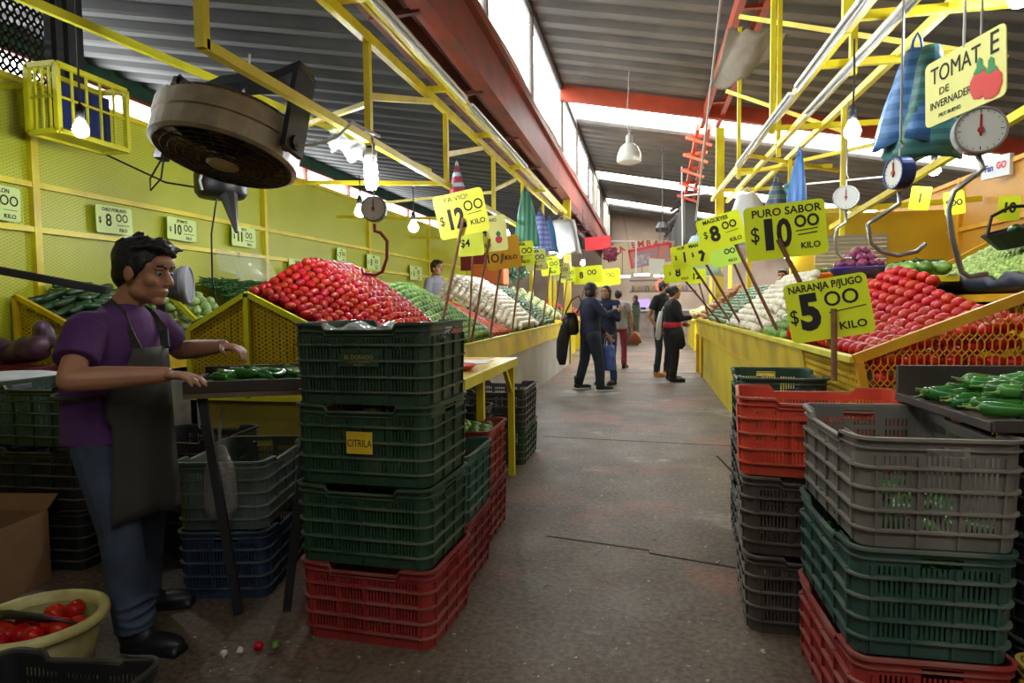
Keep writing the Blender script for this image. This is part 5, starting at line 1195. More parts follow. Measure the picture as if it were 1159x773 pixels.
# ------------------------------------------------------------------ people
skin = mat('warm_skin', 'a5755a', .5, col2='b07f62', scale=9, sss=.06)
skin2 = mat('light_skin', 'a87960', .5, col2='b0836a', scale=9, sss=.06)
hairm = mat('black_hair', '120f0e', .5, col2='1c1816', scale=60, bump=.5, bscale=90)
eyew = mat('eye_white', '8f8a84', .3); eyed = mat('eye_dark', '1a100b', .15)
jeans = mat('worn_jeans', '242d3c', .85, col2='3f4c60', scale=5, bump=.15, bscale=120)
darkjean = mat('dark_jeans', '1f2734', .85, col2='28323f', scale=5)
def head_M(c, fwd, tilt=0):
    f = Vector((fwd[0], fwd[1], 0)).normalized(); r = V(f.y, -f.x, 0)
    M = Matrix((r, f, V(0, 0, 1))).transposed().to_4x4(); M.translation = Vector(c)
    return M @ Matrix.Rotation(tilt, 4, 'X')
def head_mb(mb, M, k=1.0):
    h = MB()
    h.ell((0, -.012, .028), (.075, .094, .088), 20, 14); h.ell((0, .020, -.038), (.060, .066, .074), 18, 12); h.ell((0, .064, -.092), (.026, .022, .020))
    for s in (-1, 1):
        h.ell((s * .040, .012, -.066), (.024, .036, .03)); h.ell((s * .036, .052, -.022), (.027, .026, .028)); h.ell((s * .078, -.004, -.006), (.009, .019, .031), rot=(0, 0, s * .35))
        h.ell((s * .0105, .095, -.032), (.008, .010, .008)); h.ell((s * .030, .073, .025), (.022, .013, .009))
    h.cap((0, .080, .016), (0, .103, -.024), .009, .0135); h.ell((0, .083, -.056), (.023, .011, .0065)); h.ell((0, .080, -.069), (.020, .011, .0075)); h.ell((0, .072, .045), (.05, .02, .03))
    h.v = [tuple(Vector(v) * k) for v in h.v]; mb.merge(h, M)
def hair_mb(style, M, k=1.0, seed=0):
    q = random.Random(seed); h = MB()
    h.ell((0, -.024, .045), (.084, .100, .086), 18, 12); h.ell((0, -.065, -.012), (.068, .046, .066), 16, 10)
    for s in (-1, 1): h.ell((s * .062, -.028, .02), (.024, .058, .056)); h.ell((s * .066, .022, .035), (.014, .022, .034))
    if style == 'short':
        h.ell((0, .045, .098), (.066, .044, .03)); h.ell((.0, .078, .088), (.05, .018, .016))
        for i in range(34):
            a = q.uniform(0, 6.28); e = q.uniform(.25, 1.3); d = V(math.cos(a) * math.cos(e), math.sin(a) * math.cos(e), math.sin(e)); p = V(d.x * .078, -.022 + d.y * .094, .045 + d.z * .08)
            h.cap(p, p + d * .014 + V(0, .014, .003), .013, .006, 7)
        for i in range(9): h.cap((-.05 + .0125 * i, .062, .100), (-.048 + .0125 * i + q.uniform(-.01, .01), .094, .094 + q.uniform(-.01, .012)), .013, .005, 7)
    if style == 'long':
        h.ell((0, -.06, -.08), (.072, .045, .10)); h.cap((.0, -.07, -.05), (0, -.085, -.2), .05, .03)
        for s in (-1, 1): h.cap((s * .07, -.02, .03), (s * .072, -.01, -.13), .024, .018)
    if style == 'bob':
        h.ell((0, -.05, -.035), (.098, .075, .095)); h.ell((0, -.03, .05), (.098, .11, .09))
        for s in (-1, 1): h.ell((s * .07, -.01, -.025), (.024, .045, .07))
    if style == 'bun':
        h.ell((0, -.12, .06), (.062, .06, .058)); h.ell((0, -.03, .06), (.088, .098, .08))
        for i in range(16):
            a = q.uniform(0, 6.28); h.cap((0, -.1, .07), (.05 * math.cos(a), -.11, .07 + .05 * math.sin(a)), .014, .005, 6)
    h.v = [tuple(Vector(v) * k) for v in h.v]; m = MB(); m.merge(h, M); return m
def hand_mb(mb, wrist, dirv, down, side, curl=.5, k=1.0):
    """palm, four unequal bent fingers and a thumb; side=+1 puts the thumb towards dir x down"""
    d = Vector(dirv).normalized(); n = Vector(down).normalized(); n = (n - d * n.dot(d)).normalized(); l = d.cross(n) * side; w_ = Vector(wrist)
    M = Matrix((l, d, n)).transposed()
    mb.ell(w_ + d * .045 * k, (.040 * k, .052 * k, .016 * k), 14, 10, rot=M)
    for i, (o, ln) in enumerate(((.028, .068), (.010, .076), (-.009, .071), (-.027, .056))):
        a = w_ + d * (.082 - .004 * abs(i - 1)) * k + l * o * k; c = curl * (1 + .15 * i)
        p1 = a + (d * math.cos(c * .5) + n * math.sin(c * .5)).normalized() * ln * .5 * k + l * o * .12 * k
        p2 = p1 + (d * math.cos(c * 1.3) + n * math.sin(c * 1.3)).normalized() * ln * .5 * k
        mb.cap(w_ + d * .05 * k + l * o * k, a, .0098 * k, .0095 * k, 9); mb.cap(a, p1, .0095 * k, .0086 * k, 9); mb.cap(p1, p2, .0086 * k, .0068 * k, 9)
    t0 = w_ + d * .02 * k + l * .03 * k; t1 = t0 + (d * .6 + l * .75 + n * .2).normalized() * .036 * k; t2 = t1 + (d * .85 + l * .3 + n * .35).normalized() * .032 * k
    mb.cap(t0, t1, .0125 * k, .0105 * k, 9); mb.cap(t1, t2, .0105 * k, .008 * k, 9)
def shoe(mb, heel, d, L_=.27):
    d = Vector((d[0], d[1], 0)).normalized(); a = math.atan2(d.y, d.x); h = Vector(heel)
    M = Matrix.Rotation(a, 3, 'Z')
    mb.ell(h + d * .06 + V(0, 0, .055), (.078, .046, .062), 14, 10, rot=M); mb.ell(h + d * L_ * .62 + V(0, 0, .04), (L_ * .38, .048, .036), 14, 10, rot=M); mb.box(h + d * L_ * .5 + V(0, 0, .012), (L_ * .92, .078, .024), rot=M)
def person(label, base, J, fwd, headc, headfwd, clothes, hair='short', sk=None, hk=1.0, tilt=0, voxel=.008, shirt_m=None, trouser_m=None, shoe_m=None, sleeve=.5, hands=None, torso=None, arm_r=(.048, .038, .028), leg_r=(.088, .066, .055), shoes_d=None, tw=1.0, neck=True):
    b = Vector(base); t = thing('person', label, 'person', base)
    W = lambda p: Vector(p) - b
    sk = sk or skin
    M = head_M(W(headc), headfwd, tilt)
    body = MB(); head_mb(body, M, hk)
    nb = W(J['neck']); body.cap(M @ V(0, -.015, -.05), nb, .050 * hk, .058, 14)
    body.cap(nb + V(0, 0, -.06), W(J['pelvis']), .085, .10, 14)
    for s in 'RL':
        sh, el, wr = W(J['sh' + s]), W(J['el' + s]), W(J['wr' + s])
        body.cap(nb + V(0, 0, -.05), sh, .05, arm_r[0], 12); body.cap(sh, el, arm_r[0], arm_r[1], 12); body.cap(el, el + (wr - el) * .35, arm_r[1], arm_r[1] * 1.04, 12); body.cap(el + (wr - el) * .35, wr, arm_r[1] * 1.04, arm_r[2], 12)
        hd = hands.get(s) if hands else None
        d, dn, cu = hd if hd else ((wr - el), Vector((-fwd[1], fwd[0], 0)) * (1 if s == 'R' else -1), .5)
        hand_mb(body, wr, d, dn, 1 if s == 'R' else -1, cu)
        hp, kn, an = W(J['hip' + s]), W(J['kn' + s]), W(J['an' + s])
        body.cap(hp, kn, leg_r[0] * .82, leg_r[1] * .82, 12); body.cap(kn, an - V(0, 0, .02), leg_r[1] * .8, .034, 12)
    link('body', baked(body, 'body', sk, voxel * .8, 5), t)
    link('hair', baked(hair_mb(hair, M, hk, len(label)), 'hair', hairm, voxel * .8, 2), t)
    for s in (-1, 1):
        obj('eye', MB().ell(M @ (V(s * .030, .0735, .006) * hk), .0095 * hk, 10, 8), eyew, t, smooth=True); obj('pupil', MB().ell(M @ (V(s * .0315, .0802, .005) * hk), .0052 * hk, 8, 6), eyed, t, smooth=True)
        obj('eyebrow', MB().tube([M @ (V(s * x, y, z) * hk) for x, y, z in ((.014, .090, .030), (.03, .089, .036), (.048, .076, .031))], .0045 * hk, 6), hairm, t)
    sh_ = MB()
    yaw = math.atan2(fwd[1], fwd[0])
    sh_.loft([(W(c), rx, ry, yaw) for c, rx, ry in torso], 24)
    for s in 'RL':
        a, e, wr = W(J['sh' + s]), W(J['el' + s]), W(J['wr' + s])
        sh_.ell(a, arm_r[0] + .018); sh_.cap(W(J['neck']) + V(0, 0, -.065), a, .066, arm_r[0] + .018)
        if sleeve <= 1: sh_.cone(a, a + (e - a) * sleeve, arm_r[0] + .024, arm_r[0] + .024, 14)
        else: sh_.cap(a, e, arm_r[0] + .02, arm_r[1] + .016); sh_.cone(e, e + (wr - e) * (sleeve - 1), arm_r[1] + .016, arm_r[2] + .014, 14)
    link('shirt', baked(sh_, 'shirt', shirt_m, voxel, 14), t)
    tr = MB(); pv = W(J['pelvis'])
    tr.loft([(pv + V(0, 0, -.12), .10 * tw, .14 * tw, yaw), (pv + V(0, 0, -.03), .125 * tw, .165 * tw, yaw), (pv + V(0, 0, .08), .115 * tw, .15 * tw, yaw)], 20)
    for s in 'RL':
        hp, kn, an = W(J['hip' + s]), W(J['kn' + s]), W(J['an' + s])
        tr.cap(hp, kn, leg_r[0] + .008, leg_r[1], 14); tr.ell(kn, leg_r[1]); tr.cone(kn, an + V(0, 0, -.02), leg_r[1], leg_r[2], 16)
        for i in range(3): tr.tube([an + V(math.cos(a) * leg_r[2], math.sin(a) * leg_r[2], .03 + .035 * i + .012 * math.sin(a * 2 + i)) for a in [k * PI / 6 for k in range(12)]], .009, 6, closed=True)
    link('trousers', baked(tr, 'trousers', trouser_m, voxel, 3), t)
    for s in 'RL':
        d = Vector(shoes_d[s] if shoes_d else fwd).normalized(); an = W(J['an' + s]); q = MB(); shoe(q, V(an.x, an.y, 0) - d * .055, d)
        link('shoe', baked(q, 'shoe', shoe_m, .007, 2), t)
    return t, M
# ---- the seller at the pepper tray
fw = V(math.cos(rad(14)), math.sin(rad(14)), 0)
J = dict(neck=(-2.03, 2.24, 1.325), pelvis=(-2.10, 2.23, .86), shR=(-2.02, 2.045, 1.245), elR=(-1.955, 1.90, 1.075), wrR=(-1.715, 2.07, 1.078), shL=(-2.06, 2.43, 1.25), elL=(-2.04, 2.56, 1.13), wrL=(-1.785, 2.50, 1.155),
         hipR=(-2.07, 2.13, .80), knR=(-1.985, 2.12, .46), anR=(-1.935, 2.12, .10), hipL=(-2.11, 2.32, .80), knL=(-2.09, 2.38, .46), anL=(-2.16, 2.42, .10))
purple = mat('purple_shirt', '59306e', .85, col2='4a265e', scale=4, bump=.15, bscale=150)
tor = [((-2.10, 2.22, .80), .165, .195), ((-2.095, 2.22, .90), .165, .195), ((-2.085, 2.22, 1.02), .168, .19), ((-2.075, 2.225, 1.14), .16, .20), ((-2.06, 2.23, 1.22), .142, .205), ((-2.045, 2.235, 1.28), .11, .165), ((-2.035, 2.235, 1.32), .078, .10), ((-2.03, 2.235, 1.338), .064, .072)]
seller, HM = person('man in a purple t-shirt and dark apron sorting peppers at the left tray', (-2.05, 2.25, 0), J, fw, (-1.945, 2.26, 1.462), (math.cos(rad(4)), math.sin(rad(4)), 0), None, 'short', skin, 1.10, rad(-10), .006, purple, jeans, mat('black_shoe', '15161a', .5, var=.3), .66,
    {'R': (V(.95, .12, -.05), V(0, 0, -1), .45), 'L': (V(.9, -.05, -.12), V(0, 0, -1), .75)}, tor, (.050, .042, .030), (.094, .074, .070), {'R': V(1, 0, 0), 'L': V(.9, .35, 0)}, 1.08)
apm = mat('dark_apron', '2b2a26', .75, col2='35332d', scale=5, bump=.2, bscale=60)
b = Vector((-2.05, 2.25, 0)); vs = []; NU, NV = 26, 16
for j in range(NV + 1):
    v = j / NV; z = lerp(1.17, .50, v)
    hw = lerp(38, 66, sm(v / .28)) if v < .28 else lerp(66, 74, (v - .28) / .72)
    for i in range(NU + 1):
        a = rad(14 + lerp(-hw + (6 if v > .4 else 0) - 6, hw, i / NU)); k = 1 + .05 * v
        rx_, ry_ = .178 * k, .208 * k
        ca, sa = math.cos(a - rad(14)), math.sin(a - rad(14)); rr = 1 / math.sqrt((ca / rx_) ** 2 + (sa / ry_) ** 2)
        cx, cy = lerp(-2.07, -2.055, v), 2.225
        rr *= 1 + .03 * math.sin(i * .9 + v * 3) * v
        vs.append((cx + rr * math.cos(a) - b.x, cy + rr * math.sin(a) - b.y, z + .03 * v * math.sin(i * .24)))
o = obj('apron', MB().add(vs, [(j * (NU + 1) + i, j * (NU + 1) + i + 1, (j + 1) * (NU + 1) + i + 1, (j + 1) * (NU + 1) + i) for j in range(NV) for i in range(NU)]), apm, seller, smooth=True)
md = o.modifiers.new('s', 'SOLIDIFY'); md.thickness = .006; md.offset = 1
mb = MB()
for pts in (((-1.905, 2.16, 1.16), (-1.925, 2.14, 1.23), (-1.965, 2.155, 1.30), (-2.03, 2.165, 1.345), (-2.10, 2.22, 1.345)), ((-1.90, 2.30, 1.16), (-1.93, 2.33, 1.23), (-1.98, 2.32, 1.30), (-2.05, 2.30, 1.345), (-2.11, 2.25, 1.345))):
    pts = [Vector(p) - b for p in pts]
    for p, q in zip(pts, pts[1:]): mb.bar(p, q, .034, .010, up=(0, -.7, .7))
obj('apron_strap', mb, apm, seller)
obj('belt', MB().tube([(-2.10 + .172 * math.cos(a) - b.x, 2.22 + .2 * math.sin(a) - b.y, .985) for a in [k * PI / 12 for k in range(24)]], .010, 6, closed=True), apm, seller)
# ---- shoppers
def stander(label, x, y, h, ang, shirt_m, trouser_m, shoe_m, hair='short', sk=None, armR=None, armL=None, sleeve=1.85, head_ang=None, wide=1.0, spread=.09, torso_low=.50, legr=(.082, .06, .055), step=0):
    f = V(math.cos(rad(ang)), math.sin(rad(ang)), 0); r = V(f.y, -f.x, 0); o = V(x, y, 0)
    P = lambda a, b_, z: o + r * a * wide + f * b_ + V(0, 0, z * h)
    Jn = dict(neck=P(0, -.01, .855), pelvis=P(0, 0, .535))
    for s, q, arm in (('R', 1, armR), ('L', -1, armL)):
        Jn['sh' + s] = P(q * .165, -.01, .815); arm = arm or ((.235, -.03, .64), (.25, .06, .49))
        Jn['el' + s] = P(q * arm[0][0], arm[0][1], arm[0][2]); Jn['wr' + s] = P(q * arm[1][0], arm[1][1], arm[1][2])
        Jn['hip' + s] = P(q * spread, 0, .50); Jn['kn' + s] = P(q * (spread + .01), .02 + q * step * .5, .275); Jn['an' + s] = P(q * (spread + .02), -.02 + q * step, .055)
    w = wide
    tor = [(P(0, 0, torso_low), .125 * w, .165 * w), (P(0, 0, .55), .13 * w, .165 * w), (P(0, 0, .64), .12 * w, .15 * w), (P(0, 0, .73), .13 * w, .17 * w), (P(0, 0, .80), .12 * w, .175 * w), (P(0, 0, .84), .085 * w, .13 * w), (P(0, 0, .865), .055, .06)]
    ha = rad(ang if head_ang is None else head_ang)
    return person(label, (x, y, 0), Jn, f, P(0, .035, .925), (math.cos(ha), math.sin(ha)), None, hair, sk or skin2, h / 1.75, 0, .010, shirt_m, trouser_m, shoe_m, sleeve, None, tor, (.045, .036, .026), legr, None, w * .95)
navy = mat('navy_hoodie', '262b4a', .85, col2='1f2440', scale=6); black = mat('black_cloth', '141417', .85, var=.25, scale=8)
sneaker = mat('black_sneaker', '1c1d20', .6)
w1, _ = stander('woman in a navy hoodie seen from behind, black bag over her shoulder', -.83, 10.0, 1.64, 25, navy, darkjean, sneaker, 'bob', armR=((.26, .12, .70), (.16, .38, .745)), armL=((.2, .14, .66), (.1, .33, .50)), wide=1.22, spread=.11, legr=(.105, .078, .064), step=.12)
for q_ in [c for c in w1.children if c.name.startswith('shoe')]:
    xs = [v.co for v in q_.data.vertices]; cx, cy = sum(v.x for v in xs) / len(xs), sum(v.y for v in xs) / len(xs)
    so = obj('sole', MB().box((cx, cy, .011), (.285, .095, .022), rot=(0, 0, rad(25))), mat('white_sole', 'd8d8d4', .6), q_, bevel=.008)
bg_ = thing('shoulder_bag', 'black handbag and folded jacket hanging behind the navy hoodie', 'bag', (-1.12, 9.88, 1.02), rad(25))
obj('bag_body', MB().loft([((0, 0, -.17), .10, .06), ((0, 0, -.12), .14, .08), ((0, 0, .06), .125, .07), ((0, 0, .17), .08, .045)], 18), mat('black_leather', '131214', .3, var=.3), bg_, smooth=True)
obj('strap', MB().tube([(-.08, 0, .16), (.02, -.02, .36), (.14, .0, .42), (.2, .03, .3), (.10, 0, .16)], .012, 6), mat('black_leather', '131214'), bg_)
mb = MB(); mb.loft([((-.13, 0, -.62), .05, .03), ((-.14, 0, -.5), .085, .05), ((-.12, 0, -.25), .10, .06), ((-.06, 0, -.02), .09, .06), ((0, 0, .08), .05, .04)], 16)
obj('jacket', mb, mat('grey_black_knit', '232326', .9, var=.3), bg_, smooth=True)
bb = thing('carrier_bag', 'blue woven carrier bag held by the woman in the navy hoodie', 'bag', (-.575, 10.24, .50), rad(20))
mb = MB(); mb.loft([((0, 0, -.22), .10, .07), ((0, 0, -.19), .115, .085), ((0, 0, .08), .115, .08), ((0, 0, .17), .10, .055)], 18)
obj('bag_body', mb, mat('blue_woven', '2f50b4', .5, col2='5f7fd8', scale=14), bb, smooth=True); obj('handle', MB().tube([(-.06, 0, .16), (-.05, 0, .28), (.0, 0, .33), (.05, 0, .28), (.06, 0, .16)], .008, 6), mat('pale_handle', 'c9c6b8', .6), bb)
w2, _ = stander('woman in a navy jacket with white patches facing us behind the blue bag', -.62, 10.75, 1.62, -112, mat('navy_jacket', '23284a', .8, col2='1b2040', scale=5), mat('blue_jeans', '2e3f6e', .8), sneaker, 'long', armR=((.23, .10, .68), (.05, .26, .76)), armL=((.23, .08, .66), (.1, .22, .72)), wide=1.0)
for dx, dz, sx, sz in ((-.09, 1.20, .08, .10), (.13, 1.22, .06, .13), (.09, 1.12, .10, .04)):
    obj('white_patch', MB().box((dx, -.145, dz), (sx, .02, sz)), mat('white_print', 'd5d5d8', .7), w2)
w3, _ = stander('person in a grey t-shirt and dark red trousers walking away', -.55, 13.5, 1.60, 75, mat('grey_tee', '8f8f92', .85), mat('dark_red_trousers', '7d2538', .8), sneaker, 'short', armR=((.22, .05, .66), (.2, .16, .52)), sleeve=.6, wide=1.15)
bn = thing('brown_bag', 'brown handbag carried at the side of the grey t-shirt', 'bag', (-.22, 13.5, .62)); obj('bag_body', MB().loft([((0, 0, -.14), .05, .03), ((0, 0, -.1), .14, .07), ((0, 0, .06), .09, .05), ((0, 0, .12), .04, .03)], 14), mat('brown_leather', '8a4a2c', .5), bn, smooth=True)
obj('strap', MB().tube([(-.03, 0, .11), (-.06, 0, .26), (-.03, 0, .33), (.02, 0, .26), (.03, 0, .11)], .01, 6), mat('brown_leather', '8a4a2c'), bn)
mb_, _ = stander('man in a black polo shirt, jeans and tan boots facing the right counter', .30, 12.15, 1.72, -35, black, darkjean, mat('tan_boot', 'b98032', .6), 'short', skin, armR=((.26, -.10, .63), (.20, .05, .50)), armL=((.24, 0, .64), (.16, .12, .52)), sleeve=.62, wide=1.12, spread=.12, head_ang=-20)
wr, _ = stander('woman in black with a red sash touching the right counter', .44, 11.3, 1.60, 8, black, mat('black_leggings', '121214', .8), mat('black_boot', '0f0f11', .5), 'bun', armR=((.2, .1, .66), (.14, .30, .675)), armL=((.23, .02, .64), (.16, .2, .60)), wide=1.2, legr=(.10, .072, .06), head_ang=15)
o = Vector((.44, 11.3, 0))
obj('red_sash', MB().loft([((0, 0, .90), .150, .188, rad(8)), ((0, 0, .91), .158, .196, rad(8)), ((0, 0, .985), .158, .196, rad(8)), ((0, 0, .995), .148, .186, rad(8))], 24), mat('red_cloth', 'b3162c', .7), wr, smooth=True)
obj('tied_jacket', MB().loft([((.10, -.10, .55), .06, .05), ((.11, -.12, .62), .10, .07), ((.06, -.10, .82), .12, .10), ((.03, -.05, .92), .13, .14)], 16), black, wr, smooth=True)
wb = thing('white_bag', 'white plastic bag carried behind the woman with the red sash', 'bag', (.20, 11.22, .96)); obj('bag_body', MB().loft([((0, 0, -.26), .03, .04), ((0, 0, -.2), .05, .06), ((0.02, 0, .05), .045, .05), ((.05, 0, .22), .03, .03)], 14), mat('white_bag_plastic', 'd9dade'), wb, smooth=True)
obj('handle', MB().tube([(.05, 0, .2), (.09, 0, .3), (.12, 0, .26)], .008, 6), mat('white_bag_plastic', 'd9dade'), wb)
s1, _ = stander('seller in a grey t-shirt standing behind the left heaps', -3.38, 10.3, 1.84, -20, mat('pale_grey_tee', '8d8b93', .85), darkjean, sneaker, 'short', skin, sleeve=.6, head_ang=-25)
s1.location.z = .22; pf = thing('platform', 'low wooden platform behind the left heaps under the grey shirted seller', 'platform', (-3.38, 10.3, 0)); obj('top', MB().box((0, 0, .20), (.46, .8, .035)), mat('pine_board', 'b98d5a', .7, col2='a3784a', scale=5), pf)
for sx_ in (-1, 0, 1): obj('bearer', MB().box((sx_ * .18, 0, .09), (.08, .8, .18)), mat('pine_board', 'b98d5a'), pf)
s2, _ = stander('seller with dark hair looking over the white onions at the right', 2.5, 12.9, 1.92, -120, mat('dark_jumper', '26282c', .85), darkjean, sneaker, 'short', skin)
s3, _ = stander('seller in dark clothes half hidden behind the white onions at the left', -3.4, 13.2, 1.72, -60, black, darkjean, sneaker, 'short', skin)
s4, _ = stander('distant person in black beside the far shop counter', -.35, 24.0, 1.62, 200, black, darkjean, sneaker, 'long', skin)
# ------------------------------------------------------------------ trays, tables and loose things on the left
darkwood = mat('dark_tray_wood', '2e2621', .6, col2='3d332b', scale=6, bump=.2, bscale=30)
def tray(name, label, c, L_, W_, rz, hf=.07, hb=.07, m=None, legs=None):
    t = thing(name, label, 'tray', c, rz); m = m or darkwood
    obj('tray_floor', MB().box((0, 0, .01), (L_, W_, .02)), mat('tray_board', '6f5e48', .7, col2='57493a', scale=6), t)
    obj('front_board', MB().box((0, -W_ / 2 + .011, .02 + hf / 2), (L_, .022, hf)), m, t, bevel=.003); obj('back_board', MB().box((0, W_ / 2 - .011, .02 + hb / 2), (L_, .022, hb)), m, t, bevel=.003)
    for s in (-1, 1): obj('side_board', MB().box((s * (L_ / 2 - .011), 0, .02 + hf / 2), (.022, W_ - .046, hf)), m, t, bevel=.003)
    if legs:
        for p, q in legs: obj('leg', MB().bar(p, q, .035, .035), mat('black_post', '17191c'), t)
    return t
trayL = tray('pepper_tray', 'dark wooden tray of green peppers on trestle legs before the seller', (-1.695, 2.65, .945), .56, .42, rad(24), .05, .08,
     legs=[((-.22, -.15, 0), (-.10, -.17, -.94)), ((.22, -.15, 0), (.10, -.19, -.94)), ((.25, .17, 0), (.22, .18, -.94))])
import bmesh
def onto(t, lx_, ly_, lz_):
    a = t.rotation_euler.z; return t.location + V(lx_ * math.cos(a) - ly_ * math.sin(a), lx_ * math.sin(a) + ly_ * math.cos(a), lz_)
def scatter(meshes, name, label, cat, group, t, n, hx, hy, z0, layers=1, stem=None, sc=1, seed=5, mind=.04, yawr=(0, 6.28)):
    q = random.Random(seed); placed = []
    for k in range(layers):
        tries = 0; got = 0
        while got < n and tries < 4000:
            tries += 1; f = 1 - .25 * k; x, y = q.uniform(-hx * f, hx * f), q.uniform(-hy * f, hy * f)
            if all((x - a) ** 2 + (y - b_) ** 2 > mind ** 2 or kk != k for a, b_, kk in placed):
                placed.append((x, y, k)); got += 1; p = onto(t, x, y, z0 + .042 * sc * k + q.uniform(0, .01))
                o = link(name, q.choice(meshes)); o.location = p; o.rotation_euler = (q.uniform(-.25, .25), q.uniform(0, 6.28), q.uniform(*yawr)); o.scale = (sc, sc, sc)
                tag(o, label, cat, group)
                if stem: link('stem', stem, o)
scatter(pep_m, 'pepper', 'green pepper on the tray in front of the seller', 'pepper', 'peppers on the seller tray', trayL, 26, .21, .13, .042, 2, pepstem_m, .8, 3, .05)
# bagged cucumbers in the topmost crate of the front stack
for i in range(14):
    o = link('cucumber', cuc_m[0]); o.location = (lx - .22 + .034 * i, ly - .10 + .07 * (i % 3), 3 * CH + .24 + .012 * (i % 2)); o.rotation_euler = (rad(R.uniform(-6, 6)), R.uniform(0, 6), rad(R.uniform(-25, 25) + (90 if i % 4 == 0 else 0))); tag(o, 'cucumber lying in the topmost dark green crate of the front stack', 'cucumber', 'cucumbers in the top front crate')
sheet('plastic_liner', 'clear plastic liner crumpled over the cucumbers in the top front crate', 'liner', lambda u, v: (lx - .25 + .5 * u, ly - .2 + .36 * v, 3 * CH + .285 + .014 * math.sin(u * 21 + v * 5) + .014 * math.sin(v * 17 - u * 9)), 36, 20, mat('crinkled_film', 'e6ece8', .08, alpha=.4, spec=1.0))
tag(obj('crate_filling', MB().bx(lx - .24, lx + .24, ly - .19, ly + .19, 3 * CH + .02, 3 * CH + .21), darkg), 'dark green produce filling the topmost front crate below the cucumbers', 'cucumbers', None, 'stuff')
# limes in the red crate
def crate_fill(meshes, name, label, cat, group, cx, cy, z, hx, hy, n, seed, sc=1.0, mind=.05, axis_jit=3, stem=None):
    q = random.Random(seed); pl = []; tr = 0
    while len(pl) < n and tr < 6000:
        tr += 1; x, y = q.uniform(-hx, hx), q.uniform(-hy, hy)
        if all((x - a) ** 2 + (y - b_) ** 2 > mind ** 2 for a, b_ in pl):
            pl.append((x, y)); o = link(name, q.choice(meshes)); o.location = (cx + x, cy + y, z + .03 * (1 - (x / hx) ** 2) * (1 - (y / hy) ** 2) + q.uniform(0, .012)); o.rotation_euler = (q.uniform(-.4, .4), q.uniform(0, 6), q.uniform(0, 6)); o.scale = (sc,) * 3; tag(o, label, cat, group)
            if stem: link('stem', stem, o)
crate_fill(lime_meshes, 'lime', 'small green lime in the red crate behind the tall stack', 'lime', 'limes in the red crate', -1.12, 3.66, CH + .262, .22, .17, 44, 4, 1.0, .052)
tag(obj('crate_filling', MB().bx(-1.35, -.89, 3.48, 3.84, CH + .02, CH + .235), limeg), 'limes lower down in the red crate', 'limes', None, 'stuff')
crate_fill(pep_m, 'chilli', 'long green chilli in the teal crate under the grey one', 'chilli', 'chillies in the teal crate', rx, ry, CH + .20, .15, .24, 34, 8, .85, .05, stem=pepstem_m)
tag(obj('crate_filling', MB().bx(rx - .17, rx + .17, ry - .27, ry + .27, CH + .02, CH + .17), pepg), 'chillies lower down in the teal crate under the grey one', 'chillies', None, 'stuff')
crate_fill(pep_m, 'chilli', 'green chilli lying low inside the grey crate', 'chilli', 'chillies in the grey crate', rx, ry, 2 * CH + .035, .15, .24, 26, 9, .85, .055, stem=pepstem_m)
# yellow side table with paper and plate
t = thing('side_table', 'narrow yellow steel table butted against the left counter', 'table', (-1.25, 4.2, 0))
obj('table_top', MB().box((0, 0, .895), (.52, 1.5, .025)), yel, t, bevel=.004)
mb = MB(); 
for s in (-1, 1): mb.bar((s * .26, -.75, .88), (s * .26, .75, .88), .035, .06)
for s in (-1, 1): mb.bar((-.26, s * .75, .88), (.26, s * .75, .88), .035, .06)
obj('apron_frame', mb, mat('pale_yellow_rail', 'e4dc4a'), t)
for x, y in ((.235, .70), (.235, -.245), (-.235, .70), (-.235, -.245)): obj('leg', MB().bar((x, y, 0), (x, y, .86), .045, .045), yelframe, t)
obj('brace', MB().bar((.235, .68, .66), (.235, .45, .86), .03, .03), yelframe, t)
tag(obj('paper_sheet', MB().box((-1.27, 4.55, .910), (.34, .3, .003)), mat('white_paper', 'dfe2dc', .7)), 'white paper sheet on the yellow side table', 'paper')
t = thing('plastic_plate', 'red plastic plate with garlic on the yellow side table', 'plate', (-1.20, 3.98, .909))
obj('dish', MB().lathe([(0, .006), (.10, .006), (.15, .035), (.155, .033), (.105, .0), (0, .0)], 24), mat('red_plastic', 'd2362e', .35), t, smooth=True)
gar = fruit('garlic', MB().lathe([(0, -.018), (.015, -.018), (.026, -.004), (.022, .010), (.008, .022), (.004, .034), (0, .035)], 12), mat('garlic_skin', 'e2dccf', .5, col2='c9b7b0', scale=12))
for i in range(6): o = link('garlic', gar); o.location = (-1.20 + .05 * math.cos(i * 1.05), 3.98 + .05 * math.sin(i * 1.05), .937); o.rotation_euler = (.3, .2, i); tag(o, 'garlic bulb on the red plastic plate', 'garlic', 'garlic on the red plate')
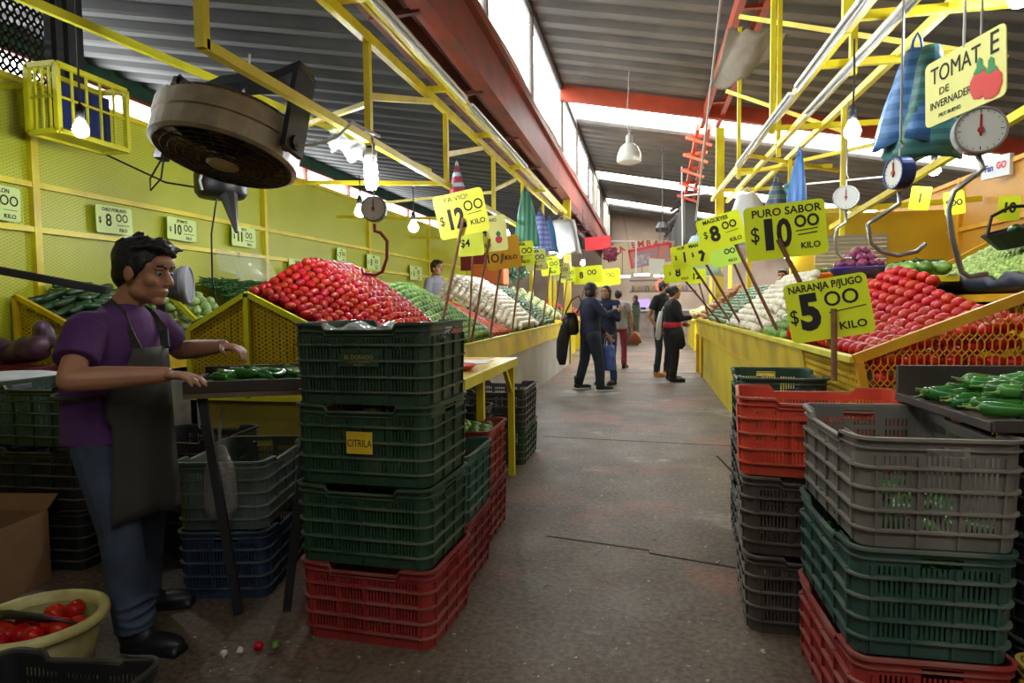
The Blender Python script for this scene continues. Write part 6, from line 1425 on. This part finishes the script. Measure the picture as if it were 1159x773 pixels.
# tub of tomatoes and its strap
TUB = V(-2.08, 1.84, 0)
t = thing('tomato_tub', 'cream rimmed round tub of tomatoes on the floor at the lower left', 'tub', TUB)
t.scale = (.80, .80, .78)
obj('tub_wall', MB().lathe([(0, .0), (.19, .0), (.25, .30), (.238, .30), (.18, .012), (0, .012)], 30), mat('dirty_cream_tub', '9d9560', .5, col2='7b7548', scale=5), t, smooth=True)
obj('rim', MB().lathe([(.232, .285), (.268, .285), (.280, .302), (.276, .326), (.256, .334), (.236, .322), (.232, .285)], 30), mat('cream_rim', 'cfc682', .45, col2='a89e60', scale=6), t, smooth=True)
obj('handle', MB().tube([(-.25, .02, .30), (-.1, -.04, .345), (.08, -.05, .35), (.16, -.04, .34), (.25, .0, .31)], [.02, .02, .016, .006, .005], 7), blackp, t, smooth=True)
for i, (x, y) in enumerate(((-.12, .06), (-.03, .12), (.06, .14), (.14, .08), (.02, .03), (.10, -.01), (-.09, -.05), (0, -.07), (.09, -.10), (-.16, -.02), (-.03, -.15), (.15, -.02))):
    o = link('tomato', tom2_meshes[i % 3]); o.location = (TUB.x + x * .8, TUB.y + y * .8, .198 + .016 * (i % 3)); o.scale = (.85,) * 3; o.rotation_euler = (R.uniform(-.5, .5), R.uniform(0, 6), R.uniform(0, 6)); tag(o, 'tomato in the cream rimmed tub on the floor', 'tomato', 'tomatoes in the tub')
tag(obj('tub_filling', MB().lathe([(0, .015), (.138, .015), (.165, .15), (0, .158)], 20, Matrix.Translation(TUB)), tomred2), 'tomatoes lower down in the cream rimmed tub', 'tomatoes', None, 'stuff')
for i in range(8): 
    o = link('lime', lime_meshes[0]); o.location = (-1.76 + .04 * i, 1.34 + .05 * (i % 3), .06); o.rotation_euler = (0, i, i * 1.3); tag(o, 'green lime in the black crate at the lower left', 'lime', 'limes in the black crate')
for i in range(6):
    o = link('tomato', tom_meshes[0]); o.location = (-1.78 + .06 * i, 1.49 - .03 * (i % 2), .055); o.rotation_euler = (0, i, i * 1.7); tag(o, 'tomato in the black crate at the lower left', 'tomato', 'tomatoes in the black crate')
# wooden slat box end, drum, carton
t = thing('wooden_box', 'low pine box just right of the black crate at the bottom edge', 'box', (-1.27, 1.79, 0), rad(8))
pine = mat('pine_board', 'b98d5a', .7, col2='a3784a', scale=5)
for s in (-1, 1): obj('side_slat', MB().box((0, s * .09, .03), (.22, .012, .06)), pine, t); obj('end_slat', MB().box((s * .104, 0, .03), (.012, .166, .06)), pine, t)
obj('box_floor', MB().box((0, 0, .006), (.19, .16, .01)), pine, t)
t = thing('drum', 'blue grey plastic drum with white foam on top at the left edge', 'drum', (-4.02, 3.95, 0))
t.location = (-3.74, 3.22, 0)
obj('drum_body', MB().lathe([(0, 0), (.27, 0), (.29, .03), (.30, .28), (.31, .3), (.30, .32), (.30, .58), (.31, .6), (.30, .62), (.29, .88), (.27, .90), (0, .9)], 28), mat('blue_grey_drum', '4d5a66', .45, var=.15), t, smooth=True)
obj('foam_lid', MB().ell((0, 0, .915), (.27, .27, .035), 24, 8), mat('white_foam', 'c8ccd0', .7, var=.1, bump=.5), t, smooth=True)
t = thing('carton', 'brown cardboard carton on the floor at the left edge', 'carton', (-3.05, 2.42, 0), rad(8))
card_m = mat('cardboard', '8d6b47', .85, col2='7a5b3c', scale=3)
obj('box_body', MB().bx(-.22, .22, -.17, -.16, 0, .34).bx(-.22, .22, .16, .17, 0, .34).bx(-.22, -.21, -.16, .16, 0, .34).bx(.21, .22, -.16, .16, 0, .34).bx(-.21, .21, -.16, .16, 0, .01), card_m, t)
for s in (-1, 1): obj('flap', MB().bar((0, s * .17, .34), (0, s * .25, .40), .42, .006), card_m, t)
# grey cone lamp shade on its post and the hand truck hoop
t = thing('cone_horn', 'grey cone shaped horn on a dark post behind the seller', 'horn', (-3.27, 4.02, 0))
Mz = Matrix.Translation((0, 0, 1.48)) @ Matrix.Rotation(rad(24), 4, 'Z') @ Matrix.Rotation(rad(90), 4, 'Y')
obj('cone', MB().lathe([(.03, -.16), (.03, -.14), (.125, .08), (.118, .08), (.02, -.14)], 26, Mz), mat('grey_horn', '7d7d86', .45), t, smooth=True)
obj('rim', MB().lathe([(.118, .085), (.134, .085), (.134, .135), (.118, .135), (.118, .085)], 26, Mz), mat('grey_horn_rim', '8a8a94', .4), t, smooth=True)
obj('mouth_plate', MB().lathe([(0, .115), (.12, .115), (.12, .125), (0, .125)], 26, Mz), mat('grey_horn_rim', '8a8a94'), t)
obj('post', MB().tube([(-.09, .02, 0), (-.09, .02, 1.44)], .03, 10), mat('black_post', '17191c'), t)
t = thing('hand_truck', 'black tubular hand truck leaning beside the chayotes', 'hand truck', (-3.29, 4.42, 0))
obj('hoop', MB().tube([(-.13, 0, 0), (-.13, 0, 1.12), (-.10, 0, 1.2), (-.03, 0, 1.225), (.06, 0, 1.22), (.10, 0, 1.18), (.12, 0, 1.1), (.12, 0, 0)], .022, 9), mat('black_post', '17191c'), t, smooth=True)
for z in (.4, .8, 1.06): obj('cross_bar', MB().bar((-.13, 0, z), (.12, 0, z), .02, .02), mat('black_post', '17191c'), t)
obj('toe_plate', MB().box((0, -.12, .012), (.3, .2, .02)), mat('black_post', '17191c'), t)
# sloping dark board and pink sack
t = thing('board', 'long dark board sloping down behind the seller at the left edge', 'board', (-3.66, 3.45, 1.46))
obj('post', MB().bar((-.8, -.33, .16), (-.8, -.33, -1.46), .05, .05), mat('black_board', '211d1b', .7, var=.3), t); obj('plank', MB().bar((-.85, -.35, .24), (.16, .28, -.02), .14, .05), mat('black_board', '211d1b', .7, var=.3), t, bevel=.006)
t = thing('pink_sack', 'crumpled pink plastic sack stuffed on the red crates at the left edge', 'sack', (-4.2, 3.72, .9436))
q = random.Random(4); sk_ = MB()
for i in range(9): sk_.ell((q.uniform(-.16, .2), q.uniform(-.12, .12), q.uniform(.07, .22)), (q.uniform(.06, .12), q.uniform(.05, .09), q.uniform(.05, .09)), 10, 7, rot=(q.uniform(0, 3), q.uniform(0, 3), q.uniform(0, 3)))
sk_.ell((0, 0, .08), (.2, .14, .075), 14, 8)
link('sack_body', baked(sk_, 'sack_body', mat('pink_plastic', '4f3348', .4, col2='6f4a60', scale=7, bump=.6, bscale=14), .012, 9), t)
t = thing('plastic_bag', 'clear plastic bag of scraps hung beside the seller’s apron', 'bag', (-1.84, 2.53, .55)); t['label'] = 'clear plastic bag hanging under the pepper tray beside the apron'
obj('bag_body', MB().loft([((0, 0, -.16), .05, .05), ((0, 0, -.1), .075, .07), ((0, 0, .06), .065, .06), ((0, 0, .16), .025, .025)], 16), mat('milky_film', '9a958c', .2, alpha=.55), t, smooth=True); obj('neck', MB().tube([(0, 0, .15), (0, .01, .24), (.01, .03, .33)], .008, 6), mat('milky_film', '9a958c'), t)
# scraps on the floor
for i, (x, y, c, n) in enumerate(((-1.40, 2.22, 'lime', 0), (-1.46, 2.20, 'tomato', 1), (-1.51, 2.16, 'onion', 2), (-1.56, 2.13, 'onion', 3))):
    me = {'lime': lime_meshes[0], 'tomato': tom_meshes[1], 'onion': gar}[c]; o = link({'lime': 'lime', 'tomato': 'tomato', 'onion': 'garlic'}[c], me); o.location = (x, y, .0175); o.scale = (.55, .55, .55); o.rotation_euler = (.2, i, i * 2)
    tag(o, ('small green lime dropped on the floor left of the tall stack', 'small red fruit dropped on the floor left of the tall stack', 'pale clove on the floor beside the dropped red fruit', 'pale clove on the floor nearest the lower left crate')[i], c if c != 'onion' else 'garlic')
mb = MB(); q = random.Random(3)
for i in range(170):
    x, y = q.uniform(-1.5, .9), 1.9 + 9 * q.random() ** 2; s = q.uniform(.004, .012)
    mb.box((x, y, .0025), (s * q.uniform(.6, 2), s, .003), rot=(0, 0, q.uniform(0, 3)))
tag(obj('floor_scraps', mb, mat('pale_scraps', 'b9b09c', .8, col2='8f9a5a', scale=3)), 'tiny pale peel scraps strewn over the aisle floor', 'scraps', None, 'stuff')
tag(obj('leaf_scrap', MB().add([(.0 + .05 * math.cos(a) * (1 + .3 * math.sin(3 * a)), .03 * math.sin(a), .004 + .004 * math.sin(a * 2)) for a in [k * PI / 8 for k in range(16)]], [tuple(range(16))]), mat('dead_leaf', '3b3326', .8), loc=(-.62, 1.95, .002)), 'dark curled leaf on the floor near the bottom centre', 'leaf')
# ------------------------------------------------------------------ right hand tray of chillies
trayR = thing('chilli_tray', 'black wooden tray of long green chillies at the right edge', 'tray', (1.36, 2.37, .95), rad(3))
obj('tray_floor', MB().box((0, 0, .01), (.86, .64, .02)), MATS['tray_board'], trayR, bevel=.003)
obj('back_board', MB().box((0, .309, .065), (.86, .022, .13)), darkwood, trayR, bevel=.003); obj('side_board', MB().box((.419, -.01, .06), (.022, .6, .08)), darkwood, trayR, bevel=.003); obj('front_rail', MB().box((0, -.312, .018), (.86, .02, .036)).box((-.425, 0, .014), (.02, .62, .028)), darkwood, trayR, bevel=.003)
t2 = thing('tray_insert', 'short dark box standing in the front of the chilli tray', 'box', (1.345, 2.155, .9705), rad(3))
obj('front_board', MB().box((0, -.06, .05), (.5, .02, .1)), darkwood, t2, bevel=.003); obj('back_board', MB().box((0, .04, .05), (.5, .02, .1)), darkwood, t2, bevel=.003)
for s in (-1, 1): obj('end_board', MB().box((s * .24, -.01, .05), (.02, .08, .1)), darkwood, t2, bevel=.003)
scatter(pep_m, 'chilli', 'long green chilli on the black tray at the right edge', 'chilli', 'chillies on the right tray', trayR, 70, .375, .20, .046, 2, pepstem_m, 1.08, 12, .050, (1.0, 2.2))
for i in range(4):
    o = link('chilli', pep_m[i % 2]); o.location = onto(trayR, -.35 + .03 * (i % 2), -.02 + .09 * i - .2, .05); o.rotation_euler = (0, i, 1.3 + .2 * i); tag(o, 'long green chilli on the black tray at the right edge', 'chilli', 'chillies on the right tray'); link('stem', pepstem_m, o)
# ------------------------------------------------------------------ bowls on the back shelf of the right counter
def bowl(label, c, r, h, m):
    t = thing('plastic_bowl', label, 'bowl', c); obj('bowl_wall', MB().lathe([(0, .0), (r * .72, 0), (r, h), (r * 1.04, h), (r * 1.04, h - .012), (r * .98, h - .02), (r * .7, .008), (0, .008)][::1], 30), m, t, smooth=True)
    obj('rim', MB().tube([(r * 1.02 * math.cos(a), r * 1.02 * math.sin(a), h) for a in [k * PI / 18 for k in range(36)]], .010, 6, closed=True), m, t, smooth=True); return t
bowl('purple plastic bowl heaped with red onions at the right', (1.94, 6.62, 1.492), .25, .13, mat('purple_plastic', '3f2f86', .35))
q = random.Random(6)
for k, (n, rr) in enumerate(((11, .17), (7, .10), (3, .05))):
    for i in range(n):
        a = i * 2 * PI / n + k; o = link('red_onion', ronion[0]); o.location = (1.94 + rr * math.cos(a), 6.62 + rr * math.sin(a), 1.655 + .06 * k); o.rotation_euler = (q.uniform(-1, 1), q.uniform(-1, 1), q.uniform(0, 6)); tag(o, 'red onion in the purple plastic bowl', 'onion', 'red onions in the purple bowl')
tag(obj('bowl_filling', MB().lathe([(0, .012), (.165, .012), (.22, .10), (0, .11)], 20, Matrix.Translation((1.94, 6.62, 1.4925))), onionp), 'red onions lower down in the purple bowl', 'onions', None, 'stuff')
orp = mat('orange_plastic', 'd9691f', .4)
for i, (x, y, r, lab) in enumerate(((1.94, 7.35, .2, 'orange plastic bowl of green stalks beside the purple bowl'), (1.94, 8.0, .2, 'second orange plastic bowl behind the white onions'), (1.94, 8.8, .2, 'third orange plastic bowl, farthest behind the white onions'))):
    bowl(lab, (x, y, 1.492), r, .11, orp)
    mb = MB()
    for k in range(90):
        a = q.uniform(0, 6.28); d = r * .85 * math.sqrt(q.random()); p = V(x + d * math.cos(a), y + d * math.sin(a), 1.625 + .06 * (1 - d / r)); v = V(q.uniform(-1, 1), q.uniform(-1, 1), q.uniform(-.1, .4)).normalized() * .05; mb.tube([p - v, p, p + v], [.004, .007, .003], 5)
    tag(obj('green_stalks', mb, mat('stalk_green', '7d9a3c', .5, col2='5f8231', scale=9)), ('pile of thin green stalks in the orange bowl beside the purple one', 'pile of thin green stalks in the second orange bowl', 'pile of thin green stalks in the farthest orange bowl')[i], 'stalks', None, 'stuff')
for i in range(9):
    o = link('mango', lime_big[0]); o.scale = (1.25, 1.45, 1.25); o.location = (1.82 + .11 * (i % 3), 5.12 + .15 * (i // 3), 1.545); o.rotation_euler = (0, i, q.uniform(-.5, .5)); tag(o, 'large green mango on the back shelf behind the right limes', 'mango', 'mangoes on the back shelf')
# ------------------------------------------------------------------ the far end of the market
t = thing('red_banner', 'plain red banner hung across the far left of the aisle', 'banner', (-1.35, 19.0, 3.05)); obj('cloth', MB().box((0, 0, 0), (.75, .01, .38), rot=(0, rad(-4), 0)), mat('red_banner', 'c9333b', .7), t); obj('cord', MB().tube([(-.37, 0, .19), (-.4, 0, 1.2)], .006, 5).tube([(.37, 0, .19), (.4, 0, 1.2)], .006, 5), blackp, t)
t = thing('paper_ball', 'maroon paper ball hanging under the red banner', 'decoration', (-.98, 18.6, 2.70))
mb = MB(); mb.ell((0, 0, 0), (.2, .2, .2), 16, 10)
q = random.Random(9)
for i in range(60):
    d = V(q.uniform(-1, 1), q.uniform(-1, 1), q.uniform(-1, 1)).normalized(); mb.cap(d * .18, d * .235, .035, .015, 6)
obj('tissue', mb, mat('maroon_tissue', '5f1f33', .9), t); obj('cord', MB().tube([(0, 0, .2), (0, 0, 1.3)], .006, 5), blackp, t)
t = thing('shop_sign', 'pale arched shop front sign at the end of the aisle', 'sign', (.1, 27.5, 3.1))
obj('board', MB().prism([(-1.9, -.5), (1.9, -.5), (1.9, .25)] + [(1.9 * math.cos(a), .25 + .55 * math.sin(a)) for a in [k * PI / 12 for k in range(1, 12)]] + [(-1.9, .25)], 'y', -.04, .04), mat('cream_board', 'b9a789', .7), t)
obj('blue_arc', MB().prism([(.7 * math.cos(a), -.1 + .5 * math.sin(a)) for a in [k * PI / 12 for k in range(13)]], 'y', -.06, -.04), mat('pale_blue_paint', '8fb4c4', .7), t)
lts = [MB(), MB()]
for i, ch in enumerate('LA EMBAJADA'):
    a = rad(150 - 12 * i)
    if ch != ' ': lts[i > 2].merge(text_mb(ch, .34, .012), Matrix.Translation((1.45 * math.cos(a), -.045, .02 + .62 * math.sin(a) - .0)) @ Matrix.Rotation(-(a - PI / 2) * .6, 4, 'Y'))
for lt in lts: obj('lettering', lt, mat('sign_red', 'a8392f', .6), t)
t = thing('printed_banner', 'slanted red edged banner with coloured pictures over the aisle end', 'banner', (.15, 23.0, 2.93), rot=(0, rad(-10), 0))
obj('cloth', MB().box((0, 0, 0), (1.35, .01, .62)), mat('banner_print', '7a6f86', .6, col2='b56a4a', scale=4), t); 
obj('border', MB().box((0, -.006, .30), (1.4, .006, .10)).box((-.68, -.006, 0), (.07, .006, .62)).box((.68, -.006, 0), (.07, .006, .62)), mat('banner_red', 'c4303f', .6), t)
obj('picture_panel', MB().box((-.3, -.008, -.08), (.55, .004, .36)), mat('banner_picture', '6a6fa0', .5, col2='b9a07a', scale=9), t); obj('cord', MB().tube([(-.66, 0, .3), (-.66, 0, 1.6)], .006, 5).tube([(.66, 0, .3), (.66, 0, 1.6)], .006, 5), blackp, t)
t = thing('notice', 'pale paper notice hung beneath the slanted banner', 'notice', (.35, 22.6, 2.55), rot=(0, rad(6), 0)); obj('paper', MB().box((0, 0, 0), (.5, .006, .5)), mat('grey_paper', 'b0b3a8', .7), t); obj('cord', MB().tube([(0, 0, .25), (0, 0, 2)], .006, 5), blackp, t)
# far shop: counter, shelf, screens
t = thing('shop_counter', 'grey tiled shop counter at the far end of the aisle', 'counter', (.35, 26.5, 0))
obj('base', MB().bx(-1.0, 1.6, -.4, .4, 0, 1.0), mat('grey_pink_tile', '8d7f7a', .5, col2='7a6c68', scale=5), t); obj('worktop', MB().bx(-1.1, 1.7, -.5, .45, 1.0, 1.06), mat('pale_worktop', 'b5b4ae', .4), t); obj('shelf', MB().bx(-1, 1.6, .2, .6, 1.75, 1.8).bx(-1, 1.6, .2, .6, 2.2, 2.25), mat('dim_shelf', '5c5550', .6), t)
scr = emit_mat('screen_violet', '8f7ad9', 1.2); red = emit_mat('red_neon', 'ff4a30', 2.5); whit = emit_mat('white_tube', 'e8f4ff', 5)
for i, (x, z, m, lab) in enumerate(((-.45, 1.3, scr, 'violet glowing screen on the far shop counter'), (.2, 1.3, scr, 'second violet screen on the far shop counter'))):
    k = thing('screen', lab, 'screen', (.35 + x, 26.3, 1.0605)); obj('panel', MB().box((0, 0, .24), (.5, .03, .34)), m, k); obj('stand', MB().box((0, .03, .05), (.2, .12, .1)), blackp, k)
k = thing('neon_sign', 'small red neon sign beside the man in the black polo', 'sign', (.55, 24.5, 1.95)); obj('tube', MB().tube([(.16 * math.cos(a), 0, .2 * math.sin(a)) for a in [j * PI / 10 for j in range(20)]], .03, 7, closed=True), red, k); obj('bracket', MB().bar((0, .03, 0), (0, .03, 1.2), .03, .03), blackp, k)
for i in range(5):  # white tubes added to brighten the far end
    k = thing('tube_light', ('white tube light added over the far shop, leftmost', 'white tube light added over the far shop, second from left', 'white tube light added over the far shop, in the middle', 'white tube light added over the far shop, fourth from left', 'white tube light added over the far shop, rightmost')[i], 'light', (-.9 + .75 * i, 26.0, 2.35 + .06 * (i % 2))); obj('tube', MB().tube([(-.3, 0, 0), (.3, 0, 0)], .03, 8), whit, k); obj('housing', MB().box((0, 0, .06), (.66, .08, .05)), mat('housing_white', 'dcdcd6'), k); obj('hanger', MB().bar((0, 0, .08), (0, 0, 1.0), .02, .02), blackp, k)
for i in range(16):
    o = obj('jar', MB().lathe([(0, 0), (.06, 0), (.065, .02), (.065, .16), (.04, .2), (.04, .22), (0, .22)], 12), mat(f'jar_{i % 4}', ('6d4a38', '7d7f3a', 'a05a3a', '5a6d7d')[i % 4], .3), smooth=True); o.location = (-.5 + .14 * i, 26.9, 1.8005); tag(o, 'small jar on the shelf of the far shop', 'jar', 'jars on the far shop shelf')
for i in range(4):
    crate(('dark green crate on the floor of the distant stack', 'dark green crate second in the distant stack', 'dark green crate third in the distant stack', 'dark green crate topping the distant stack')[i], -.50, 21.0, CH * i, .56, .46, 'dkgreen', rad(3 * i))
# stalls beyond on both sides: yellow posts, boards and bins
for i, (x, y, lab) in enumerate(((-2.6, 16.5, 'yellow stall counter beyond the left column'), (-2.6, 20.5, 'yellow stall counter farther down the left side'), (2.0, 15.2, 'yellow stall counter beyond the right column'), (2.0, 20.0, 'yellow stall counter farther down the right side'))):
    s = -1 if x < 0 else 1
    t = thing('stall_counter', lab, 'counter', (x, y, 0)); obj('base', MB().box((0, 0, .4), (1.4, 3.0, .8)), MATS['bright_yellow_base'], t); obj('slanted_top', MB().prism([(-.75, .8 + (.45 if s < 0 else 0)), (.75, .8 + (0 if s < 0 else .45)), (.75, .84 + (0 if s < 0 else .45)), (-.75, .84 + (.45 if s < 0 else 0))], 'y', -1.55, 1.55), dirtyyel, t)
    for yy in (-1.5, 1.5): obj('post', MB().bar((0, yy, .8), (0, yy, 3.0), .08, .08), yelframe, t)
    mb = MB()
    for k in range(150):
        px_, py_ = R.uniform(-.65, .65), R.uniform(-1.4, 1.4); zz = .86 + (.45 * (1 - (px_ + .75) / 1.5) if s < 0 else .45 * (px_ + .75) / 1.5); rr = R.uniform(.04, .07); mb.ell((x + px_, y + py_, zz + rr + R.uniform(.03, .10)), rr, 8, 6)
    tag(obj('mixed_produce', mb, mat(('produce_green', 'produce_red', 'produce_orange', 'produce_pale')[i], ('5d7d3a', 'a8412f', 'cf7a2f', 'c2c28c')[i], .5), smooth=True), ('heaped greens on the stall beyond the left column', 'heaped red produce farther down the left side', 'heaped orange produce beyond the right column', 'heaped pale produce farther down the right side')[i], 'produce', None, 'stuff')
bush = MB(); q = random.Random(11)
for i in range(420):
    d = V(q.uniform(-1, 1), q.uniform(-1, 1), q.uniform(-.7, 1)).normalized(); p = V(-2.75, 13.2, 2.06) + V(d.x * .42, d.y * .45, d.z * .30) * q.uniform(.7, 1)
    M = Euler((q.uniform(0, 6), q.uniform(0, 6), q.uniform(0, 6))).to_matrix(); bush.add([p + M @ V(*v) for v in ((0, 0, 0), (.05, .03, .01), (.10, 0, .02), (.05, -.03, .01))], [(0, 1, 2, 3)])
tag(obj('leafy_greens', bush, mat('leaf_blue_green', '4f8a72', .5, col2='3a6d54', scale=4)), 'big blue green bundle of leafy herbs above the left counter', 'herbs', None, 'stuff')
t = thing('orange_crate_box', 'orange box behind the leafy bundle at the left', 'box', (-2.9, 12.2, 1.67)); obj('box_body', MB().box((0, 0, .2), (.6, .5, .36)), orp, t, bevel=.02); obj('box_rim', MB().box((0, 0, .39), (.64, .54, .04)), orp, t, bevel=.01)
# painted wall lettering and shop front behind the left counter
struct('wall_left.002', MB().bx(-4.6, -3.6, 17.0, 17.1, 0, 3.3), mat('pale_painted_wall', 'b9b0a4', .8, var=.1))
t = thing('wall_sign', 'grey lettering panel high on the pale wall behind the left stalls', 'sign', (-4.1, 16.95, 2.75)); obj('panel', MB().box((0, 0, 0), (.98, .03, .5)), mat('pale_panel', 'c6bdb3', .8), t); obj('lettering', text_mb('Mir N', .17, .004), mat('grey_letter', '6a6470', .7), t, loc=(0, -.018, 0))
t = thing('red_awning', 'dark red awning strip behind the first left price sign', 'awning', (-3.35, 15.2, 2.35)); obj('cloth', MB().box((0, 0, 0), (2.0, .05, .42)), mat('maroon_cloth', '86323c', .8), t); obj('rod', MB().bar((-1, 0, .2), (1, 0, .2), .04, .04), blackp, t)
# hand truck cable and wires overhead
mb = MB()
mb.tube([(-4.4, 4.6, 2.62), (-3.9, 4.8, 2.36), (-3.6, 4.75, 2.30)], .008, 5)
tag(obj('hanging_wire', mb, blackp), 'thin black cable sagging across the left partition', 'cable')
S.view_settings.view_transform = 'Standard'; S.view_settings.look = 'None'; S.view_settings.gamma = 1.0; S.view_settings.exposure = EXPO
S.view_settings.use_curve_mapping = False
S.cycles.use_denoising = True
S.cycles.max_bounces = 8; S.cycles.diffuse_bounces = 4; S.cycles.transparent_max_bounces = 16; S.cycles.caustics_reflective = False; S.cycles.caustics_refractive = False
S.cycles.sample_clamp_indirect = 6.0
